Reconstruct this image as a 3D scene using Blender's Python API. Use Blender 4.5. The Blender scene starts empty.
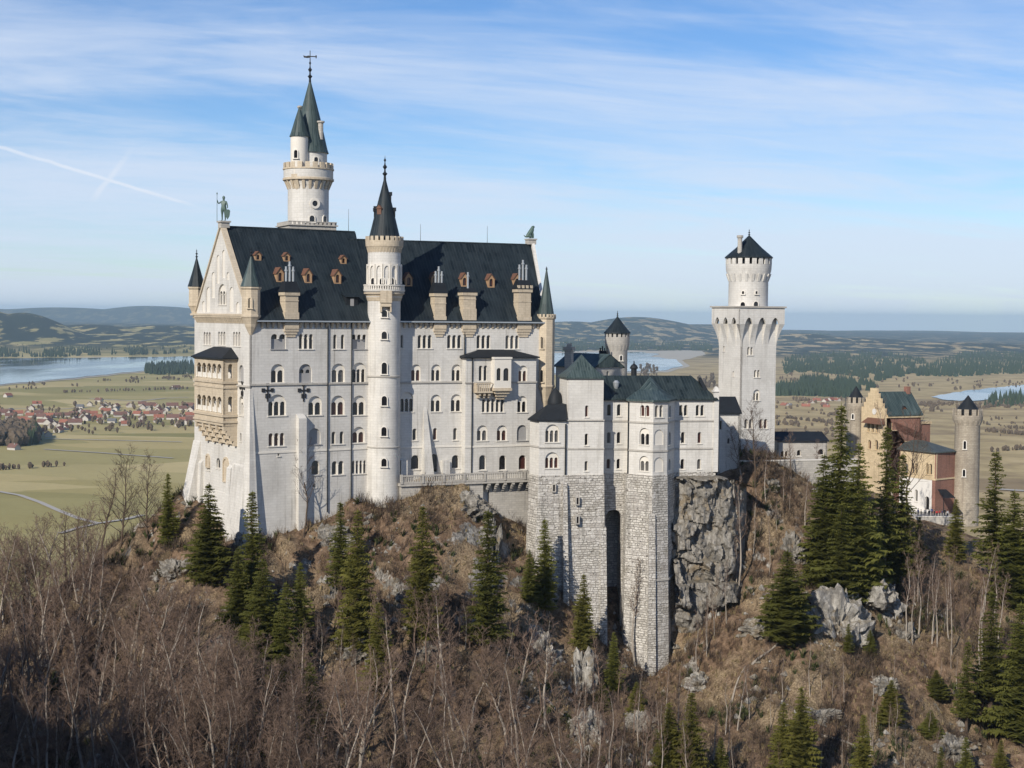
import bpy, bmesh, math, random
import numpy as np
from mathutils import Vector, Matrix, noise
from mathutils.geometry import tessellate_polygon

random.seed(7)
SC = bpy.context.scene
COL = SC.collection
R = math.radians

# ------------------------------------------------------------------ camera, world, sun, exposure
ZC = 200.0                       # camera height above the plain
FPX = 1540.0
cam_d = bpy.data.cameras.new("camera")
cam_d.sensor_width = 36.0
cam_d.lens = FPX / 1024 * 36.0
cam_d.clip_start = 1.0
cam_d.clip_end = 200000.0
cam = bpy.data.objects.new("camera", cam_d)
COL.objects.link(cam)
CAM_M = Matrix.Translation((0, 0, ZC)) @ Matrix.Rotation(R(90 - 2.53), 4, 'X') @ Matrix.Rotation(R(0.55), 4, 'Z')
cam.matrix_world = CAM_M
SC.camera = cam

SUN_EL = 30.0
SUN_H = Vector((-0.49, -0.87)).normalized()          # horizontal direction towards the sun
to_sun = Vector((SUN_H.x * math.cos(R(SUN_EL)), SUN_H.y * math.cos(R(SUN_EL)), math.sin(R(SUN_EL))))
sun_d = bpy.data.lights.new("sun", 'SUN')
sun_d.energy = 4.5
sun_d.angle = R(0.5)
sun_d.color = (1.0, 0.93, 0.82)
sun = bpy.data.objects.new("sun", sun_d)
COL.objects.link(sun)
sun.rotation_euler = to_sun.to_track_quat('Z', 'Y').to_euler()

SC.view_settings.view_transform = 'Standard'
SC.view_settings.look = 'None'
SC.view_settings.exposure = 0.17
SC.view_settings.gamma = 1.0
SC.view_settings.use_curve_mapping = False


class NT:
    """small helper for writing node trees"""
    def __init__(s, tree):
        s.t = tree
    def n(s, kind, **kw):
        nd = s.t.nodes.new(kind)
        for k, v in kw.items():
            if k.startswith('i_'):
                nd.inputs[k[2:].replace('_', ' ')].default_value = v
            else:
                setattr(nd, k, v)
        return nd
    def l(s, a, b):
        s.t.links.new(a, b)
    def put(s, sock, v):
        if hasattr(v, 'is_output') or isinstance(v, bpy.types.NodeSocket):
            s.l(v, sock)
        else:
            sock.default_value = v
    def math(s, op, a, b=0.0, c=0.0, clamp=False):
        nd = s.n('ShaderNodeMath', operation=op, use_clamp=clamp)
        for i, v in enumerate((a, b, c)):
            s.put(nd.inputs[i], v)
        return nd.outputs[0]
    def vmath(s, op, a, b=(0, 0, 0)):
        nd = s.n('ShaderNodeVectorMath', operation=op)
        s.put(nd.inputs[0], a)
        if op == 'SCALE':
            s.put(nd.inputs['Scale'], b)
        else:
            s.put(nd.inputs[1], b)
        return nd.outputs['Value'] if op in ('DOT_PRODUCT', 'LENGTH') else nd.outputs['Vector']
    def mix(s, f, a, b):
        nd = s.n('ShaderNodeMix', data_type='RGBA')
        s.put(nd.inputs[0], f)
        s.put(nd.inputs[6], a if not isinstance(a, tuple) else (*a[:3], 1))
        s.put(nd.inputs[7], b if not isinstance(b, tuple) else (*b[:3], 1))
        return nd.outputs[2]
    def noise(s, vec, scale, detail=4.0, rough=0.55, dist=0.0):
        nd = s.n('ShaderNodeTexNoise')
        nd.inputs['Scale'].default_value = scale
        nd.inputs['Detail'].default_value = detail
        nd.inputs['Roughness'].default_value = rough
        nd.inputs['Distortion'].default_value = dist
        if vec is not None:
            s.l(vec, nd.inputs['Vector'])
        return nd.outputs['Fac']
    def ramp(s, fac, stops):
        nd = s.n('ShaderNodeValToRGB')
        el = nd.color_ramp.elements
        while len(el) < len(stops):
            el.new(0.5)
        for e, (p, c) in zip(el, stops):
            e.position = p
            e.color = (c, c, c, 1) if isinstance(c, (int, float)) else (*c, 1)
        s.put(nd.inputs[0], fac)
        return nd.outputs[0]
    def step(s, x, a, b):
        nd = s.n('ShaderNodeMapRange', clamp=True, interpolation_type='SMOOTHSTEP')
        s.put(nd.inputs[0], x)
        nd.inputs[1].default_value = a
        nd.inputs[2].default_value = b
        return nd.outputs[0]


def build_world():
    w = bpy.data.worlds.new("World")
    SC.world = w
    w.use_nodes = True
    w.node_tree.nodes.clear()
    N = NT(w.node_tree)
    tc = N.n('ShaderNodeTexCoord').outputs['Generated']
    sep = N.n('ShaderNodeSeparateXYZ')
    N.l(tc, sep.inputs[0])
    z = N.math('MAXIMUM', sep.outputs[2], 0.012)
    cmb = N.n('ShaderNodeCombineXYZ')
    N.l(sep.outputs[0], cmb.inputs[0]); N.l(sep.outputs[1], cmb.inputs[1]); N.l(z, cmb.inputs[2])
    sky = N.n('ShaderNodeTexSky', sky_type='NISHITA')
    sky.sun_disc = False
    sky.sun_elevation = R(SUN_EL)
    sky.sun_rotation = math.atan2(SUN_H.x, SUN_H.y)
    sky.altitude = 900.0
    sky.air_density = 1.0
    sky.dust_density = 0.25
    sky.ozone_density = 1.6
    N.l(cmb.outputs[0], sky.inputs['Vector'])
    # a layer of cirrus: directions projected on a flat sheet high above the plain
    zz = N.math('ADD', z, 0.10)
    px = N.math('DIVIDE', sep.outputs[0], zz)
    py = N.math('DIVIDE', sep.outputs[1], zz)
    def coord(ax, ay, bx, by, seed):
        c = N.n('ShaderNodeCombineXYZ')
        N.l(N.math('ADD', N.math('MULTIPLY', px, ax), N.math('MULTIPLY', py, ay)), c.inputs[0])
        N.l(N.math('ADD', N.math('MULTIPLY', px, bx), N.math('MULTIPLY', py, by)), c.inputs[1])
        c.inputs[2].default_value = seed
        return c.outputs[0]
    n1 = N.noise(coord(0.45, 0.10, -0.28, 1.0, 3.1), 1.15, 7.0, 0.58, 0.9)
    n2 = N.noise(coord(1.1, 0.25, -0.8, 2.6, 9.4), 1.6, 8.0, 0.62, 1.2)
    n3 = N.noise(coord(0.18, 0.05, 0.0, 0.5, 5.0), 1.0, 3.0, 0.5, 0.3)
    base = N.math('ADD', N.math('MULTIPLY', n1, 0.74), N.math('MULTIPLY', n2, 0.26))
    base = N.math('ADD', base, N.math('MULTIPLY', N.math('SUBTRACT', n3, 0.5), 0.55))
    low = N.step(z, 0.30, 0.02)                      # the sheet is seen edge-on low down and thickens
    base = N.math('ADD', base, N.math('MULTIPLY', low, CLOUD_LOW))
    veil = N.math('MULTIPLY', N.step(base, CLOUD_A, CLOUD_B), CLOUD_MAX)
    # low cumulus bank far away along the horizon
    az = N.math('ARCTAN2', sep.outputs[0], sep.outputs[1])
    cb = N.n('ShaderNodeCombineXYZ')
    N.l(N.math('MULTIPLY', az, 26.0), cb.inputs[0])
    N.l(N.math('MULTIPLY', sep.outputs[2], 240.0), cb.inputs[1])
    n4 = N.noise(cb.outputs[0], 1.0, 5.0, 0.55, 0.2)
    band = N.math('MULTIPLY', N.step(sep.outputs[2], 0.0, 0.006), N.step(sep.outputs[2], 0.026, 0.010))
    bank = N.math('MULTIPLY', N.math('MULTIPLY', N.step(n4, 0.50, 0.66), band), 0.55)
    # two contrails
    def trail(az0, el0, az1, el1, wid, fade):
        # great-circle segment between two directions
        a = Vector((math.sin(az0) * math.cos(el0), math.cos(az0) * math.cos(el0), math.sin(el0)))
        b = Vector((math.sin(az1) * math.cos(el1), math.cos(az1) * math.cos(el1), math.sin(el1)))
        nrm = a.cross(b).normalized()
        t = (b - a).normalized()
        wob = N.math('MULTIPLY', N.math('SUBTRACT', N.noise(tc, 60.0, 3.0), 0.5), wid * 1.2)
        d = N.math('ABSOLUTE', N.math('ADD', N.vmath('DOT_PRODUCT', tc, tuple(nrm)), wob))
        s = N.vmath('DOT_PRODUCT', tc, tuple(t))
        s0, s1 = a.dot(t), b.dot(t)
        m = N.math('MULTIPLY', N.step(s, s0 - 0.004, s0 + 0.012), N.step(s, s1 + 0.004, s1 - 0.03))
        g = N.step(d, wid, wid * 0.15)
        pat = N.step(N.noise(tc, 35.0, 4.0), 0.05, 0.55)
        return N.math('MULTIPLY', N.math('MULTIPLY', N.math('MULTIPLY', g, m), pat), fade)
    def dirpx(x, y):
        d = (CAM_M.to_3x3() @ Vector(((x - 512) / FPX, -(y - 384) / FPX, -1))).normalized()
        return math.atan2(d.x, d.y), math.asin(d.z)
    def tr(x0, y0, x1, y1, wid, fade):
        a, b = dirpx(x0, y0), dirpx(x1, y1)
        return trail(a[0], a[1], b[0], b[1], wid, fade)
    t1 = tr(-30, 138, 205, 209, 0.0017, 0.8)
    t2 = tr(92, 202, 135, 144, 0.0026, 0.55)
    f = N.math('MAXIMUM', veil, bank)
    col = N.mix(f, SKY_TINT(N, sky.outputs[0]), CLOUD_COL)
    col = N.mix(N.math('MAXIMUM', t1, t2), col, (7.2, 7.8, 8.8))
    bg = N.n('ShaderNodeBackground')
    N.l(col, bg.inputs[0])
    bg.inputs[1].default_value = SKY_STRENGTH
    out = N.n('ShaderNodeOutputWorld')
    N.l(bg.outputs[0], out.inputs[0])

SKY_STRENGTH = 0.098
CLOUD_COL = (6.4, 7.2, 8.6)
CLOUD_A, CLOUD_B, CLOUD_MAX, CLOUD_LOW = 0.46, 0.86, 0.80, 0.28
def SKY_TINT(N, s):
    h = N.n('ShaderNodeHueSaturation')
    h.inputs['Saturation'].default_value = 1.18
    h.inputs['Value'].default_value = 0.92
    N.l(s, h.inputs['Color'])
    return N.vmath('MULTIPLY', h.outputs[0], (0.79, 0.92, 1.15))
build_world()

# ------------------------------------------------------------------ pixels of the photograph -> rays in the place
def ray(px, py):
    d = CAM_M.to_3x3() @ Vector(((px - 512) / FPX, -(py - 384) / FPX, -1))
    return d / d.y                                   # unit step in depth (y)

def at_depth(px, py, y):
    d = ray(px, py)
    return Vector((d.x * y, y, ZC + d.z * y))

def on_plain(px, py, z=0.0):
    """point of the (curved) plain seen at that pixel"""
    d = ray(px, py)
    t = (z - ZC) / d.z if d.z < -1e-5 else 5e4
    for _ in range(12):
        zz = z - (t * t) / (2 * 6.371e6)
        if d.z >= -1e-5:
            break
        t = (zz - ZC) / d.z
    return Vector((d.x * t, t, z - (t * t) / (2 * 6.371e6)))


class Frame:
    """vertical wall frame: u runs along the wall, v into the building, z up"""
    def __init__(s, ox, oy, deg):
        s.o = Vector((ox, oy)); s.deg = deg
        a = R(deg)
        s.U = Vector((math.cos(a), math.sin(a)))
        s.V = Vector((-math.sin(a), math.cos(a)))
    def w(s, u, v, z):
        p = s.o + s.U * u + s.V * v
        return (p.x, p.y, z)
    def hit(s, px, py, v=0.0):
        d = ray(px, py)
        d2 = Vector((d.x, d.y))
        t = (s.o.dot(s.V) + v) / d2.dot(s.V)
        p = d2 * t - s.o
        return p.dot(s.U), ZC + d.z * t
    def u(s, px, v=0.0, py=400):
        return s.hit(px, py, v)[0]
    def z(s, px, py, v=0.0):
        return s.hit(px, py, v)[1]
    def sub(s, u, v, ddeg):
        p = s.w(u, v, 0)
        return Frame(p[0], p[1], s.deg + ddeg)


# ------------------------------------------------------------------ mesh building
class MB:
    def __init__(s):
        s.v = []; s.f = []; s.uv = []
    def add(s, verts, faces, uvs=None):
        b = len(s.v)
        s.v.extend([tuple(p) for p in verts])
        for i, f in enumerate(faces):
            s.f.append(tuple(b + k for k in f))
            s.uv.append(uvs[i] if uvs else None)
    def box(s, fr, u0, u1, v0, v1, z0, z1, tu=0.0, tv=0.0):
        """box in a frame; tu, tv taper of the top"""
        P = [fr.w(u0, v0, z0), fr.w(u1, v0, z0), fr.w(u1, v1, z0), fr.w(u0, v1, z0),
             fr.w(u0 + tu, v0 + tv, z1), fr.w(u1 - tu, v0 + tv, z1), fr.w(u1 - tu, v1 - tv, z1), fr.w(u0 + tu, v1 - tv, z1)]
        s.add(P, [(0, 1, 5, 4), (1, 2, 6, 5), (2, 3, 7, 6), (3, 0, 4, 7), (4, 5, 6, 7), (3, 2, 1, 0)])
    def plate(s, fr, outer, holes, v0, v1):
        loops = [outer] + list(holes)
        pts = [p for lp in loops for p in lp]
        tris = tessellate_polygon([[Vector((p[0], p[1], 0)) for p in lp] for lp in loops])
        n = len(pts)
        V = [fr.w(p[0], v0, p[1]) for p in pts] + [fr.w(p[0], v1, p[1]) for p in pts]
        F = []
        for t in tris:
            a, b, c = (pts[k] for k in t)
            ar = (b[0] - a[0]) * (c[1] - a[1]) - (b[1] - a[1]) * (c[0] - a[0])
            if abs(ar) < 1e-9:
                continue
            t = tuple(t) if ar > 0 else (t[0], t[2], t[1])
            F.append(t)
            F.append((t[0] + n, t[2] + n, t[1] + n))
        k = 0
        for li, lp in enumerate(loops):
            m = len(lp)
            ar = sum(lp[i][0] * lp[(i + 1) % m][1] - lp[(i + 1) % m][0] * lp[i][1] for i in range(m))
            ccw = ar > 0
            for i in range(m):
                a, b = k + i, k + (i + 1) % m
                q = (a, a + n, b + n, b)
                if (li == 0) != ccw:
                    q = q[::-1]
                F.append(q)
            k += m
        s.add(V, F)
    def lathe(s, cx, cy, prof, n=28, cap0=True, cap1=True, a0=0.0, a1=None, notch=None):
        """profile [(r, z)] turned round a vertical axis"""
        full = a1 is None
        a1 = a0 + 2 * math.pi if full else a1
        b = len(s.v)
        m = len(prof)
        rm = max(r for r, z in prof)
        cols = n if full else n + 1
        for i in range(cols):
            a = a0 + (a1 - a0) * i / n
            for r, z in prof:
                s.v.append((cx + r * math.cos(a), cy + r * math.sin(a), z))
        arc = [0]
        for k in range(m - 1):
            arc.append(arc[-1] + math.hypot(prof[k + 1][0] - prof[k][0], prof[k + 1][1] - prof[k][1]))
        for i in range(n):
            j = (i + 1) % cols
            for k in range(m - 1):
                q = (b + i * m + k, b + j * m + k, b + j * m + k + 1, b + i * m + k + 1)
                s.f.append(q)
                A0, A1 = rm * (a1 - a0) * i / n, rm * (a1 - a0) * (i + 1) / n
                s.uv.append([(A0, prof[0][1] + arc[k]), (A1, prof[0][1] + arc[k]), (A1, prof[0][1] + arc[k + 1]), (A0, prof[0][1] + arc[k + 1])])
        if cap1 and prof[-1][0] > 1e-4:
            s.f.append(tuple(b + i * m + m - 1 for i in range(cols))); s.uv.append(None)
        if cap0 and prof[0][0] > 1e-4:
            s.f.append(tuple(b + i * m for i in reversed(range(cols)))); s.uv.append(None)
    def tube(s, pts, radii, n=5, cap=True):
        pts = [Vector(p) for p in pts]
        b = len(s.v)
        up = Vector((0, 0, 1))
        for i, p in enumerate(pts):
            d = (pts[min(i + 1, len(pts) - 1)] - pts[max(i - 1, 0)])
            d = d.normalized() if d.length > 1e-9 else up
            x = d.cross(Vector((0.31, 0.95, 0.05)) if abs(d.z) > 0.9 else up).normalized()
            y = d.cross(x)
            for k in range(n):
                a = 2 * math.pi * k / n
                s.v.append(tuple(p + (x * math.cos(a) + y * math.sin(a)) * radii[i]))
        for i in range(len(pts) - 1):
            for k in range(n):
                s.f.append((b + i * n + k, b + (i + 1) * n + k, b + (i + 1) * n + (k + 1) % n, b + i * n + (k + 1) % n)); s.uv.append(None)
        if cap:
            s.f.append(tuple(b + k for k in range(n))); s.uv.append(None)
            e = b + (len(pts) - 1) * n
            s.f.append(tuple(e + k for k in reversed(range(n)))); s.uv.append(None)
    def ball(s, c, r, n=10, sz=1.0):
        prof = [(max(1e-5, r * math.sin(math.pi * k / 8)), c[2] - r * sz * math.cos(math.pi * k / 8)) for k in range(9)]
        s.lathe(c[0], c[1], prof, n, False, False)
    def build(s, name, mat, parent=None, smooth=False):
        me = bpy.data.meshes.new(name)
        off = Vector((0, 0, 0))
        q = parent
        while q is not None:
            off += Vector(q.location); q = q.parent
        me.from_pydata([(x - off.x, y - off.y, z - off.z) for x, y, z in s.v], [], s.f)
        uvl = me.uv_layers.new(name="UVMap")
        co = [Vector(p) for p in s.v]
        data = np.zeros(len(me.loops) * 2, dtype=np.float32)
        li = 0
        for pi, f in enumerate(s.f):
            u = s.uv[pi]
            if u is None:
                nrm = me.polygons[pi].normal
                if abs(nrm.z) > 0.92:
                    t, w = Vector((1, 0, 0)), Vector((0, 1, 0))
                else:
                    t = Vector((0, 0, 1)).cross(nrm).normalized()
                    w = nrm.cross(t)
                for k in f:
                    data[li] = co[k].dot(t); data[li + 1] = co[k].dot(w); li += 2
            else:
                for q2 in u:
                    data[li], data[li + 1] = q2; li += 2
        uvl.data.foreach_set('uv', data)
        if smooth:
            me.polygons.foreach_set('use_smooth', [True] * len(me.polygons))
        me.materials.append(mat)
        me.update()
        o = bpy.data.objects.new(name, me)
        COL.objects.link(o)
        if parent is not None:
            o.parent = parent
        return o

def smooth_by_angle(o, deg=40):
    me = o.data
    me.polygons.foreach_set('use_smooth', [True] * len(me.polygons))
    try:
        me.set_sharp_from_angle(angle=R(deg))
    except Exception:
        pass
    return o

def empty(name, loc):
    o = bpy.data.objects.new(name, None)
    o.empty_display_size = 1.0
    o.location = loc
    COL.objects.link(o)
    return o

def tag(o, label=None, cat=None, group=None, kind=None):
    if label: o["label"] = label
    if cat: o["category"] = cat
    if group: o["group"] = group
    if kind: o["kind"] = kind
    return o

def copy_tree(o, parent=None):
    c = o.copy()
    COL.objects.link(c)
    if parent is not None:
        c.parent = parent
    for ch in list(o.children):
        copy_tree(ch, c)
    return c

def arch(u0, u1, z0, z1, n=8, pointed=False):
    r = (u1 - u0) / 2
    zs = max(z0 + 0.05, z1 - r * (1.5 if pointed else 1.0))
    k = (z1 - zs) / r
    pts = [(u0, z0), (u1, z0)]
    for i in range(n + 1):
        a = math.pi * i / n
        if pointed:
            x = math.cos(a); h = (1 - abs(x) ** 1.6) ** 0.8
            pts.append((u0 + r + r * x, zs + r * k * h))
        else:
            pts.append((u0 + r + r * math.cos(a), zs + r * k * math.sin(a)))
    return pts

# ------------------------------------------------------------------ materials
def new_mat(name):
    m = bpy.data.materials.new(name)
    m.use_nodes = True
    m.node_tree.nodes.clear()
    N = NT(m.node_tree)
    p = N.n('ShaderNodeBsdfPrincipled')
    o = N.n('ShaderNodeOutputMaterial')
    N.l(p.outputs[0], o.inputs[0])
    return m, N, p

def uvvec(N):
    return N.n('ShaderNodeUVMap').outputs[0]

def scaled(N, v, s):
    mp = N.n('ShaderNodeMapping')
    N.l(v, mp.inputs[0])
    mp.inputs['Scale'].default_value = s
    return mp.outputs[0]

def objpos(N):
    return N.n('ShaderNodeNewGeometry').outputs['Position']

def bump(N, p, h, strength, dist):
    b = N.n('ShaderNodeBump')
    b.inputs['Strength'].default_value = strength
    b.inputs['Distance'].default_value = dist
    N.l(h, b.inputs['Height'])
    N.l(b.outputs[0], p.inputs['Normal'])

def stone_mat(name, c1, c2, mortar, bw, bh, mort, stain=(0.5, 0.48, 0.44), stain_amt=0.5, bmp=0.25, rough=0.85, vary=1.0):
    m, N, p = new_mat(name)
    uv = uvvec(N)
    br = N.n('ShaderNodeTexBrick')
    N.l(uv, br.inputs['Vector'])
    br.inputs['Scale'].default_value = 1.0
    br.inputs['Brick Width'].default_value = bw
    br.inputs['Row Height'].default_value = bh
    br.inputs['Mortar Size'].default_value = mort
    br.inputs['Mortar Smooth'].default_value = 0.3
    br.inputs['Bias'].default_value = 0.0
    br.inputs['Color1'].default_value = (*c1, 1)
    br.inputs['Color2'].default_value = (*c2, 1)
    br.inputs['Mortar'].default_value = (*mortar, 1)
    pos = objpos(N)
    big = N.noise(pos, 0.16, 5.0, 0.6)
    streak = N.noise(scaled(N, pos, (0.9, 0.9, 0.07)), 1.0, 5.0, 0.6)
    f = N.math('MULTIPLY', N.step(streak, 0.50, 0.78), stain_amt)
    col = N.mix(f, br.outputs['Color'], stain)
    f2 = N.math('MULTIPLY', N.step(big, 0.42, 0.75), stain_amt * 0.6)
    col = N.mix(f2, col, tuple(x * 0.8 for x in stain))
    drip = N.noise(scaled(N, pos, (2.6, 2.6, 0.05)), 1.0, 4.0, 0.55)
    col = N.mix(N.math('MULTIPLY', N.math('MULTIPLY', N.step(drip, 0.56, 0.74), N.step(big, 0.35, 0.62)), min(1.0, stain_amt * 1.3)), col, tuple(x * 0.72 for x in stain))
    fine = N.noise(pos, 2.3, 4.0, 0.6)
    hv = N.n('ShaderNodeHueSaturation')
    N.l(col, hv.inputs['Color'])
    N.l(N.math('ADD', 1.0 - 0.14 * vary, N.math('MULTIPLY', fine, 0.28 * vary)), hv.inputs['Value'])
    N.l(hv.outputs[0], p.inputs['Base Color'])
    p.inputs['Roughness'].default_value = rough
    h = N.math('ADD', br.outputs['Fac'], N.math('MULTIPLY', fine, -0.4))
    bump(N, p, N.math('MULTIPLY', h, -1.0), bmp, 0.08)
    return m

def seam_roof(name, c1, c2, streak_col, seam=0.62, rough=0.42, amt=0.5, metal=0.0, spec=0.3):
    m, N, p = new_mat(name)
    uv = uvvec(N)
    sep = N.n('ShaderNodeSeparateXYZ')
    N.l(uv, sep.inputs[0])
    w = N.math('PINGPONG', sep.outputs[0], seam / 2)
    line = N.step(w, 0.055, 0.02)
    pos = objpos(N)
    big = N.noise(pos, 0.35, 4.0, 0.6)
    col = N.mix(N.step(big, 0.3, 0.7), c1, c2)
    # every sheet of metal a slightly different tone
    cell = N.n('ShaderNodeTexWhiteNoise', noise_dimensions='2D')
    fl = N.n('ShaderNodeCombineXYZ')
    N.l(N.math('FLOOR', N.math('DIVIDE', sep.outputs[0], seam)), fl.inputs[0])
    N.l(N.math('FLOOR', N.math('DIVIDE', sep.outputs[1], 2.3)), fl.inputs[1])
    N.l(fl.outputs[0], cell.inputs['Vector'])
    col = N.mix(N.math('MULTIPLY', cell.outputs['Value'], 0.24), col, streak_col)
    st = N.noise(scaled(N, uv, (1.6, 0.10, 1.0)), 1.0, 5.0, 0.65)
    col = N.mix(N.math('MULTIPLY', N.step(st, 0.5, 0.75), amt), col, streak_col)
    col = N.mix(N.math('MULTIPLY', line, 0.5), col, tuple(x * 0.9 for x in streak_col))  # seams tinted lighter, painting in the light their edges catch
    N.l(col, p.inputs['Base Color'])
    p.inputs['Roughness'].default_value = rough
    p.inputs['Metallic'].default_value = metal
    p.inputs['Specular IOR Level'].default_value = spec
    bump(N, p, N.math('ADD', line, N.math('MULTIPLY', big, 0.3)), 0.4, 0.06)
    return m

def plain_mat(name, c, rough=0.7, var=0.25, scale=1.5, metal=0.0, bmp=0.0, spec=None):
    m, N, p = new_mat(name)
    pos = objpos(N)
    n = N.noise(pos, scale, 4.0, 0.6)
    col = N.mix(n, tuple(x * (1 - var) for x in c), tuple(min(1, x * (1 + var)) for x in c))
    N.l(col, p.inputs['Base Color'])
    p.inputs['Roughness'].default_value = rough
    p.inputs['Metallic'].default_value = metal
    if spec is not None:
        p.inputs['Specular IOR Level'].default_value = spec
    if bmp:
        bump(N, p, n, bmp, 0.1)
    return m

M = {}
M['lime'] = stone_mat('pale limestone', (0.62, 0.596, 0.55), (0.575, 0.552, 0.508), (0.48, 0.46, 0.42), 1.25, 0.48, 0.020, (0.36, 0.335, 0.295), 0.55, 0.3, vary=0.75)
M['lime_grey'] = stone_mat('weathered limestone', (0.46, 0.43, 0.38), (0.38, 0.355, 0.315), (0.30, 0.28, 0.25), 1.0, 0.42, 0.025, (0.36, 0.34, 0.31), 0.6, 0.3)
M['lime_smooth'] = plain_mat('dressed limestone', (0.66, 0.62, 0.55), 0.8, 0.10, 0.9)
M['cream'] = stone_mat('cream sandstone', (0.55, 0.465, 0.345), (0.49, 0.41, 0.30), (0.40, 0.33, 0.245), 1.1, 0.45, 0.02, (0.33, 0.27, 0.20), 0.45, 0.25, vary=1.4)
def rubble_mat():
    m, N, p = new_mat('rough ashlar')
    uv = uvvec(N)
    pos = objpos(N)
    wob = N.n('ShaderNodeTexNoise'); N.l(uv, wob.inputs['Vector']); wob.inputs['Scale'].default_value = 0.9; wob.inputs['Detail'].default_value = 3
    uw = N.vmath('ADD', uv, N.vmath('SCALE', N.vmath('SUBTRACT', wob.outputs['Color'], (0.5, 0.5, 0.5)), 0.55))
    br = N.n('ShaderNodeTexBrick')
    N.l(uw, br.inputs['Vector'])
    br.offset_frequency = 2; br.squash = 1.45; br.squash_frequency = 3
    for k, v in (('Scale', 1.0), ('Brick Width', 0.80), ('Row Height', 0.44), ('Mortar Size', 0.06), ('Mortar Smooth', 0.5), ('Bias', -0.25)):
        br.inputs[k].default_value = v
    br.inputs['Color1'].default_value = (0.56, 0.53, 0.475, 1); br.inputs['Color2'].default_value = (0.30, 0.275, 0.24, 1); br.inputs['Mortar'].default_value = (0.25, 0.23, 0.20, 1)
    b2 = N.n('ShaderNodeTexBrick')
    N.l(uw, b2.inputs['Vector'])
    b2.offset_frequency = 2; b2.squash = 0.7; b2.squash_frequency = 2
    for k, v in (('Scale', 1.0), ('Brick Width', 1.55), ('Row Height', 0.70), ('Mortar Size', 0.06), ('Mortar Smooth', 0.5), ('Bias', -0.3)):
        b2.inputs[k].default_value = v
    b2.inputs['Color1'].default_value = (0.58, 0.55, 0.50, 1); b2.inputs['Color2'].default_value = (0.33, 0.30, 0.265, 1); b2.inputs['Mortar'].default_value = (0.23, 0.21, 0.185, 1)
    big = N.step(N.noise(uv, 0.22, 2.0, 0.5), 0.50, 0.52)
    bcol = N.mix(big, br.outputs['Color'], b2.outputs['Color'])
    n = N.noise(pos, 0.35, 6.0, 0.65); n2 = N.noise(pos, 2.6, 5.0, 0.65)
    st = N.noise(scaled(N, pos, (0.7, 0.7, 0.06)), 1.0, 5.0, 0.6)
    col = N.mix(N.math('MULTIPLY', N.step(n, 0.52, 0.72), 0.6), bcol, (0.25, 0.225, 0.18))
    col = N.mix(N.math('MULTIPLY', N.step(st, 0.50, 0.72), 0.55), col, (0.17, 0.16, 0.14))
    hole = N.step(N.noise(uw, 1.5, 2.0, 0.4), 0.66, 0.72)
    col = N.mix(N.math('MULTIPLY', hole, 0.7), col, (0.10, 0.085, 0.07))
    hv = N.n('ShaderNodeHueSaturation'); N.l(col, hv.inputs['Color']); N.l(N.math('ADD', 0.62, N.math('MULTIPLY', n2, 0.8)), hv.inputs['Value'])
    N.l(hv.outputs[0], p.inputs['Base Color'])
    p.inputs['Roughness'].default_value = 0.92
    h = N.math('ADD', N.math('MULTIPLY', br.outputs['Fac'], -1.0), N.math('MULTIPLY', n2, 0.9))
    bump(N, p, N.math('SUBTRACT', h, N.math('MULTIPLY', hole, 0.8)), 1.0, 0.16)
    return m
M['ashlar'] = rubble_mat()
M['slate'] = seam_roof('dark sheet roof', (0.008, 0.013, 0.017), (0.016, 0.024, 0.029), (0.042, 0.052, 0.058), 0.62, 0.5, 0.7, spec=0.18)
M['copper'] = seam_roof('green copper roof', (0.020, 0.034, 0.035), (0.034, 0.054, 0.053), (0.14, 0.178, 0.170), 0.5, 0.5, 0.75, spec=0.25)
M['coppergrey'] = seam_roof('grey green roof', (0.045, 0.053, 0.052), (0.07, 0.082, 0.078), (0.13, 0.155, 0.14), 0.6, 0.55, 0.5, spec=0.2)
M['lead'] = plain_mat('dark lead', (0.016, 0.019, 0.023), 0.6, 0.4, 0.8, spec=0.2)
M['bronze'] = plain_mat('green bronze', (0.07, 0.115, 0.095), 0.55, 0.4, 4.0)
M['pane'] = plain_mat('dark window glass', (0.012, 0.012, 0.014), 0.12, 0.3, 0.8)
M['pane_red'] = plain_mat('curtained window glass', (0.06, 0.022, 0.018), 0.3, 0.3, 0.8)
M['blind'] = plain_mat('grey window boarding', (0.30, 0.295, 0.29), 0.8, 0.12, 2.0)
M['wood_red'] = plain_mat('red brown painted wood', (0.14, 0.066, 0.040), 0.7, 0.3, 3.0)
M['wood_ochre'] = plain_mat('ochre timber', (0.36, 0.225, 0.125), 0.75, 0.25, 3.0)
M['iron'] = plain_mat('black iron', (0.015, 0.015, 0.016), 0.6, 0.2)
M['pipe'] = plain_mat('zinc pipe', (0.42, 0.44, 0.45), 0.4, 0.15, 2.0, 0.5)
M['tan'] = stone_mat('tan gate tower stone', (0.44, 0.385, 0.30), (0.35, 0.30, 0.235), (0.27, 0.235, 0.185), 0.9, 0.42, 0.03, (0.24, 0.20, 0.155), 0.8, 0.5, vary=1.5)
M['pane_grey'] = plain_mat('window glass with blinds', (0.10, 0.095, 0.09), 0.25, 0.3, 0.8)
M['brick'] = stone_mat('red brick', (0.23, 0.092, 0.062), (0.29, 0.125, 0.085), (0.25, 0.18, 0.14), 0.5, 0.16, 0.02, (0.13, 0.07, 0.055), 0.7, 0.2, vary=1.6)
M['yellow'] = stone_mat('yellow sandstone', (0.62, 0.49, 0.31), (0.54, 0.42, 0.26), (0.43, 0.34, 0.22), 1.0, 0.42, 0.02, (0.26, 0.19, 0.115), 0.6, 0.2, vary=1.6)
M['plaster'] = plain_mat('white plaster', (0.66, 0.63, 0.58), 0.85, 0.12, 0.8)

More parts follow.
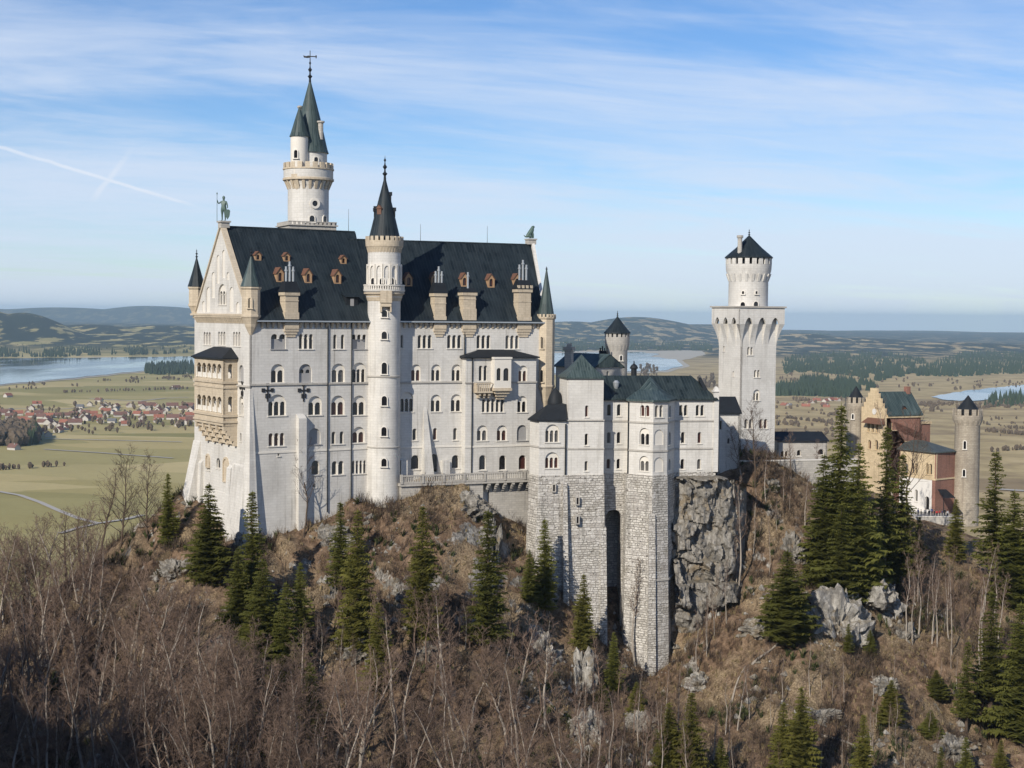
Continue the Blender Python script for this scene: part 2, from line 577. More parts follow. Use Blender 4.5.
# ------------------------------------------------------------------ building kit
WRND = random.Random(11)

def lights_row(u0, u1, z0, z1, n, gap):
    w = (u1 - u0 - gap * (n - 1)) / n
    return [arch(u0 + i * (w + gap), u0 + i * (w + gap) + w, z0, z1, 6) for i in range(n)]

def scallop(u0, u1, z0, zm, z1, n, gap):
    """boarded opening whose top is a row of little arches"""
    w = (u1 - u0 - gap * (n - 1)) / n
    pts = [(u0, z0), (u1, z0)]
    for i in reversed(range(n)):
        a, b = u0 + i * (w + gap), u0 + i * (w + gap) + w
        r = w / 2
        if i < n - 1:
            pts.append((b, zm))
        for k in range(7):
            t = math.pi * k / 6
            pts.append((a + r + r * math.cos(t), z1 - r + r * math.sin(t)))
        if i > 0:
            pts.append((a, zm))
    return pts

def window(root, fr, v, spec, holes, wallmat='lime_smooth', thick=0.34):
    x0, x1, y0, y1, n, st = spec
    xc, yc = (x0 + x1) / 2, (y0 + y1) / 2
    u0, u1 = fr.u(x0, v, yc), fr.u(x1, v, yc)
    z1, z0 = fr.z(xc, y0, v), fr.z(xc, y1, v)
    H, W = z1 - z0, u1 - u0
    mb, pn = MB(), MB()
    _r = WRND.random()
    panemat = M['pane_red'] if _r < 0.16 else M['pane_grey'] if _r < 0.30 else M['pane']
    vi = v + thick
    rim = 0.16
    panel_mat = M[wallmat]
    inner = []
    if st in ('niche', 'blind', 'blindniche2', 'blindwall'):
        holes.append(arch(u0, u1, z0, z1, 10))
        outer = arch(u0 - rim, u1 + rim, z0 - rim, z1 + rim, 10)
        if st == 'niche':
            gap = 0.26
            inner = lights_row(u0 + 0.10, u1 - 0.10, z0 + 0.02, z0 + H * 0.66, n, gap)
        elif st == 'blindniche2':
            gap = 0.30
            inner = lights_row(u0 + 0.25, u1 - 0.25, z0 + H * 0.50, z0 + H * 0.70, n, gap)
            panel_mat = M['blind']
        elif st == 'blind':
            panel_mat = M['blind']
        pv = v + (0.16 if st == 'blindwall' else thick)
        mb.plate(fr, outer, inner, pv + 0.004, pv + 0.26)
        if inner:
            for lp in inner:                                  # colonnette capitals between the lights
                pass
            cw = (u1 - u0 - 0.2 - gap * (n - 1)) / n
            if st == 'niche':
                for i in range(n - 1):
                    uc = u0 + 0.10 + (i + 1) * cw + (i + 0.5) * gap
                    mb.lathe(*fr.w(uc, pv - 0.02, 0)[:2], [(0.12, z0 + 0.02), (0.10, z0 + 0.15), (0.09, z0 + H * 0.42), (0.16, z0 + H * 0.48), (0.16, z0 + H * 0.52)], 8)
            pn.box(fr, u0 - 0.05, u1 + 0.05, pv + 0.30, pv + 0.36, z0 - 0.1, z0 + H * 0.8)
    elif st == 'scallop':
        holes.append(scallop(u0, u1, z0, z0 + H * 0.66, z1, n, 0.28))
        inner = lights_row(u0 + 0.06, u1 - 0.06, z0 + H * 0.66, z1 - 0.05, n, 0.40)
        mb.plate(fr, [(u0 - rim, z0 - rim), (u1 + rim, z0 - rim), (u1 + rim, z1 + rim), (u0 - rim, z1 + rim)], inner, v + thick * 0.6 + 0.004 + 0.2, v + thick + 0.2)
        pn.box(fr, u0 - 0.05, u1 + 0.05, v + thick + 0.24, v + thick + 0.3, z0, z1 + 0.05)
        panel_mat = M['blind']
    else:
        gap = {'rect': 0.24, 'sep': 0.85, 'single': 0.0, 'door': 0.0}[st]
        ls = lights_row(u0, u1, z0, z1, n, gap)
        holes.extend(ls)
        cw = (u1 - u0 - gap * (n - 1)) / n
        for i in range(n):                                   # glazing frame set back in each light
            a = u0 + i * (cw + gap)
            mb.plate(fr, arch(a - 0.08, a + cw + 0.08, z0 - 0.08, z1 + 0.08, 6), [arch(a + 0.07, a + cw - 0.07, z0 + 0.08, z1 - 0.07, 6)], vi + 0.004, vi + 0.09)
        for i in range(n - 1):
            if gap < 0.5:
                uc = u0 + (i + 1) * cw + (i + 0.5) * gap
                mb.lathe(*fr.w(uc, v - 0.01, 0)[:2], [(0.13, z0), (0.10, z0 + 0.2), (0.09, z0 + H * 0.68), (0.17, z0 + H * 0.74), (0.17, z0 + H * 0.78)], 8)
        pn.box(fr, u0 - 0.1, u1 + 0.1, vi + 0.10, vi + 0.16, z0 - 0.1, z1 + 0.05)
    if st not in ('blindwall', 'door'):
        mb.box(fr, u0 - 0.18, u1 + 0.18, v - 0.16, v + 0.02, z0 - 0.17, z0 - 0.006)
    name = 'blind_arch' if st == 'blindwall' else ('boarded_window' if st in ('blind', 'scallop', 'blindniche2') else ('door' if st == 'door' else 'window'))
    w = mb.build(name, panel_mat, root)
    if pn.v:
        pn.build('pane', panemat, w)
    return w

def facade(root, mb, fr, v, outer, specs, wallmat='lime_smooth', thick=0.34):
    holes = []
    for s in specs:
        window(root, fr, v, s, holes, wallmat, thick)
    mb.plate(fr, outer, holes, v, v + thick)

def rect(u0, u1, z0, z1):
    return [(u0, z0), (u1, z0), (u1, z1), (u0, z1)]

def ring_blocks(mb, cx, cy, ri, ro, z0, z1, n, duty=0.6, a_off=0.0, sub=2, ri0=None, ro0=None):
    """n separate blocks round a circle (merlons, corbels); ri0, ro0 radii at the bottom"""
    ri0 = ri if ri0 is None else ri0
    ro0 = ro if ro0 is None else ro0
    for i in range(n):
        a0 = a_off + 2 * math.pi * i / n
        a1 = a0 + 2 * math.pi / n * duty
        V = []
        for k in range(sub + 1):
            a = a0 + (a1 - a0) * k / sub
            c, s = math.cos(a), math.sin(a)
            V += [(cx + ri0 * c, cy + ri0 * s, z0), (cx + ro0 * c, cy + ro0 * s, z0), (cx + ro * c, cy + ro * s, z1), (cx + ri * c, cy + ri * s, z1)]
        F = [(0, 1, 2, 3)]
        for k in range(sub):
            b = k * 4
            for q in range(4):
                F.append((b + q, b + 4 + q, b + 4 + (q + 1) % 4, b + (q + 1) % 4))
        e = sub * 4
        F.append((e + 3, e + 2, e + 1, e))
        mb.add(V, F)

def on_round(cx, cy, r, px, py):
    """frame on the near side of a round tower at that pixel"""
    d = ray(px, py); dx, dy = d.x, d.y
    a = dx * dx + dy * dy; b = -2 * (dx * cx + dy * cy); c = cx * cx + cy * cy - r * r
    disc = max(0.0, b * b - 4 * a * c)
    t = (-b - math.sqrt(disc)) / (2 * a)
    x, y = dx * t, dy * t
    nx, ny = (x - cx) / r, (y - cy) / r
    l = math.hypot(nx, ny); nx /= l; ny /= l
    f = Frame(cx + nx * r, cy + ny * r, math.degrees(math.atan2(nx, -ny)))
    return f, ZC + d.z * t

def round_window(root, cx, cy, r, px, py0, py1, wid, frame_mat='lime_smooth', n=1):
    f, z1 = on_round(cx, cy, r, px, py0)
    z0 = on_round(cx, cy, r, px, py1)[1]
    mb, pn = MB(), MB()
    W = wid / 2
    ls = lights_row(-W, W, z0, z1, n, 0.2)
    mb.plate(f, arch(-W - 0.18, W + 0.18, z0 - 0.02, z1 + 0.18, 8) if n == 1 else rect(-W - 0.2, W + 0.2, z0 - 0.02, z1 + 0.22), ls, -0.16, 0.3)
    mb.box(f, -W - 0.28, W + 0.28, -0.3, 0.2, z0 - 0.2, z0 - 0.025)
    w = mb.build('window', M[frame_mat], root)
    pn.plate(f, rect(-W - 0.02, W + 0.02, z0 - 0.01, z1 + 0.02), [], -0.03, 0.2)
    pn.build('pane', M['pane'], w)
    return w

def finial(cx, cy, z0, h, s=1.0):
    mb = MB()
    mb.lathe(cx, cy, [(0.22 * s, z0 - 0.3), (0.18 * s, z0 + 0.12 * h), (0.42 * s, z0 + 0.2 * h), (0.16 * s, z0 + 0.28 * h), (0.12 * s, z0 + 0.4 * h),
                      (0.36 * s, z0 + 0.5 * h), (0.12 * s, z0 + 0.6 * h), (0.07 * s, z0 + 0.72 * h), (0.2 * s, z0 + 0.8 * h), (0.05 * s, z0 + 0.88 * h), (0.02, z0 + h)], 10)
    return mb

def px_m(px, depth):
    return px * depth / FPX

# ------------------------------------------------------------------ frames of the castle
_o = at_depth(250, 420, 270.0)
FL = Frame(_o.x, _o.y, 33.0)
LEN_L = FL.u(383.5, 0, 400)
FR = FL.sub(LEN_L, 0, -9.0)
FG = FL.sub(0, 0, -90.0)
BASE_Z = ZC - 40.0

def build_palace():
    root = empty('palace', (*FL.w(10, 6, 0)[:2], BASE_Z))
    tag(root, 'long white limestone palace with steep dark roofs, a pointed gable and rows of arched windows', 'palace')
    zE = FL.z(310, 318.2); zR = FL.z(290, 229.5, 13.0)
    WL = -FG.u(194.5, 0, 330)
    half = WL / 2
    zbot = BASE_Z - 16
    zS1 = FL.z(300, 384); zS2 = FL.z(300, 451)
    uJ = FL.u(372, 0)
    # ---------------- left wing walls
    mb = MB()
    Lw = [
        (271, 285.8, 334, 349, 2, 'scallop'), (299, 313, 334, 349, 3, 'rect'), (333.3, 344.4, 334.5, 349, 2, 'sep'), (352, 366.2, 334.5, 349, 3, 'scallop'),
        (271, 284.3, 364, 382.5, 2, 'niche'), (299, 312, 364, 382.5, 2, 'blindniche2'), (331.6, 345, 363.5, 382.3, 2, 'niche'), (352.2, 366.2, 362.5, 382.3, 3, 'niche'),
        (268.2, 286.2, 394.5, 415.6, 3, 'niche'), (308.4, 321.8, 396, 415, 2, 'niche'), (331.2, 344.7, 395.5, 415, 2, 'niche'), (352.5, 365.5, 395.5, 415, 2, 'niche'),
        (268.6, 284.4, 433, 446, 3, 'rect'), (308.6, 320.6, 428.3, 444.4, 1, 'blind'), (331.6, 343.7, 431.5, 444, 2, 'sep'), (352.4, 365, 426.8, 442.7, 2, 'niche'),
        (311.6, 319.4, 460.5, 475, 1, 'single'), (331.8, 343.7, 461, 474.6, 2, 'rect'), (352, 366.0, 460.5, 473.6, 4, 'rect'),
        (313, 315.6, 484, 487.6, 1, 'single'), (277.6, 279.6, 453, 456, 1, 'single'),
    ]
    facade(root, mb, FL, 0.0, rect(0, uJ + 1.5, zbot, zE), Lw)
    # gable
    zE_g = zE - 0.4
    apu, apz = FG.hit(223, 222.5)
    apu = -half
    Gw = [(203.6, 210.8, 332, 344.6, 3, 'rect'), (218, 225.5, 331.6, 345, 3, 'rect'), (233, 240.5, 331.8, 346, 3, 'rect'),
          (239.2, 243.6, 365, 381, 2, 'blind'), (239.2, 243.8, 396, 415.4, 2, 'niche'), (240, 241.6, 433, 441.5, 1, 'single'),
          (206.5, 209.8, 456.5, 470, 1, 'single'), (216.4, 220.2, 458, 468.5, 1, 'single')]
    Gtop = [(218.2, 226.5, 284, 304.6, 3, 'niche'),
            (216.6, 219.6, 255, 283.5, 1, 'blindwall'), (222.0, 225.2, 250, 278, 1, 'blindwall'),
            (206.3, 210.2, 287, 312, 1, 'blindwall'), (211.6, 215.0, 272, 298, 1, 'blindwall'),
            (229.5, 233.6, 287, 312, 1, 'blindwall'), (226.6, 229.4, 272, 280, 1, 'blindwall'),
            (202.0, 205.0, 301, 312, 1, 'blindwall'), (236.0, 239.6, 302, 313, 1, 'blindwall')]
    hol = []
    for s in Gw + Gtop:
        window(root, FG, 0.0, s, hol)
    mb.plate(FG, [(-WL, zbot), (0, zbot), (0, zE_g), (-half, zR + 0.35), (-WL, zE_g)], hol, 0.0, 0.34)
    # back and inner end walls
    mb.box(FL, 0.35, uJ + 5, WL - 0.4, WL, zbot, zE - 0.05)
    ue0, ueR = FL.u(373, 0, 320), FL.u(355.5, half, 232)
    ueB = 2 * ueR - ue0
    P = [FL.w(ue0, 0.36, zE - 0.1), FL.w(ueB, WL - 0.4, zE - 0.1), FL.w(ueR, half, zR - 0.15)]
    P2 = [FL.w(ue0 + 0.4, 0.36, zE - 0.1), FL.w(ueB + 0.4, WL - 0.4, zE - 0.1), FL.w(ueR + 0.4, half, zR - 0.15)]
    # battered plinth under the gable, corner wedge and buttresses
    def wedge(fr, u0, u1, zt, zb, out, thick=0.4, spread=0.0, topin=0.0):
        mb.add([fr.w(u0, 0.05, zt), fr.w(u1, 0.05, zt), fr.w(u1 + spread, 0.05, zb), fr.w(u0 - spread, 0.05, zb),
                fr.w(u0, -topin, zt - topin * 1.2), fr.w(u1, -topin, zt - topin * 1.2), fr.w(u1 + spread, -out, zb), fr.w(u0 - spread, -out, zb)],
               [(4, 5, 1, 0), (7, 6, 5, 4), (0, 3, 7, 4), (5, 6, 2, 1), (3, 2, 6, 7)])
    zg2 = FG.z(215, 447)
    def zs(fr, px, py): return fr.z(px, py)
    # plinth: three battered piers with a gap for the lower niches
    wedge(FG, -WL - 0.2, -WL + 3.2, FG.z(196, 440), zbot, 7.0, topin=0.15)
    wedge(FG, FG.u(233.5, 0, 470), 0.0, FG.z(240, 464), zbot, 3.0, topin=0.25)
    wedge(FG, FG.u(197.5, 0, 460), FG.u(203.5, 0, 460), FG.z(200, 459), zbot, 1.6, topin=0.5)
    wedge(FG, FG.u(229.2, 0, 470), FG.u(233.2, 0, 470), FG.z(231, 465), zbot, 2.2, topin=0.5)
    wedge(FG, FG.u(204, 0, 470), FG.u(229, 0, 470), FG.z(215, 490), zbot, 2.2, topin=0.1)
    # the sharp corner fin, lit on the gable side
    zt = FL.z(250, 386)
    mb.add([FL.w(0, 0.02, zt), FL.w(0.5, 0.02, zt), FL.w(-1.2, -2.4, zbot), FL.w(1.6, -2.0, zbot), FL.w(-3.2, 0.4, zbot), FL.w(1.6, 0.4, zbot), FL.w(0, 0.4, zt)],
           [(0, 2, 3, 1), (6, 4, 2, 0), (1, 3, 5), (6, 0, 1)])
    # flat buttress on the left wing
    ub0, ub1 = FL.u(296.4, 0), FL.u(304.2, 0)
    mb.box(FL, ub0, ub1, -1.1, 0.1, zbot, FL.z(300, 418))
    wedge(FL, ub0, ub1, FL.z(300, 414), FL.z(300, 418.05), 1.1)
    mb.build('wall', M['lime'], root)
    # slight projection between the two drain pipes
    # ---------------- left roof
    rf = MB()
    ov = 0.75
    rk = (zR - zE) / half
    ed = [FL.w(0.5, -ov, zE - ov * rk + 0.5), FL.w(ue0, -ov, zE - ov * rk + 0.5), FL.w(ueR, half, zR), FL.w(0.5, half, zR),
          FL.w(ueB, WL + ov, zE - ov * rk + 0.5), FL.w(0.5, WL + ov, zE - ov * rk + 0.5)]
    lo = [(x, y, z - 0.35) for x, y, z in ed]
    rf.add(ed + lo, [(0, 1, 2, 3), (3, 2, 4, 5), (1, 0, 6, 7), (1, 7, 8, 2), (2, 8, 10, 4), (5, 4, 10, 11), (6, 9, 8, 7), (9, 11, 10, 8), (0, 3, 9, 6), (3, 5, 11, 9)])
    rf.add([FL.w(ue0, -0.3, zE - 0.3), FL.w(ueB, WL, zE - 0.3), FL.w(ueR, half, zR - 0.3)], [(0, 1, 2)])
    rf.box(FL, 0.6, ueR - 0.2, half - 0.12, half + 0.12, zR - 0.1, zR + 0.22)
    roofL = rf.build('roof', M['slate'], root)
    gut = MB()
    gut.box(FL, 0.9, ue0, -ov - 0.28, -ov - 0.03, zE - ov * rk + 0.25, zE - ov * rk + 0.5)
    # ---------------- right wing
    WR = 23.0
    hR = WR / 2
    zER = FR.z(470, 319); zRR = FR.z(465, 243.0, hR)
    uE = FR.u(547, 0, 350)
    rw = [
        (417.7, 431.8, 335, 348.4, 3, 'rect'), (447.2, 461.4, 335, 348.4, 3, 'rect'), (476.6, 490.5, 335.2, 348.6, 3, 'rect'), (505.5, 519, 335.4, 348.8, 3, 'rect'), (400.6, 403.2, 335, 348, 1, 'single'),
        (411.3, 420.7, 364.4, 380.9, 2, 'niche'), (431.3, 440.7, 364.4, 380.9, 2, 'niche'), (451.7, 461, 364.4, 380.9, 2, 'niche'),
        (400.6, 413.5, 392, 411.8, 3, 'niche'), (430.8, 441, 394.6, 411.6, 2, 'niche'), (450.9, 461.3, 394.2, 411.4, 2, 'niche'),
        (412.5, 416.8, 428.5, 440.4, 1, 'single'), (433, 437.2, 428, 440, 1, 'single'), (453.2, 457.2, 428, 440, 1, 'single'),
        (411, 419.4, 455, 469.4, 1, 'single'), (430.8, 437.6, 453.8, 472.5, 1, 'door'), (451.8, 459, 455, 468.4, 1, 'single'),
    ]
    mb = MB()
    facade(root, mb, FR, 0.0, rect(-1.0, uE, zbot, zER), rw)
    # the shallow projecting block with its own pent roof
    v2 = -1.9
    p0, p1 = FR.u(465.5, v2, 400), FR.u(535.8, v2, 400)
    zP = FR.z(500, 356.5, v2)
    bw = [
        (478.8, 487.4, 365.5, 381, 2, 'rect'), (518.6, 527.4, 365.5, 381.4, 2, 'niche'),
        (482, 504, 399, 412.2, 5, 'rect'), (517.4, 527, 396, 412.2, 2, 'niche'),
        (477, 487.6, 425.3, 440.6, 2, 'niche'), (496.9, 507, 425.3, 440.6, 2, 'niche'), (517, 527.2, 425, 440.6, 1, 'blind'),
        (479.2, 486, 455, 470, 1, 'single'), (499.2, 506.2, 455.2, 470, 1, 'single'), (518.8, 526.2, 455, 469.6, 1, 'single'),
    ]
    facade(root, mb, FR, v2, rect(p0, p1, zbot, zP), bw)
    mb.box(FR, p0, p0 + 0.35, v2 + 0.36, 0.0, zbot, zP - 0.02)
    mb.box(FR, p1 - 0.35, p1, v2 + 0.36, 0.0, zbot, zP - 0.02)
    mb.plate(FR, [(0, zER - 0.2), (uE, zER - 0.2), (uE, zER)], [], 0.5, 0.6)
    # back, and the raised end gable
    mb.box(FR, 3, uE, WR - 0.4, WR, zbot, zER - 0.05)
    SPL_T = math.tan(R(11))
    FE = FR.sub(uE, 0, 79.0)          # end wall: u runs into the building, v to the left
    up = 0.6
    mb.plate(FE, [(x / math.cos(R(11)), y) for x, y in [(0.0, zbot), (WR, zbot), (WR, zER + 0.2), (hR + 0.6, zRR + up), (hR - 0.6, zRR + up), (0.0, zER + 0.2)]], [], 0.01, 0.6)
    # sloping buttress by the door
    a, b = FR.u(424.0, 0), FR.u(426.6, 0)
    zt = FR.z(425, 405); zb = FR.z(425, 476)
    mb.add([FR.w(a, 0.05, zt), FR.w(b, 0.05, zt), FR.w(b + 0.9, 0.05, zb), FR.w(a - 0.5, 0.05, zb), FR.w(a - 0.5, -2.0, zb), FR.w(b + 0.9, -2.0, zb)],
           [(0, 4, 5, 1), (0, 3, 4), (1, 5, 2), (3, 2, 5, 4)])
    # two little lean-to porches beside the door
    for x0, x1, y in ((401.5, 408, 457), (443.8, 450.5, 457)):
        q0, q1 = FR.u(x0, -1.2), FR.u(x1, -1.2)
        mb.box(FR, q0, q1, -1.2, 0, FR.z(425, 476), FR.z(x0, y + 3))
    mb.build('wall', M['lime'], root)
    rf = MB()
    rk = (zRR - zER) / hR
    u0 = -3.5
    ed = [FR.w(u0, -ov, zER - ov * rk + 0.5), FR.w(uE - 0.62, -ov, zER - ov * rk + 0.5), FR.w(uE - 0.62 + hR * SPL_T, hR, zRR), FR.w(u0, hR, zRR),
          FR.w(uE - 0.62 + WR * SPL_T, WR + ov, zER - ov * rk + 0.5), FR.w(u0, WR + ov, zER - ov * rk + 0.5)]
    lo = [(x, y, z - 0.35) for x, y, z in ed]
    rf.add(ed + lo, [(0, 1, 2, 3), (3, 2, 4, 5), (1, 0, 6, 7), (1, 7, 8, 2), (2, 8, 10, 4), (5, 4, 10, 11), (6, 9, 8, 7), (9, 11, 10, 8), (0, 3, 9, 6), (3, 5, 11, 9)])
    rf.box(FR, u0, uE - 0.9 + hR * SPL_T, hR - 0.12, hR + 0.12, zRR - 0.1, zRR + 0.2)
    roofR = rf.build('roof', M['slate'], root)
    gut.box(FR, -0.5, uE - 0.8, -ov - 0.28, -ov - 0.03, zER - ov * rk + 0.25, zER - ov * rk + 0.5)
    gut.build('gutter', M['pipe'], root)
    # pent roof of the projecting block
    pr = MB()
    zt = FR.z(500, 349.5, 0)
    pr.add([FR.w(p0 - 0.5, v2 - 0.6, zP - 0.05), FR.w(p1 + 0.5, v2 - 0.6, zP - 0.05), FR.w(p1 + 0.5, -0.02, zP + 0.1), FR.w(p0 - 0.5, -0.02, zP + 0.1),
            FR.w(p0 + 3.5, -0.03, zt), FR.w(p1 - 4.5, -0.03, zt),
            FR.w(p0 - 0.5, v2 - 0.6, zP - 0.3), FR.w(p1 + 0.5, v2 - 0.6, zP - 0.3), FR.w(p1 + 0.5, -0.02, zP - 0.3), FR.w(p0 - 0.5, -0.02, zP - 0.3)],
           [(0, 1, 5, 4), (1, 2, 5), (0, 4, 3), (0, 6, 7, 1), (1, 7, 8, 2), (0, 3, 9, 6), (6, 9, 8, 7)])
    pr.build('pent_roof', M['lead'], root)
    # ---------------- string courses, white plinth line, arcaded cornice
    st = MB()
    st.box(FL, -0.15, uJ + 1.2, -0.22, 0.0, zS1 - 0.18, zS1 + 0.16)
    st.box(FG, -WL - 0.1, 0.15, -0.22, 0.0, FG.z(225, 384) - 0.18, FG.z(225, 384) + 0.16)
    z = FR.z(440, 382.2)
    st.box(FR, 1.0, p0, -0.22, 0.0, z - 0.18, z + 0.16)
    z = FR.z(500, 382.2, v2)
    st.box(FR, p0 - 0.15, p1 + 0.15, v2 - 0.2, v2, z - 0.18, z + 0.12)
    st.build('string_course', M['lime_grey'], root)
    st = MB()
    st.box(FL, 0.6, uJ + 1.0, -0.12, 0.0, zS2 - 0.2, zS2 + 0.15)
    z = FR.z(440, 446.5); st.box(FR, 1.0, p0, -0.12, 0.0, z - 0.18, z + 0.12)
    z = FR.z(500, 446, v2); st.box(FR, p0 - 0.1, p1 + 0.1, v2 - 0.12, v2, z - 0.18, z + 0.12)
    st.build('plinth_line', M['lime_smooth'], root)
    co = MB()
    def frieze(fr, u0, u1, v, zt, mat=None, step=1.05):
        co.box(fr, u0, u1, v - 0.62, v, zt - 0.34, zt)
        k = u0 + 0.2
        while k < u1 - 0.4:
            co.add([fr.w(k, v, zt - 1.35), fr.w(k + 0.34, v, zt - 1.35), fr.w(k + 0.42, v, zt - 0.34), fr.w(k - 0.08, v, zt - 0.34),
                    fr.w(k, v - 0.14, zt - 1.35), fr.w(k + 0.34, v - 0.14, zt - 1.35), fr.w(k + 0.42, v - 0.56, zt - 0.34), fr.w(k - 0.08, v - 0.56, zt - 0.34)],
                   [(4, 5, 6, 7), (0, 4, 7, 3), (5, 1, 2, 6), (0, 1, 5, 4)])
            k += step
    frieze(FL, 1.8, uJ + 0.8, 0.0, zE - 0.42)
    frieze(FR, 1.5, uE - 1.5, 0.0, zER - 0.42)
    zg = FG.z(223, 315.6)
    frieze(FG, -WL + 1.2, -1.6, 0.0, zg, step=0.8)
    co.box(FG, -WL - 0.3, 0.0, -0.75, -0.02, zg - 0.02, zg + 0.35)
    # raking trim along the gable
    for sgn in (-1, 1):
        ua = -half + sgn * half
        lift = 0.3
        q = [FG.w(ua - sgn * 0.2, -0.3, zE_g + 0.2), FG.w(-half, -0.3, zR + 0.1), FG.w(-half, -0.3, zR + 0.1 + lift * 2.0), FG.w(ua + sgn * 0.3, -0.3, zE_g + 0.2)]
        q2 = [FG.w(ua - sgn * 0.2, 0.7, zE_g + 0.2), FG.w(-half, 0.7, zR + 0.1), FG.w(-half, 0.7, zR + 0.1 + lift * 2.0), FG.w(ua + sgn * 0.3, 0.7, zE_g + 0.2)]
        co.add(q + q2, [(0, 1, 2, 3), (7, 6, 5, 4), (3, 2, 6, 7), (0, 4, 5, 1), (0, 3, 7, 4), (1, 5, 6, 2)])
    co.build('cornice', M['cream'], root)
    # pedestals of the two roof statues
    pd = MB()
    pd.box(FG, -half - 0.75, -half + 0.75, -0.35, 1.3, zR - 0.2, zR + 0.75)
    pd.box(FG, -half - 0.95, -half + 0.95, -0.55, 1.5, zR + 0.75, zR + 1.05)
    pd.build('pedestal', M['lime_grey'], root)
    pd = MB()
    ub = uE + hR * SPL_T
    pd.box(FR, ub - 1.5, ub + 0.2, hR - 0.8, hR + 0.8, zRR + 0.1, zRR + 1.0)
    pd.box(FR, ub - 1.65, ub + 0.35, hR - 0.95, hR + 0.95, zRR + 1.0, zRR + 1.25)
    pd.build('pedestal', M['lime_grey'], root)
    # drain pipes
    for fr, px, v, ya, yb, off in ((FL, 327.2, 0, 321, 512, -0.22), (FL, 351.0, 0, 321, 500, -0.2), (FR, 463.8, 0, 322, 474, -0.22), (FR, 471.8, v2, 358, 474, -0.15)):
        dp = MB()
        u = fr.u(px, v)
        dp.tube([fr.w(u, v + off, fr.z(px, ya, v)), fr.w(u, v + off, fr.z(px, yb, v))], [0.105, 0.105], 8)
        dp.build('drain_pipe', M['lead'], root)
    # iron anchor crosses
    for fr, px, py in ((FL, 267.5, 392.5), (FL, 303.5, 392.5), (FG, 242.6, 390)):
        u, z = fr.hit(px, py)
        cr = MB()
        cr.box(fr, u - 0.12, u + 0.12, -0.14, -0.02, z - 1.6, z + 1.5)
        cr.box(fr, u - 1.0, u + 1.0, -0.15, -0.03, z + 0.25, z + 0.5)
        for s in (-1, 1):
            cr.box(fr, u + s * 0.85 - 0.3, u + s * 0.85 + 0.3, -0.16, -0.04, z + 0.1, z + 0.75)
            cr.box(fr, u + s * 0.35 - 0.1, u + s * 0.35 + 0.1, -0.16, -0.04, z - 1.0, z - 0.2)
        cr.box(fr, u - 0.28, u + 0.28, -0.17, -0.05, z + 1.1, z + 1.6)
        cr.build('anchor_plate', M['iron'], root)
    # lightning rods
    for fr, px, pt, v, zz in ((FL, 348.5, 209, half, zR), (FR, 420.5, 224, hR, zRR), (FR, 487.3, 226, hR, zRR)):
        u = fr.u(px, v, 235)
        lr = MB()
        lr.tube([fr.w(u, v, zz), fr.w(u, v, fr.z(px, pt, v))], [0.05, 0.025], 5)
        lr.build('lightning_rod', M['iron'], root)
    # ---------------- dormers
    def dormer(fr, px, py, hfw, hgt, zE_, slope, big):
        """gabled dormer whose face sits at that pixel on the roof slope"""
        v = 3.0
        for _ in range(25):
            u, z = fr.hit(px, py, v)
            v += ((z - hgt * 0.5 - zE_) / slope - v) * 0.6
        u, z = fr.hit(px, py, v)
        f = MB()
        vb = v + hgt * 1.6 / slope + 0.6
        zl, zh = z - hgt * 0.5, z + hgt * 0.25
        vf = v - 0.1
        hole = arch(u - hfw * 0.5, u + hfw * 0.5, zl + hgt * 0.16, zh + hgt * 0.05, 6)
        f.plate(fr, [(u - hfw, zl - 0.8), (u + hfw, zl - 0.8), (u + hfw, zh), (u, zh + hgt * 0.42), (u - hfw, zh)], [hole], vf, vf + 0.2)
        for s in (-1, 1):
            f.add([fr.w(u + s * hfw, vf + 0.2, zl - 0.8), fr.w(u + s * hfw, vf + 0.2, zh), fr.w(u + s * hfw, vb, zh)], [(0, 1, 2) if s > 0 else (0, 2, 1)])
        d = f.build('dormer', M['wood_ochre'], root)
        p = MB(); p.box(fr, u - hfw * 0.8, u + hfw * 0.8, vf + 0.3, vf + 0.36, zl - 0.2, zh + 0.3); p.build('pane', M['pane_red'], d)
        r = MB()
        za = zh + hgt * 0.42 + 0.08
        e = hfw + 0.16
        zlo = zh - 0.16 * (hgt * 0.42) / hfw
        a = [fr.w(u - e, vf - 0.15, zlo + 0.08), fr.w(u, vf - 0.15, za), fr.w(u + e, vf - 0.15, zlo + 0.08), fr.w(u - e, vb + 1, zlo + 0.08), fr.w(u, vb + 1.4, za), fr.w(u + e, vb + 1, zlo + 0.08)]
        b2 = [(x, y, z2 + 0.09) for x, y, z2 in a]
        r.add(a + b2, [(6, 7, 10, 9), (7, 8, 11, 10), (0, 1, 7, 6), (1, 2, 8, 7), (0, 6, 9, 3), (2, 5, 11, 8), (0, 3, 4, 1), (1, 4, 5, 2)])
        r.build('dormer_roof', M['wood_red'], d)
    kL = (zR - zE) / half; kR = (zRR - zER) / hR
    for px, py, s in ((257.9, 257.0, 0), (286.6, 258.0, 0), (343.4, 260.6, 0), (280.0, 276.6, 1), (308.2, 277.6, 1), (337.4, 278.4, 1)):
        dormer(FL, px, py, 0.62 if not s else 0.72, 1.35 if not s else 2.3, zE, kL, s)
    for px, py, s in ((408.6, 281.0, 1), (434.6, 280.8, 1), (464.5, 281.4, 1), (491.0, 282.4, 1), (517.0, 282.0, 1)):
        dormer(FR, px, py, 0.72, 2.3, zER, kR, s)
    # dark roof door near the stair tower
    u, z = FL.hit(350.5, 303, 2.2)
    d = MB()
    d.box(FL, u - 1.2, u + 1.2, 1.6, 5.2, z - 1.8, z + 1.2)
    dd = d.build('roof_hatch', M['lead'], root)
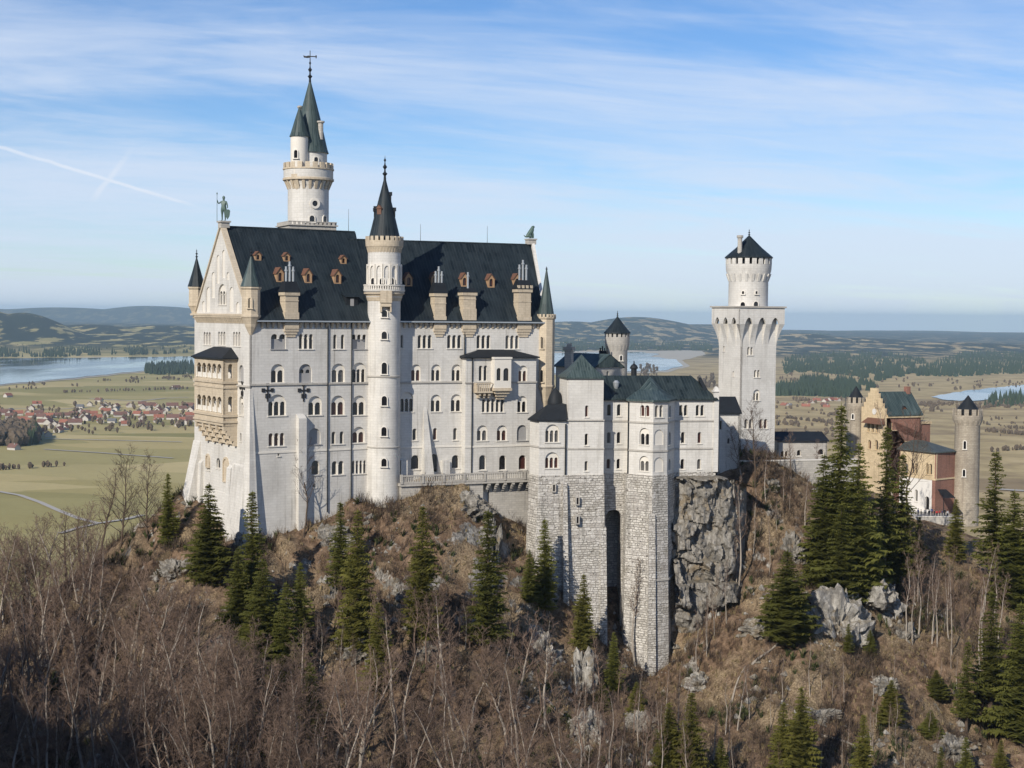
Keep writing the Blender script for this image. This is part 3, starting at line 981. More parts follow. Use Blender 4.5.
    d = MB(); d.add([FL.w(u - 1.5, 1.2, z + 1.1), FL.w(u + 1.5, 1.2, z + 1.1), FL.w(u + 1.5, 6.5, z + 2.6), FL.w(u - 1.5, 6.5, z + 2.6)], [(0, 1, 2, 3)])
    d.build('hatch_roof', M['slate'], dd)
    d = MB(); d.box(FL, u - 0.35, u + 0.35, 1.5, 1.58, z - 1.5, z + 0.8); d.build('hatch_window', M['blind'], dd)
    # ---------------- the wall chimneys
    def chimney(fr, x0, x1, yb, yt, yh, yp, zE_, pipes=3, top='hood', crest=False):
        v = -0.55
        u0, u1 = fr.u(x0, v, 300), fr.u(x1, v, 300)
        uc = (u0 + u1) / 2; w = (u1 - u0) / 2 * 0.9
        xc = (x0 + x1) / 2
        zb, zt, zh, zp = fr.z(xc, yb, v), fr.z(xc, yt, v), fr.z(xc, yh, v + 1), fr.z(xc, yp, v + 1)
        c = MB()
        c.box(fr, uc - w, uc + w, v, v + 2.4, zE_ - 1.9, zb - 0.5)
        c.box(fr, uc - w * 0.9, uc + w * 0.9, v + 0.1, v + 2.4, zb - 0.52, zt - 0.6)
        c.box(fr, uc - w * 1.08, uc + w * 1.08, v - 0.1, v + 2.5, zt - 0.62, zt)
        for k in range(3):                      # corbels carrying it below the eaves
            c.box(fr, uc - w + k * 0.25, uc + w - k * 0.25, v + 0.12 + 0.13 * k, 0.02, zE_ - 2.4 - 0.5 * k, zE_ - 1.9 - 0.5 * k)
        c.box(fr, uc - w * 0.95, uc + w * 0.95, v + 0.02, v + 2.3, (zb + zt) / 2 - 0.1, (zb + zt) / 2 + 0.1)
        if crest:
            for k in range(4):
                a = uc - w * 1.08 + k * w * 0.6
                c.box(fr, a, a + w * 0.36, v - 0.14, v + 0.2, zt - 0.02, zt + 0.7)
        ch = c.build('chimney', M['cream'], root)
        h = MB()
        h.box(fr, uc - w * 1.16, uc + w * 1.16, v - 0.2, v + 2.6, zt, zh, w * 0.36, 0.7)
        h.build('chimney_hood', M['lead'], ch)
        p = MB()
        for k in range(pipes):
            a = uc + (k - (pipes - 1) / 2) * w * 0.5
            hh = zp - (0.0 if k == pipes // 2 else 0.9)
            q = fr.w(a, v + 1.1, 0)
            p.lathe(q[0], q[1], [(0.2, zh - 0.3), (0.2, hh - 0.9), (0.3, hh - 0.85), (0.3, hh - 0.6), (0.19, hh - 0.55), (0.19, hh)], 10)
        p.build('chimney_pipe', M['pipe'], ch)
    chimney(FL, 284.2, 300.0, 309.5, 292, 281.5, 261.5, zE)
    chimney(FR, 433.8, 447.4, 313.5, 293.0, 282.8, 266.4, zER)
    chimney(FR, 462.4, 477.4, 306, 292.2, 288.4, 272.2, zER, pipes=1)
    chimney(FR, 517.2, 532.6, 314, 289.0, 280.2, 260.0, zER, crest=True)
    # ---------------- corner turrets
    def turret(px, fr, u, v, r, y_body, y_top, y_tip, y_fin, mat_roof, slit, corbel, a_off, depth, crest=True, ytail=None):
        cx, cy, _ = fr.w(u, v, 0)
        D = cy
        zb, zt, ztip = at_depth(px, y_body, D).z, at_depth(px, y_top, D).z, at_depth(px, y_tip, D).z
        b = MB()
        b.lathe(cx, cy, [(0.25, zb - corbel), (r * 0.62, zb - corbel * 0.55), (r * 0.7, zb - corbel * 0.4), (r, zb - 0.3), (r * 1.08, zb - 0.2), (r * 1.08, zb + 0.15), (r, zb + 0.25),
                         (r, zt - 0.5), (r * 1.14, zt - 0.25), (r * 1.14, zt)], 8, a0=a_off)
        if crest:
            ring_blocks(b, cx, cy, r * 0.86, r * 1.12, zt - 0.02, zt + 0.55, 16, 0.55, a_off, 1)
        t = b.build('corner_turret', M['cream'], root)
        c = MB()
        rr = r * (0.98 if crest else 1.18)
        c.lathe(cx, cy, [(rr, zt + 0.05), (rr * 0.93, zt + 0.4), (rr * 0.5, zt + (ztip - zt) * 0.5), (0.10, ztip)], 8, a0=a_off)
        c.build('turret_roof', mat_roof, t)
        finial(cx, cy, ztip - 0.2, at_depth(px, y_fin, D).z - ztip + 0.2, 0.7).build('finial', M['lead'], t)
        for q in slit:
            round_window(t, cx, cy, r * 0.93, q[0], q[1], q[2], 0.55, 'cream')
        return t
    turret(196.6, FG, -WL + 0.3, 0.3, 1.45, 305, 287, 257.5, 249, M['slate'], [], 3.0, R(22.5), 0, crest=False)
    turret(251.6, FL, 0.25, 0.25, 1.6, 316, 287, 256, 247, M['copper'], [(250.0, 298, 308)], 3.4, R(22.5 + 33), 0, crest=False)
    turret(546.8, FR, uE - 0.1, 0.35, 1.7, 386, 317, 269, 266.5, M['copper'], [(542, 337, 348.5), (542, 370, 382)], 5.0, R(22.5 + 24), 0)
    # ---------------- loggia of the gable: two storeys of arches on brackets
    vl = -2.7
    l0, l1 = FG.u(194.4, vl, 390), FG.u(223.2, vl, 390)
    zt, zb = FG.z(210, 357, vl), FG.z(210, 424, vl)
    lg = MB()
    hol = []
    def arches(fr, v, x0, x1, y0, y1, n, gap=0.35):
        a, b = fr.u(x0, v, (y0 + y1) / 2), fr.u(x1, v, (y0 + y1) / 2)
        return lights_row(a, b, fr.z((x0 + x1) / 2, y1, v), fr.z((x0 + x1) / 2, y0, v), n, gap)
    hol += arches(FG, vl, 197.0, 221.6, 363.0, 377.5, 5) + arches(FG, vl, 197.0, 221.6, 395.4, 411.0, 5)
    lg.plate(FG, rect(l0, l1, zb, zt), hol, vl, vl + 0.4)
    FS = FL.sub(0, -l1, 0)            # side face of the loggia, seen from the front
    sv = 0.0
    s0, s1 = vl + 0.002, 0.0
    hs = arches(FS, 0, 228.2, 232.6, 364.0, 378.4, 1) + arches(FS, 0, 228.2, 232.6, 396.4, 412.0, 1)
    lg.plate(FS, rect(s0, s1, zb, zt), hs, 0.0, 0.4)
    lg.box(FG, l0, l0 + 0.4, vl + 0.4, 0, zb, zt)
    for y in (380.5, 414.5):
        z = FG.z(210, y, vl)
        lg.box(FG, l0 + 0.1, l1 - 0.42, vl + 0.42, -0.01, z - 0.3, z)
    lo = lg.build('loggia', M['cream'], root)
    tr = MB()
    for y0, y1, o in ((380.0, 382.4, 0.22), (385.4, 387.2, 0.16), (413.0, 415.2, 0.24), (419.2, 421.2, 0.2), (357.4, 359.4, 0.2)):
        za, zc = FG.z(210, y1, vl), FG.z(210, y0, vl)
        tr.box(FG, l0 - o, l1 + o, vl - o, -0.01, za, zc)
    tr.build('loggia_band', M['cream'], lo)
    bd = MB()
    bd.box(FG, l0 + 0.5, l1 - 0.5, -0.35, -0.12, zb, zt - 0.2)
    bd.build('loggia_back_wall', M['plaster'], lo)
    cl = MB()
    for y0, y1 in ((363, 377.5), (395.4, 411)):
        z0, z1 = FG.z(210, y1, vl), FG.z(210, y0, vl)
        a, b = FG.u(197, vl, 390), FG.u(221.6, vl, 390)
        for k in range(6):
            q = FG.w(a + (b - a) * k / 5 + (0.12 if k == 0 else -0.12 if k == 5 else 0), vl - 0.05, 0)
            cl.lathe(q[0], q[1], [(0.2, z0), (0.13, z0 + 0.2), (0.12, z0 + (z1 - z0) * 0.62), (0.22, z0 + (z1 - z0) * 0.7)], 8)
        cl.box(FG, a, b, vl + 0.1, vl + 0.25, z0, z0 + 0.85)
    cl.build('loggia_column', M['lime_smooth'], lo)
    zc = FG.z(210, 441, 0)
    bk = MB()
    for k in range(5):
        a = l0 + 0.4 + (l1 - l0 - 0.8) * k / 4
        for j in range(4):
            t = j / 4
            bk.box(FG, a - 0.32, a + 0.32, vl * (1 - t) * 0.96, 0.0, zb - (zb - zc) * (t + 0.25), zb - (zb - zc) * t - 0.003)
    for j in range(4):
        t = j / 4
        bk.box(FG, l0 + 0.1 + j * 0.1, l1 - 0.1 - j * 0.1, vl * (0.82 - t * 0.82), 0.0, zb - (zb - zc) * (t + 0.18), zb - (zb - zc) * t - 0.006)
    bk.build('loggia_bracket', M['cream'], lo)
    r = MB()
    zr = FG.z(215, 346.5, 0)
    r.add([FG.w(l0 - 0.5, vl - 0.5, zt), FG.w(l1 + 0.5, vl - 0.5, zt), FG.w(l1 + 0.5, -0.01, zt), FG.w(l0 - 0.5, -0.01, zt), FG.w(l0 + 2.8, -0.01, zr), FG.w(l1 - 2.8, -0.01, zr),
           FG.w(l0 - 0.5, vl - 0.5, zt - 0.25), FG.w(l1 + 0.5, vl - 0.5, zt - 0.25), FG.w(l1 + 0.5, -0.01, zt - 0.25), FG.w(l0 - 0.5, -0.01, zt - 0.25)],
          [(0, 1, 5, 4), (1, 2, 5), (0, 4, 3), (0, 6, 7, 1), (1, 7, 8, 2), (0, 3, 9, 6), (6, 9, 8, 7)])
    r.build('loggia_roof', M['lead'], lo)
    # cream frames of the doorways below it
    for px0, px1, y0, y1 in ((223.4, 229, 455.5, 481), (206.2, 210.2, 456, 470.5)):
        u0, u1 = FG.u(px0, 0, 465), FG.u(px1, 0, 465)
        z0, z1 = FG.z(220, y1), FG.z(220, y0)
        d = MB()
        d.plate(FG, arch(u0, u1, z0, z1), [arch(u0 + 0.35, u1 - 0.35, z0 + 0.3, z1 - 0.4)], -0.22, 0.0)
        dd = d.build('doorway_frame', M['cream'], root)
        p = MB(); p.plate(FG, rect(u0 + 0.3, u1 - 0.3, z0 + 0.25, z1 - 0.3), [], -0.05, 0.0); p.build('doorway_panel', M['cream'], dd)
    # ---------------- oriel and balcony on the projecting block
    vo = v2 - 1.7
    o0, o1 = FR.u(494.6, vo, 375), FR.u(511.2, vo, 375)
    oz0, oz1 = FR.z(503, 388, vo), FR.z(503, 359, vo)
    o = MB()
    o.plate(FR, rect(o0, o1, oz0, oz1), arches(FR, vo, 496.6, 501, 368, 380.5, 1) + arches(FR, vo, 503.4, 509, 368, 380.8, 1), vo, vo + 0.3)
    o.box(FR, o0, o0 + 0.3, vo + 0.3, v2, oz0, oz1)
    o.box(FR, o1 - 0.3, o1, vo + 0.3, v2, oz0, oz1)
    o.box(FR, o0 - 0.15, o1 + 0.15, vo - 0.15, v2, oz1, oz1 + 0.35)
    orl = o.build('oriel', M['lime_smooth'], root)
    p = MB(); p.box(FR, o0 + 0.35, o1 - 0.35, vo + 0.36, vo + 0.42, oz0 + 0.3, oz1 - 0.2); p.build('pane', M['pane'], orl)
    o = MB()
    for k in range(4):
        o.box(FR, o0 - 0.15 + 0.35 * k, o1 + 0.15 - 0.35 * k, vo - 0.15 + 0.4 * k, v2, oz0 - 0.55 * (k + 1), oz0 - 0.55 * k - 0.004)
    o.build('oriel_base', M['cream'], orl)
    b0 = FR.u(476.6, v2 - 1.4, 388)
    bz0, bz1 = FR.z(486, 391, v2), FR.z(486, 382.6, v2)
    b = MB()
    b.box(FR, b0, o0 - 0.2, v2 - 1.4, v2 - 0.0, bz0 - 0.3, bz0)
    k = b0 + 0.1
    while k < o0 - 0.5:
        b.box(FR, k, k + 0.2, v2 - 1.32, v2 - 1.15, bz0, bz1 - 0.2); k += 0.42
    b.box(FR, b0, o0 - 0.2, v2 - 1.42, v2 - 1.08, bz1 - 0.2, bz1)
    b.box(FR, b0, b0 + 0.25, v2 - 1.06, v2, bz0, bz1)
    for k in range(3):
        a = b0 + 0.6 + k * (o0 - b0 - 1.6) / 2
        b.box(FR, a, a + 0.45, v2 - 1.1, v2, bz0 - 0.8, bz0 - 0.3)
        b.box(FR, a, a + 0.45, v2 - 0.6, v2, bz0 - 1.3, bz0 - 0.8)
    b.build('balcony', M['cream'], root)
    # ---------------- terrace with balustrade along the foot of the right wing
    vt = -4.2
    t0, t1 = FR.u(400.5, vt, 478), FR.u(531.5, vt, 478)
    zt1, zt0 = FR.z(470, 473.2, vt), FR.z(470, 481.4, vt)
    t = MB()
    t.box(FR, t0, t1, vt, -0.02, zt0 - 0.5, zt0)
    ter = t.build('terrace', M['lime_grey'], root)
    b = MB()
    b.box(FR, t0, t1, vt - 0.12, vt + 0.25, zt1 - 0.25, zt1)
    b.box(FR, t0, t1, vt - 0.05, vt + 0.2, zt0, zt0 + 0.3)
    k = t0
    i = 0
    while k < t1 - 0.2:
        if i % 9 == 0:
            b.box(FR, k, k + 0.45, vt - 0.16, vt + 0.3, zt0, zt1 + 0.15)
        else:
            b.box(FR, k + 0.1, k + 0.32, vt - 0.02, vt + 0.16, zt0 + 0.3, zt1 - 0.25)
        k += 0.46; i += 1
    b.build('balustrade', M['lime_grey'], ter)
    w = MB()
    zb2 = zbot + 1
    w.box(FR, t0 + 0.3, FR.u(484, vt, 480), vt + 0.4, -0.03, zb2, zt0 - 0.5)
    w.box(FR, FR.u(484, 0, 480), t1, -2.6, -0.03, zbot - 8, zt0 - 0.5)
    w.build('terrace_wall', M['lime_grey'], ter)
    for k in range(6):
        c = MB()
        a = FR.u(487 + k * 8.0, -3, 485)
        for j in range(4):
            c.box(FR, a - 0.3, a + 0.3, vt + 0.1 + 0.4 * j, -2.61, zt0 - 0.5 - 0.42 * (j + 1), zt0 - 0.5 - 0.42 * j - 0.003)
        c.build('terrace_bracket', M['lime_grey'], ter)
    # ---------------- round stair tower at the bend
    r0 = px_m(16.6, FR.w(0, 0, 0)[1]) * 0.985
    cx, cy, _ = FR.w(-0.2, -0.6, 0)
    def zz(py, px=383.5): return at_depth(px, py, cy - r0 * 0.6).z
    s = MB()
    s.lathe(cx, cy, [(r0 * 1.12, zbot), (r0 * 1.02, zz(452)), (r0, zz(446)), (r0, zz(299))], 40)
    s.lathe(cx, cy, [(r0, zz(299.5)), (r0 * 1.1, zz(297)), (r0 * 1.12, zz(294)), (r0 * 1.27, zz(291)), (r0 * 1.27, zz(289.5))], 40, cap0=False)
    s.lathe(cx, cy, [(r0 * 1.0, zz(290)), (r0 * 1.0, zz(249))], 40, cap0=False)
    tw = s.build('stair_tower', M['lime'], root)
    smooth_by_angle(tw, 30)
    c = MB()
    c.lathe(cx, cy, [(r0 * 1.0, zz(252)), (r0 * 1.05, zz(249)), (r0 * 1.14, zz(246)), (r0 * 1.16, zz(240.5))], 40, cap0=False)
    ring_blocks(c, cx, cy, r0 * 1.0, r0 * 1.16, zz(240.5), zz(236.2), 22, 0.62)
    c2 = MB(); ring_blocks(c2, cx, cy, r0 * 0.98, r0 * 1.10, zz(252.5), zz(247), 36, 0.5, ro0=r0 * 1.01)
    c2.build('tower_corbel', M['cream'], tw)
    c2 = MB()
    c2.lathe(cx, cy, [(r0 * 1.02, zz(301)), (r0 * 1.07, zz(298.5)), (r0 * 1.11, zz(296)), (r0 * 1.24, zz(292.6)), (r0 * 1.24, zz(294))], 40, cap0=False, cap1=False)
    c2.build('gallery_cornice', M['cream'], tw)
    c.build('tower_battlement', M['cream'], tw)
    g = MB()
    ring_blocks(g, cx, cy, r0 * 1.18, r0 * 1.24, zz(289.4), zz(285.6), 52, 0.5, sub=1)
    g.lathe(cx, cy, [(r0 * 1.15, zz(285.8)), (r0 * 1.27, zz(285.8)), (r0 * 1.27, zz(284.6)), (r0 * 1.15, zz(284.6))], 40, cap0=False, cap1=False)
    g.build('gallery_railing', M['lime_smooth'], tw)
    # arcade on the drum above the gallery
    ar = MB()
    for k in range(14):
        a = 2 * math.pi * k / 14
        f = Frame(cx + r0 * math.cos(a), cy + r0 * math.sin(a), math.degrees(a) + 90)
        wd = math.pi * r0 / 14 * 0.98
        z0, z1 = zz(284), zz(265)
        ar.plate(f, rect(-wd, wd, z1 - 2.2, z1), [], -0.02, 0.1) if False else None
        ar.plate(f, [(-wd, z0)] + [(-wd * 0.72, z0)] + [(-wd * 0.72 * math.cos(math.pi * q / 8), z1 - 1.0 + 0.85 * math.sin(math.pi * q / 8)) for q in range(9)] + [(wd * 0.72, z0), (wd, z0), (wd, z1 + 0.15), (-wd, z1 + 0.15)], [], -0.22, 0.06)
    ar.build('tower_arcade', M['lime_smooth'], tw)
    for px, y0, y1 in ((382.4, 278, 284.5), (391.5, 278, 284.5), (384.5, 310, 317), (384.3, 331.5, 339), (384.3, 362.5, 374), (384.3, 396, 405.5), (384, 427, 436), (384, 458.5, 466.5), (373.5, 278, 284.5)):
        round_window(tw, cx, cy, r0 * (1.0 if y0 < 440 else 1.035), px, y0, y1, 0.95)
    b = MB()
    f, _ = on_round(cx, cy, r0 * 1.2, 386, 295)
    z0 = at_depth(386, 300, cy - r0 * 1.2).z
    b.box(f, -1.05, 1.05, -0.6, 0.8, z0 - 0.5, z0 + 1.7)
    b.box(f, -0.95, 0.95, -0.4, 1.2, z0 - 1.2, z0 - 0.6)
    b.box(f, -1.0, -0.75, -0.3, 1.2, z0 - 2.2, z0 - 1.2); b.box(f, 0.75, 1.0, -0.3, 1.2, z0 - 2.2, z0 - 1.2)
    b.build('tower_balcony', M['cream'], tw)
    # string round the tower
    q = MB()
    q.lathe(cx, cy, [(r0, zz(377.5)), (r0 + 0.2, zz(377.2)), (r0 + 0.2, zz(375.8)), (r0, zz(375.5))], 40, cap0=False, cap1=False)
    q.build('string_course', M['lime_grey'], tw)
    q = MB()
    q.lathe(cx, cy, [(r0, zz(448)), (r0 + 0.16, zz(447.8)), (r0 + 0.16, zz(446.8)), (r0, zz(446.5))], 40, cap0=False, cap1=False)
    q.build('string_course', M['lime_grey'], tw)
    k = MB()
    k.lathe(cx, cy, [(r0 * 0.98, zz(239.5)), (r0 * 0.93, zz(236)), (r0 * 0.52, zz(208)), (0.14, zz(177))], 32)
    rr = k.build('tower_roof', M['slate'], tw)
    for px, py in ((371, 212), (379.5, 211), (395, 213.5), (393.2, 198), (374.0, 214)):
        rq = r0 * (0.93 - 0.41 * (236 - py) / 28 if py > 208 else 0.52 * (py - 177) / 31)
        f, z0 = on_round(cx, cy, rq, px, py)
        d = MB()
        d.box(f, -0.45, 0.45, -0.15, 1.0, z0 - 0.6, z0 + 0.5)
        d.add([f.w(-0.6, -0.3, z0 + 0.45), f.w(0.6, -0.3, z0 + 0.45), f.w(0, -0.3, z0 + 1.1), f.w(-0.6, 1, z0 + 0.45), f.w(0.6, 1, z0 + 0.45), f.w(0, 1, z0 + 1.1)], [(0, 1, 2), (0, 2, 5, 3), (1, 4, 5, 2)])
        d.build('roof_dormer', M['wood_red'] if px == 379.5 else M['lead'], rr)
    finial(cx, cy, zz(177.5), zz(154.5) - zz(177.5), 1.15).build('finial', M['lead'], tw)
    return dict(half=half, zR=zR, hR=hR, zRR=zRR, uE=ub, WL=WL, zE=zE)

PAL = build_palace()

def build_round_tower():
    """slender tower that rises behind the palace roof"""
    cx, cy, _ = FL.w(FL.u(308.3, 21, 210), 21, 0)
    def zz(py): return at_depth(308.3, py, cy).z
    m = cy / FPX
    root = empty('tall_round_tower', (cx, cy, BASE_Z))
    tag(root, 'slender round white tower with green spires and a weathervane, rising behind the palace ridge', 'tower')
    s = MB()
    r = 20.3 * m
    s.lathe(cx, cy, [(r, BASE_Z), (r, zz(190))], 36)
    s.lathe(cx, cy, [(r, zz(190.1)), (r * 1.0, zz(187)), (24.0 * m, zz(180)), (24.6 * m, zz(178)), (24.6 * m, zz(169))], 36)
    w = s.build('wall', M['lime'], root); smooth_by_angle(w, 30)
    # platform
    F = Frame(cx - 0.3, cy, 24)
    p = MB()
    hw = 24.5 * m * 0.98
    p.box(F, -hw, hw, -hw * 0.9, hw * 0.9, zz(250), zz(227))
    p.box(F, -hw - 0.3, hw + 0.3, -hw * 0.9 - 0.3, hw * 0.9 + 0.3, zz(226.9), zz(225.8))
    k = -hw
    while k < hw:
        p.box(F, k, k + 0.5, -hw * 0.9 - 0.1, -hw * 0.9 + 0.15, zz(225.8), zz(223.4)); k += 0.85
    p.box(F, -hw - 0.1, hw + 0.1, -hw * 0.9 - 0.15, -hw * 0.9 + 0.2, zz(223.4), zz(222.6))
    p.box(F, -hw - 0.1, -hw + 0.2, -hw * 0.9 + 0.21, hw * 0.9, zz(225.8), zz(222.6))
    p.box(F, hw - 0.2, hw + 0.1, -hw * 0.9 + 0.21, hw * 0.9, zz(225.8), zz(222.6))
    p.build('platform', M['lime_grey'], root)
    b = MB()
    ring_blocks(b, cx, cy, r * 0.98, 24.2 * m, zz(190), zz(181.5), 22, 0.42, ro0=r * 1.02)
    b.lathe(cx, cy, [(24.3 * m, zz(181.6)), (25.4 * m, zz(181)), (25.4 * m, zz(179)), (24.4 * m, zz(178.6))], 36, cap0=False, cap1=False)
    b.lathe(cx, cy, [(24.3 * m, zz(171)), (25.4 * m, zz(170.4)), (25.4 * m, zz(169)), (22 * m, zz(169))], 36, cap0=False, cap1=False)
    ring_blocks(b, cx, cy, 22.6 * m, 24.8 * m, zz(169), zz(163.6), 20, 0.6)
    b.build('battlement', M['cream'], root)
    d = MB()
    rd = 17.3 * m
    d.lathe(cx + 0.8 * m, cy + 0.6, [(rd, zz(172)), (rd, zz(151.5))], 28)
    dr = d.build('upper_drum', M['lime'], root); smooth_by_angle(dr, 30)
    k = MB()
    k.lathe(cx + 0.8 * m, cy + 0.6, [(rd * 1.10, zz(153)), (rd * 1.02, zz(149)), (rd * 0.61, zz(118)), (0.14, zz(80))], 24)
    sp = k.build('spire', M['copper'], root)
    fn = finial(cx + 0.8 * m, cy + 0.6, zz(80.5), zz(58) - zz(80.5), 1.1)
    fo = fn.build('finial', M['lead'], root)
    v = MB()
    zt = zz(50)
    cx2 = cx + 0.8 * m
    v.tube([(cx2, cy + 0.6, zz(66)), (cx2, cy + 0.6, zt)], [0.12, 0.07], 6)
    G = Frame(cx2, cy + 0.6, 8)
    v.box(G, 0.0, 1.3, -0.05, 0.05, zz(56.4) , zz(55.4)); v.box(G, 1.05, 1.25, -0.05, 0.05, zz(57.6), zz(54.4))
    v.plate(G, [(0, zz(57)), (-0.5, zz(57.6)), (-1.2, zz(57.2)), (-1.3, zz(55)), (-0.8, zz(55.8)), (-0.3, zz(55.0)), (0, zz(55.4))], [], -0.05, 0.05)
    v.build('weathervane', M['iron'], root)
    # side turret
    tx, ty = cx - 7.2 * m, cy - 1.2 - 8 * m
    rt = 8.7 * m
    t = MB()
    t.lathe(tx, ty, [(0.5, zz(194)), (rt * 0.5, zz(190)), (rt * 0.62, zz(185)), (rt, zz(176)), (rt, zz(138))], 24)
    to = t.build('side_turret', M['lime_smooth'], root); smooth_by_angle(to, 30)
    c = MB()
    c.lathe(tx, ty, [(0.55, zz(194.6)), (rt * 0.55, zz(190)), (rt * 0.68, zz(185.5)), (rt * 1.04, zz(179)), (rt * 1.06, zz(176))], 24, cap1=False)
    c.build('turret_corbel', M['cream'], to)
    k = MB()
    k.lathe(tx, ty, [(rt * 1.14, zz(138.6)), (rt * 0.98, zz(135)), (rt * 0.5, zz(121)), (0.1, zz(109))], 20)
    k.build('turret_roof', M['copper'], to)
    round_window(to, tx, ty, rt, 296, 150, 158, 0.7)
    c = MB()
    c.lathe(cx - 9.5 * m, cy + 1.0, [(0.35, zz(150)), (0.35, zz(108)), (0.5, zz(107)), (0.5, zz(105.5)), (0.25, zz(105))], 10)
    c.lathe(cx - 5.5 * m, cy + 1.2, [(0.3, zz(150)), (0.3, zz(110)), (0.42, zz(109)), (0.42, zz(107.5))], 10)
    c.lathe(cx + 12.5 * m, cy - 0.8, [(0.5, zz(140)), (0.5, zz(124)), (0.75, zz(123)), (0.75, zz(121.5))], 10)
    c.build('chimney', M['lime_grey'], root)
    round_window(dr, cx + 0.8 * m, cy + 0.6, rd, 316, 157, 164, 0.8)
    round_window(root, cx, cy, r, 312, 215.5, 222, 0.95)
    round_window(root, cx, cy, r, 324.5, 216, 222, 0.9)
    f, z = on_round(cx, cy, r, 314.8, 203.5)
    o = MB()
    ring = [(1.0 * math.cos(2 * math.pi * i / 18), z + 1.0 * math.sin(2 * math.pi * i / 18)) for i in range(18)]
    inn = [(0.55 * math.cos(2 * math.pi * i / 18), z + 0.55 * math.sin(2 * math.pi * i / 18)) for i in range(18)]
    o.plate(f, ring, [inn], -0.2, 0.4)
    oc = o.build('round_window', M['lime_smooth'], root)
    p = MB(); p.plate(f, inn, [], -0.05, 0.3); p.build('pane', M['pane'], oc)

build_round_tower()

def frame2(p, q):
    """frame of the wall from point p to point q (world xy); returns frame and length"""
    d = Vector((q[0] - p[0], q[1] - p[1]))
    return Frame(p[0], p[1], math.degrees(math.atan2(d.y, d.x))), d.length

def wallface(root, mb, p, q, z0, z1, specs, wallmat='lime_smooth', thick=0.34, push=0.0):
    fr, L = frame2(p, q)
    facade(root, mb, fr, 0.0, rect(0, L, z0, z1), specs, wallmat, thick)
    return fr, L

def skirt(mb, top, bot, z1, z0):
    """battered wall under a run of corner points (front side only, open at the back)"""
    n = len(top)
    V = [(p[0], p[1], z1) for p in top] + [(p[0], p[1], z0) for p in bot]
    mb.add(V, [(i, n + i, n + i + 1, i + 1) for i in range(n - 1)])

# ------------------------------------------------------------------ the bower wing on its tall rough stone base
_o = at_depth(567.5, 440, 286.0)
FK = Frame(_o.x, _o.y, 10.0)

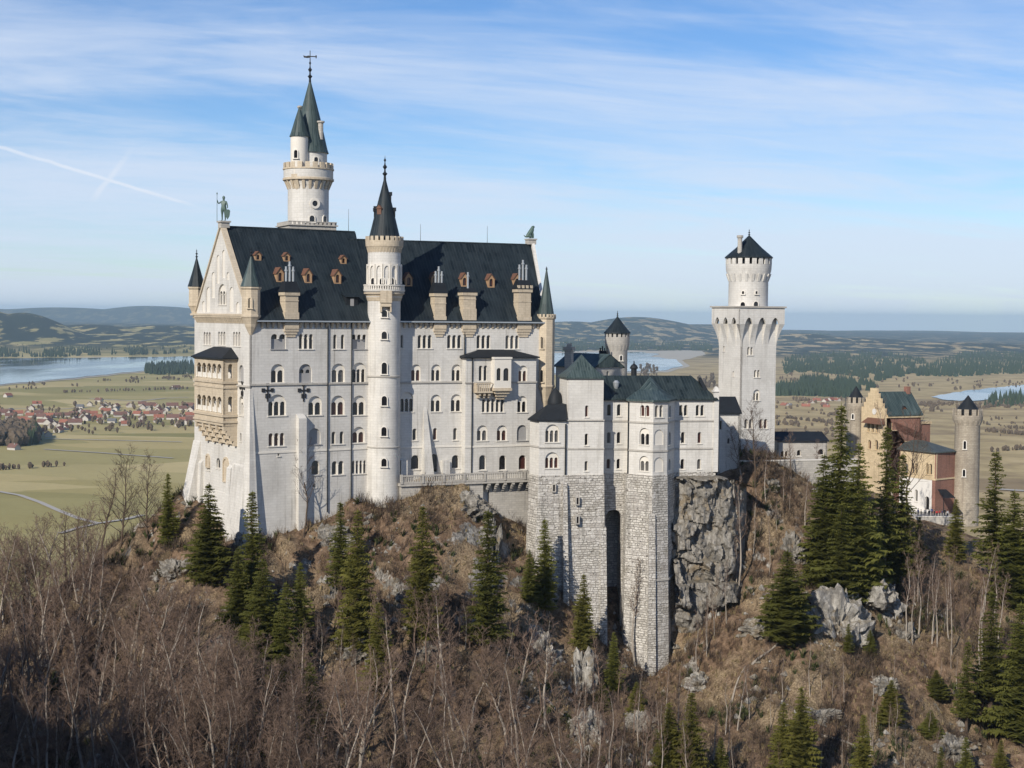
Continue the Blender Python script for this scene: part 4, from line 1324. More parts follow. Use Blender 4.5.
def build_bower():
    z474 = FK.z(600, 474.5)
    zbase = ZC - 92.0
    root = empty('castle_wing', (*FK.w(12, 3, 0)[:2], zbase))
    tag(root, 'lower white wing with square turret and angled bay on a tall rough stone base', 'castle wing')
    def P(px, v): return FK.w(FK.u(px, v, 440), v, 0)
    mb = MB(); st = MB(); bs = MB()
    vr = 3.2
    PA, PB, PC = P(529.8, 2.6), P(539.2, -1.0), P(566.2, -0.45)
    zpe = FK.z(550, 419.8, -0.8)
    # pavilion
    wallface(root, mb, PA, PB, z474, zpe, [])
    wallface(root, mb, PB, PC, z474, zpe, [(545.4, 559.2, 424.4, 442.2, 3, 'niche'), (545.2, 558.8, 452.2, 468.2, 3, 'niche')])
    # square turret
    zt = FK.z(585, 377.4)
    TA, TB = P(567.6, 0.0), P(603.0, 0.0)
    LB = P(566.0, -0.25), P(603.9, -0.25)
    zm = FK.z(585, 420.8)
    tw = [(585.1, 588.4, 405.4, 417, 1, 'single')]
    wallface(root, mb, TA, TB, zm, zt, tw)
    wallface(root, mb, LB[0], LB[1], z474, zm + 0.1, [(584.8, 588.2, 433.5, 445.4, 1, 'single'), (584.6, 588.0, 461, 471, 1, 'single')])
    uA, uB = FK.u(567.6), FK.u(603.0)
    mb.box(FK, uB - 0.34, uB, 0.345, 7.5, z474, zt - 0.01)
    mb.box(FK, uA, uA + 0.34, 0.345, 7.5, zm - 1.0, zt - 0.01)
    mb.box(FK, uA + 0.35, uB - 0.35, 7.0, 7.5, zm - 1.0, zt - 0.01)
    # recess
    zE = FK.z(615, 398.6, vr)
    uR = FK.u(629.5, vr)
    facade(root, mb, FK, vr, rect(uB - 0.2, uR + 6, z474, zE), [
        (607.2, 611.2, 404.2, 416, 1, 'single'), (617, 621, 404.2, 416, 1, 'single'),
        (607.0, 610.8, 432, 443.6, 1, 'single'), (616.8, 620.8, 432, 443.6, 1, 'single'),
        (606.6, 610.4, 458.8, 469, 1, 'single'), (616.6, 620.4, 458.8, 469, 1, 'single')])
    # the angled bay
    BA, BB, BC, BD = P(628.3, 1.0), P(653.0, -2.6), P(667.4, -1.4), P(674.6, vr + 0.1)
    BA0 = P(627.6, vr + 0.1)
    zEb = FK.z(650, 400.0, -1)
    wallface(root, mb, BA, BB, z474, zE, [(640.4, 649.2, 405.2, 416.6, 2, 'rect'), (639.6, 649.0, 428, 444.8, 2, 'niche'), (639.4, 648.6, 456, 471, 2, 'niche')])
    wallface(root, mb, BB, BC, z474, zE, [(655, 663, 405.2, 417.2, 2, 'rect'), (654.2, 663.4, 429.6, 445, 1, 'blindwall'), (654.0, 663.2, 457.4, 472, 1, 'blindwall')])
    wallface(root, mb, BC, BD, z474, zE, [(668.8, 671.0, 405.5, 417, 1, 'single'), (668.6, 670.8, 432, 444.5, 1, 'single'), (668.4, 670.6, 459, 470, 1, 'single')])
    wallface(root, mb, BA0, BA, z474, zE, [])
    # right stretch
    uC, uD = FK.u(674.2, vr), FK.u(716.6, vr)
    facade(root, mb, FK, vr, rect(uC - 0.5, uD, z474, zE), [
        (679.2, 687.6, 405, 416, 2, 'rect'), (695.8, 704.2, 405, 416, 2, 'rect'),
        (681, 685, 432, 443.4, 1, 'single'), (697.6, 701.4, 432, 443.4, 1, 'single'),
        (680.6, 684.6, 459, 469.4, 1, 'single'), (697.2, 701.0, 459, 469.4, 1, 'single')])
    mb.box(FK, uD - 0.4, uD, vr + 0.345, vr + 12, z474, zE - 0.01)
    # corner pilaster with pinnacle
    mb.box(FK, uD - 0.55, uD + 0.4, vr - 0.25, vr + 0.7, z474, FK.z(716, 392, vr))
    mb.box(FK, uD - 0.75, uD + 0.6, vr - 0.45, vr + 0.9, FK.z(716, 392, vr), FK.z(716, 390.5, vr))
    mb.box(FK, uD - 0.6, uD + 0.45, vr - 0.3, vr + 0.75, FK.z(716, 390.5, vr), FK.z(716, 386.5, vr), 0.35, 0.35)
    # back wall closing the wing
    mb.box(FK, uA + 1, uD, vr + 11.5, vr + 12, z474, zE - 0.05)
    mb.build('wall', M['lime'], root)
    # string courses
    def band(p, q, zc, h=0.3, o=0.16):
        fr, L = frame2(p, q)
        st.box(fr, -0.05, L + 0.05, -o, -0.003, zc - h / 2, zc + h / 2)
    z1, z2 = FK.z(615, 421, vr), FK.z(615, 449, vr)
    for p, q in ((P(603.2, vr), P(628, vr)), (BA, BB), (BB, BC), (BC, BD), (P(675, vr), P(715, vr))):
        band(p, q, z1); band(p, q, z2)
        fr, L = frame2(p, q)
        st.box(fr, 0, L, -0.35, -0.003, zE - 0.42, zE - 0.02)
    band(LB[0], LB[1], zm + 0.1, 0.25, 0.25); band(LB[0], LB[1], FK.z(585, 448.6))
    band(PA, PB, FK.z(545, 446.5)); band(PB, PC, FK.z(552, 447.2))
    band(PA, PB, zpe - 0.15); band(PB, PC, zpe - 0.15); band(TA, TB, zt - 0.2, 0.3, 0.2)
    st.build('string_course', M['lime_grey'], root)
    # drain pipes
    for px, v, a, b in ((565.6, -0.6, 424, 560), (628.2, 0.9, 400, 478), (673.2, vr - 0.3, 400, 560)):
        q = P(px, v)
        d = MB(); d.tube([(q[0], q[1], FK.z(px, a, v)), (q[0], q[1], FK.z(px, b, v))], [0.14, 0.14], 8)
        d.build('drain_pipe', M['lead'], root)
    # roofs
    r = MB()
    vri = vr + 6.2
    zRi = FK.z(650, 375.6, vri)
    uRe = FK.u(691, vri)
    e = 0.6
    V = [FK.w(uB + 0.02, vr - e, zE), FK.w(uD + 0.1, vr - e, zE), FK.w(uRe, vri, zRi), FK.w(uB + 0.02, vri, zRi), FK.w(uD + 0.1, vr + 12.6, zE), FK.w(uB + 0.02, vr + 12.6, zE)]
    lo = [(x, y, z - 0.3) for x, y, z in V]
    r.add(V + lo, [(0, 1, 2, 3), (1, 4, 2), (3, 2, 4, 5), (0, 6, 7, 1), (1, 7, 10, 4), (6, 9, 8, 7), (0, 3, 9, 6), (9, 11, 10, 8)])
    r.build('roof', M['coppergrey_dark'], root)
    r = MB()
    apx = FK.w(FK.u(650.2, vri - 1.5, 380), vri - 1.5, FK.z(650, 376.6, vri - 1.5))
    def outp(p, k=0.55):
        c = P(651, vr); d = Vector((p[0] - c[0], p[1] - c[1])); d = d * (1 + k / d.length)
        return (c[0] + d.x, c[1] + d.y)
    ring = [outp(q) for q in (BA0, BA, BB, BC, BD)]
    mids = [((q[0] * 0.45 + apx[0] * 0.55), (q[1] * 0.45 + apx[1] * 0.55), zE + (apx[2] - zE) * 0.42) for q in ring]
    V = [(q[0], q[1], zE + 0.03) for q in ring] + mids + [apx] + [(q[0], q[1], zE - 0.3) for q in ring]
    F = []
    for i in range(4):
        F += [(i, i + 1, 5 + i + 1, 5 + i), (5 + i, 5 + i + 1, 10), (i, 11 + i, 11 + i + 1, i + 1)]
    r.add(V, F)
    r.build('bay_roof', M['copper'], root)
    r = MB()
    uc = (uA + uB) / 2
    apx = FK.w(FK.u(585.2, 3.8, 360), 3.8, FK.z(585, 354.6, 3.8))
    def sq(k, z, cx=uc, hw=(uB - uA) / 2, vc=3.75):
        return [FK.w(cx - hw * k, vc - 3.75 * k, z), FK.w(cx + hw * k, vc - 3.75 * k, z), FK.w(cx + hw * k, vc + 3.75 * k, z), FK.w(cx - hw * k, vc + 3.75 * k, z)]
    za = apx[2]
    rows = [sq(1.10, zt - 0.25), sq(1.10, zt + 0.02), sq(0.70, zt + (za - zt) * 0.30), sq(0.33, zt + (za - zt) * 0.66), sq(0.015, za)]
    V = [p for row in rows for p in row]
    F = [(3, 2, 1, 0)]
    for k in range(len(rows) - 1):
        for i in range(4):
            F.append((k * 4 + i, k * 4 + (i + 1) % 4, k * 4 + 4 + (i + 1) % 4, k * 4 + 4 + i))
    r.add(V, F)
    r.build('turret_roof', M['copper'], root)
    r = MB()
    p1 = [(q[0], q[1], zpe) for q in (outp2(PA, PC), outp2(PB, PC), (PC[0], PC[1] - 0.5))]
    zpt = FK.z(558, 405.4, 0.5)
    t1, t2 = FK.w(FK.u(547, 2.6, 410), 2.6, zpt), FK.w(uA - 0.02, 0.8, zpt + 0.2)
    t3 = FK.w(uA - 0.02, 5.0, zpt + 0.2)
    V = p1 + [t1, t2, t3] + [(x, y, z - 0.28) for x, y, z in p1]
    r.add(V, [(0, 1, 3), (1, 2, 4, 3), (3, 4, 5), (0, 6, 7, 1), (1, 7, 8, 2), (0, 3, 5)])
    r.build('pavilion_roof', M['lead'], root)
    q = P(555, 5.5)
    zz = lambda y: FK.z(555, y, 4.5)
    r = MB(); r.lathe(q[0], q[1], [(1.55, zz(425)), (1.55, zz(406)), (1.5, zz(401)), (1.1, zz(395)), (0.5, zz(390)), (0.05, zz(387.5))], 18)
    smooth_by_angle(r.build('stair_hood', M['lead'], root), 40)
    # small cupola and roof fittings
    q = P(633, vri + 1.5)
    zz = lambda y: at_depth(633, y, q[1]).z
    c = MB(); c.lathe(q[0], q[1], [(0.55, zRi - 2), (0.55, zz(369)), (0.8, zz(368.5)), (0.8, zz(367.6)), (0.6, zz(365.5)), (0.12, zz(363.5)), (0.1, zz(361))], 12)
    c.build('cupola', M['lead'], root)
    c = MB()
    f, z = FK, FK.z(616, 384, vr + 3)
    c.lathe(*FK.w(FK.u(616, vr + 2.6), vr + 2.6, 0)[:2], [(0.16, z - 1.5), (0.5, z - 0.4), (0.62, z + 0.3), (0.3, z + 0.7)], 12)
    c.build('roof_vent', M['pipe'], root)
    # gable stub at the right end of the roof
    g = MB()
    a = FK.u(705, vr + 2); 
    g.add([FK.w(a, vr + 1.2, zE + 0.3), FK.w(uD - 0.6, vr + 1.2, zE + 0.3), FK.w(uD - 2.2, vr + 3.2, FK.z(706, 377.5, vr + 3.2)), FK.w(a - 1.0, vr + 3.2, FK.z(703, 377.5, vr + 3.2)),
           FK.w(uD - 0.6, vr + 6.5, zE + 0.3), FK.w(a, vr + 6.5, zE + 0.3)], [(0, 1, 2, 3), (1, 4, 2), (3, 2, 4, 5), (0, 3, 5)])
    g.build('end_roof', M['lead'], root)
    # ---------------- rough base
    def low(p, out, toward):
        d = Vector((p[0] - toward[0], p[1] - toward[1])).normalized() * out
        return (p[0] + d.x, p[1] + d.y, 0)
    core1 = P(575, 9); core2 = P(650, 8)
    zb1, zb2 = zbase, zbase
    top = [P(529.4, 4.5), P(529.6, 2.4), P(539.0, -1.3), P(566.0, -0.8), P(604.6, -0.6), P(604.6, vr)]
    bot = [low(top[0], 2.2, core1), low(top[1], 3.0, core1), low(top[2], 4.0, core1), low(top[3], 4.5, core1), low(top[4], 3.0, P(585, 9)), P(606.5, vr)]
    b = MB()
    skirt(b, top, bot, z474, zb1)
    b.add([(p[0], p[1], z474) for p in top] + [FK.w(uA - 6, 4.5, z474)], [(0, 1, 2, 3, 4, 5)])
    top = [P(624.5, vr), P(627.4, 0.8), P(653.0, -3.0), P(668.0, -1.7), P(675.4, vr)]
    bot = [P(623.2, vr), low(P(625.8, 0.6), 0.6, core2), low(P(652.6, -3.2), 2.2, core2), low(P(671, -1.9), 1.8, core2), P(679, vr)]
    skirt(b, top, bot, z474, zb2)
    b.add([(p[0], p[1], z474) for p in top], [(0, 1, 2, 3, 4)])
    # recess with the tall dark archway
    u0, u1 = FK.u(604.0, vr), FK.u(626.0, vr)
    h0, h1 = FK.u(607.2, vr), FK.u(623.0, vr)
    b.plate(FK, rect(u0 - 0.5, u1 + 0.5, zb1, z474), [arch(h0, h1, zb1 + 5, FK.z(615, 509.5, vr), 12)], vr, vr + 0.9)
    b.box(FK, h0 - 1, h1 + 1, vr + 5.5, vr + 6.0, zb1, z474)
    b.box(FK, h0 - 1.0, h0 - 0.6, vr + 0.9, vr + 5.5, zb1, z474)
    b.box(FK, h1 + 0.6, h1 + 1.0, vr + 0.9, vr + 5.5, zb1, z474)
    # right part of the base behind the cliff
    b.box(FK, FK.u(674, vr), uD, vr + 0.02, vr + 1, zb1, z474 - 0.02)
    # buttresses
    def butt(px0, px1, v, yt, slope_out, top_in=0.2, zend=zbase):
        a, c = FK.u(px0, v, yt), FK.u(px1, v, yt)
        zt_ = FK.z((px0 + px1) / 2, yt, v)
        b.add([FK.w(a, v + 3, zt_ + 1.5), FK.w(c, v + 3, zt_ + 1.5), FK.w(a, v - top_in, zt_), FK.w(c, v - top_in, zt_),
               FK.w(a - 0.4, v - slope_out, zend), FK.w(c + 0.4, v - slope_out, zend), FK.w(a - 0.4, v + 3, zend), FK.w(c + 0.4, v + 3, zend)],
              [(0, 2, 3, 1), (2, 4, 5, 3), (0, 6, 4, 2), (1, 3, 5, 7)])
    butt(563.0, 567.0, -1.4, 484, 6.2)
    butt(600.4, 606.0, -1.0, 528, 3.6)
    butt(649.0, 655.0, -3.2, 515, 2.4)
    b.build('base', M['ashlar'], root)
    bd = MB()
    fr, L = frame2(bot[1], bot[2])
    # string line half way down the bay base
    zz_ = FK.z(650, 581, -4)
    k = (z474 - zz_) / (z474 - zb2)
    pts = [(top[i][0] + (bot[i][0] - top[i][0]) * k, top[i][1] + (bot[i][1] - top[i][1]) * k) for i in range(5)]
    for i in range(4):
        fr, L = frame2(pts[i], pts[i + 1]); bd.box(fr, 0, L, -0.18, 0.15, zz_ - 0.2, zz_ + 0.2)
    bd.build('base_band', M['lime_grey'], root)
    # slot openings in the base
    for px, y, v in ((554, 488, -1.6), (577.6, 501, -1.6), (577.6, 520, -2.0)):
        s = MB(); u, z = FK.hit(px, y, v)
        s.plate(FK, rect(u - 0.38, u + 0.38, z - 0.8, z + 0.8), [rect(u - 0.2, u + 0.2, z - 0.62, z + 0.62)], v - 0.1, v + 1.6)
        w = s.build('slot_window', M['lime_grey'], root)
        s = MB(); s.plate(FK, rect(u - 0.25, u + 0.25, z - 0.7, z + 0.7), [], v + 0.15, v + 0.25); s.build('pane', M['pane'], w)

def outp2(p, q):
    d = Vector((p[0] - q[0], p[1] - q[1])).normalized() * 0.45
    return (p[0] + d.x, p[1] + d.y - 0.15)

M['coppergrey_dark'] = seam_roof('dark green roof', (0.010, 0.016, 0.018), (0.020, 0.030, 0.032), (0.075, 0.095, 0.094), 0.6, 0.5, 0.6, spec=0.2)
build_bower()

# ------------------------------------------------------------------ square tower
_o = at_depth(740.5, 400, 330.0)
FT = Frame(_o.x, _o.y, 23.0)

def build_square_tower():
    fg = FT.sub(0, 0, -90)
    w = FT.u(775.2, 0, 400)
    wl = -fg.u(718.2, 0, 400)
    zb = ZC - 36
    root = empty('square_tower', (*FT.w(w / 2, wl / 2, 0)[:2], zb))
    tag(root, 'tall square white tower with a flared arched top carrying a round battlemented turret', 'tower')
    z343, z327, z308 = FT.z(745, 343), FT.z(745, 336), FT.z(745, 308.8)
    mb = MB()
    facade(root, mb, FT, 0.0, rect(0, w, zb, z308), [(747.4, 752.8, 347, 355, 2, 'rect'), (754.2, 759.6, 370, 377.4, 2, 'rect'), (753.4, 759.8, 389.5, 400.5, 2, 'niche'),
                                                    (744.4, 752.6, 419, 428.6, 2, 'rect'), (759.2, 767.6, 419, 428.6, 2, 'rect')])
    facade(root, mb, fg, 0.0, rect(-wl, 0, zb, z308), [(732.5, 734, 371, 376, 1, 'single'), (723, 724.6, 346, 351, 1, 'single')])
    mb.box(FT, w - 0.35, w, 0.345, wl, zb, z308 - 0.01)
    mb.box(FT, 0.35, w - 0.35, wl - 0.35, wl, zb, z308 - 0.01)
    mb.box(FT, 0.35, w - 0.35, 0.35, wl - 0.36, z308 - 1.2, z308 - 0.02)
    mb.build('wall', M['lime'], root)
    o = 1.25
    h = MB()
    zt_a = FT.z(745, 317.5)
    def side(fr, u0, u1):
        L = u1 - u0
        n = 3
        hw = L / n * 0.26
        hol = []
        zsp = FT.z(745, 324)
        edges = [u0]
        for k in range(n):
            c = u0 + L * 0.06 + L * 0.88 * (k + 0.5) / n
            edges += [c - hw, c + hw]
        edges.append(u1)
        # band over the arches, its lower edge cut by the pointed heads
        pts = [(u0, z308), (u0, zsp)]
        for k in range(n):
            c = u0 + L * 0.06 + L * 0.88 * (k + 0.5) / n
            pts.append((c - hw, zsp))
            for q in range(1, 10):
                x = -1 + q / 5.0
                pts.append((c + hw * x, zsp + (zt_a - zsp) * (1 - abs(x) ** 1.7) ** 0.75))
            pts.append((c + hw, zsp))
        pts += [(u1, zsp), (u1, z308)]
        h.plate(fr, pts[::-1], [], -o, -o + 0.5)
        # curved piers carrying the band
        for k in range(n + 1):
            a, b = edges[2 * k], edges[2 * k + 1]
            prof = []
            for q in range(9):
                t = q / 8
                prof.append((-o * (1 - t) ** 1.6 if t < 1 else -0.02, zsp + (z343 - 0.9 - zsp) * t))
            a2, b2 = a, b
            V = []
            for v, z in prof:
                ins = o + v
                aa = a + ins if k == 0 else a
                bb = b - ins if k == n else b
                V += [fr.w(aa, v, z), fr.w(bb, v, z), fr.w(bb, 0.02, z), fr.w(aa, 0.02, z)]
            F = []
            for q in range(8):
                i = q * 4
                F += [(i, i + 4, i + 5, i + 1), (i + 1, i + 5, i + 6, i + 2), (i, i + 3, i + 7, i + 4)]
            h.add(V, F)
    side(FT, -o, w + o)
    side(fg, -wl - o, o - 0.01)
    fr_r = FT.sub(w, 0, 90); side(fr_r, -o + 0.01, wl + o)
    fr_b = FT.sub(w, wl, 180); side(fr_b, -o + 0.01, w + o - 0.01)
    h.box(FT, -o, w + o, -o, wl + o, z308 + 0.003, z308 + 0.25)
    h.build('flared_head', M['lime'], root)
    c = MB()
    c.box(FT, -o - 0.3, w + o + 0.3, -o - 0.3, wl + o + 0.3, z308 + 0.255, z308 + 0.6)
    c.build('cornice', M['lime_grey'], root)
    cx, cy, _ = FT.w(w / 2, wl / 2, 0)
    m = cy / FPX
    def zz(y): return at_depth(748.5, y, cy).z
    r = 19.6 * m
    t = MB()
    t.lathe(cx, cy, [(r, z308), (r, zz(281)), (r * 1.02, zz(279)), (22.4 * m, zz(270.5)), (22.8 * m, zz(264.5))], 36)
    ring_blocks(t, cx, cy, 21.0 * m, 22.8 * m, zz(264.5), zz(258.4), 20, 0.62)
    ring_blocks(t, cx, cy, r, 22.6 * m, zz(281.5), zz(274), 20, 0.4, ro0=r * 1.02)
    tt = t.build('round_turret', M['lime'], root); smooth_by_angle(tt, 30)
    t = MB(); t.lathe(cx, cy, [(r * 0.9, zz(265)), (r * 0.9, zz(256))], 24); t.build('turret_wall', M['lead'], tt)
    t = MB(); t.lathe(cx, cy, [(23.8 * m, zz(258.3)), (23.8 * m, zz(257.2)), (13 * m, zz(248)), (0.15, zz(235.6))], 32)
    t.build('turret_roof', M['slate'], tt)
    finial(cx, cy, zz(236), zz(229) - zz(236), 0.7).build('finial', M['lead'], tt)
    t = MB(); q = at_depth(739.8, 250, cy - 3)
    t.lathe(q.x, q.y, [(0.5, zz(256)), (0.5, zz(239)), (0.7, zz(238.5)), (0.7, zz(236.2)), (0.4, zz(236))], 10)
    t.build('chimney', M['lime_grey'], tt)
    for px, y0, y1, wd in ((743, 302, 308, 1.0), (755.8, 301.5, 307.4, 1.0), (743.2, 291, 294, 0.5), (756.4, 291, 294, 0.5)):
        round_window(tt, cx, cy, r, px, y0, y1, wd)

build_square_tower()

def lathe_roof_box(*a): pass

# ------------------------------------------------------------------ small buildings between and behind
def house(name, label, fr, u0, u1, v0, v1, z0, ze, zr, wall, roof, specs=(), gable_specs=(), ov=0.5, cat='building', hip=0.0, ridge='u'):
    root = empty(name, (*fr.w((u0 + u1) / 2, (v0 + v1) / 2, 0)[:2], z0))
    tag(root, label, cat)
    mb = MB()
    facade(root, mb, fr, v0, rect(u0, u1, z0, ze), list(specs), 'lime_smooth')
    vm = (v0 + v1) / 2
    for uu, dg in ((u0, -90), (u1, 90)):
        g = fr.sub(uu, 0, dg)
        a, b = (-v1, -v0) if dg < 0 else (v0, v1)
        if hip:
            mb.plate(g, rect(a, b, z0, ze), [], 0.001, 0.3)
        else:
            hol = []
            if dg > 0:
                for s in gable_specs: window(root, g, 0.0, s, hol)
            mb.plate(g, [(a, z0), (b, z0), (b, ze), ((a + b) / 2, zr - 0.12), (a, ze)], hol, 0.001, 0.35)
    mb.box(fr, u0 + 0.3, u1 - 0.3, v1 - 0.35, v1, z0, ze - 0.02)
    mb.build('wall', M[wall], root)
    r = MB()
    s = (zr - ze) / (vm - v0)
    V = [fr.w(u0 - ov * 0.6, v0 - ov, ze - ov * s * 0.6), fr.w(u1 + ov * 0.6, v0 - ov, ze - ov * s * 0.6), fr.w(u1 + ov * 0.6 - hip, vm, zr), fr.w(u0 - ov * 0.6 + hip, vm, zr),
         fr.w(u1 + ov * 0.6, v1 + ov, ze - ov * s * 0.6), fr.w(u0 - ov * 0.6, v1 + ov, ze - ov * s * 0.6)]
    lo = [(x, y, z - 0.25) for x, y, z in V]
    r.add(V + lo, [(0, 1, 2, 3), (3, 2, 4, 5), (1, 4, 2), (0, 3, 5), (0, 6, 7, 1), (5, 4, 10, 11), (1, 7, 8, 2), (2, 8, 10, 4), (0, 3, 9, 6), (3, 5, 11, 9), (6, 9, 8, 7), (9, 11, 10, 8)])
    r.build('roof', M[roof], root)
    return root

def build_hall():
    g = at_depth(595.6, 368, 322.5)
    FN = Frame(g.x, g.y, -50)
    zr = at_depth(609, 354, 325).z
    ze = g.z + 0.3
    root = house('gabled_hall', 'grey gabled hall with a green copper roof standing behind the white castle wing', FN, -12.5, 0, 0, 7.8, ZC - 34, ze, zr, 'lime_grey', 'copper',
                 gable_specs=[(606.5, 609.0, 371, 378, 1, 'single')], cat='building')
    cx = MB()
    def chim(px0, px1, y0, y1, d, cap=True):
        a, b = at_depth(px0, y1, d), at_depth(px1, y0, d)
        f = Frame(a.x, a.y, -20)
        w = b.x - a.x
        c = MB()
        c.box(f, 0.15 * w, 0.85 * w, 0, 0.7 * w, a.z - 6, b.z - 1.4)
        c.box(f, 0.0, w, -0.15 * w, 0.85 * w, b.z - 1.4, b.z - 0.7)
        c.box(f, 0.3 * w, 0.7 * w, 0.2 * w, 0.6 * w, b.z - 0.7, b.z)
        c.build('chimney', M['lime_grey'], root)
    chim(563, 573.4, 343.5, 368, 318)
    c = MB()
    f = Frame(*at_depth(599, 350, 334)[:2], -15)
    z = at_depth(603, 352, 334).z
    c.box(f, 0, 1.9, 0, 1, z - 2, z + 0.3)
    for k in range(4):
        c.box(f, 0.1 + 0.48 * k, 0.32 + 0.48 * k, 0.3, 0.6, z + 0.3, z + (1.3 if k % 2 else 0.9))
    c.build('chimney', M['lead'], root)
    # its round tower
    d = 338.0
    q = at_depth(617.2, 340, d); m = d / FPX
    def zz(y): return at_depth(617.2, y, d).z
    r = 10.4 * m
    t = empty('round_tower', (q.x, q.y, ZC - 34))
    tag(t, 'small round grey tower with a dark conical cap behind the gabled hall', 'tower')
    b = MB()
    b.lathe(q.x, q.y, [(r, ZC - 34), (r, zz(350)), (12.4 * m, zz(343.5)), (12.4 * m, zz(337))], 30)
    ring_blocks(b, q.x, q.y, 11.3 * m, 12.4 * m, zz(337), zz(333), 16, 0.6)
    ring_blocks(b, q.x, q.y, r, 12.3 * m, zz(350.5), zz(344.5), 18, 0.45, ro0=r * 1.02)
    smooth_by_angle(b.build('wall', M['lime_grey'], t), 30)
    b = MB(); b.lathe(q.x, q.y, [(11 * m, zz(338)), (11 * m, zz(332.5))], 20); b.build('inner_wall', M['lead'], t)
    b = MB(); b.lathe(q.x, q.y, [(13.4 * m, zz(333.4)), (13.2 * m, zz(332.4)), (6.5 * m, zz(324.5)), (0.12, zz(316.6))], 28); b.build('roof', M['slate'], t)
    finial(q.x, q.y, zz(317), zz(310.5) - zz(317), 0.6).build('finial', M['lead'], t)
    round_window(t, q.x, q.y, r, 621, 355.5, 360.5, 0.6)

build_hall()

def build_link():
    _p = at_depth(716.8, 440, 312.0)
    f = Frame(_p.x, _p.y, 12)
    u1 = f.u(740, 0); zt = f.z(728, 411.5)
    house('link_building', 'narrow white link building with a dark lean roof left of the square tower', f, 0.2, u1, 0, 7, ZC - 36, zt, f.z(728, 396.5, 3.5), 'lime', 'lead',
          specs=[(719.5, 722.2, 420.5, 430, 1, 'single'), (727.5, 729.8, 438, 444, 1, 'single')])
    _p = at_depth(777.5, 440, 338.0)
    f = Frame(_p.x, _p.y, 8)
    u1 = f.u(828, 0)
    house('low_building', 'low cream building with a dark shallow roof right of the square tower', f, 0, u1, 0, 9, ZC - 38, f.z(800, 440), f.z(800, 431.4, 4.5), 'lime_grey', 'lead',
          specs=[(781, 788, 451, 457, 2, 'rect'), (818, 824, 449, 455, 1, 'single'), (797, 801, 450, 456, 1, 'single')])
    # courtyard wall
    _p = at_depth(717.5, 462, 313.0)
    f = Frame(_p.x, _p.y, 14)
    w = MB()
    u1 = f.u(858, 0)
    z0, z1 = ZC - 60, f.z(750, 461.5)
    w.box(f, 0, u1, 0, 0.7, z0, z1)
    root = w.build('courtyard_wall', M['lime_grey'])
    tag(root, 'long low grey wall along the courtyard at the foot of the square tower', 'wall')
    c = MB(); c.box(f, -0.1, u1 + 0.1, -0.12, 0.82, z1 + 0.003, z1 + 0.22); c.build('coping', M['lime_smooth'], root)

build_link()

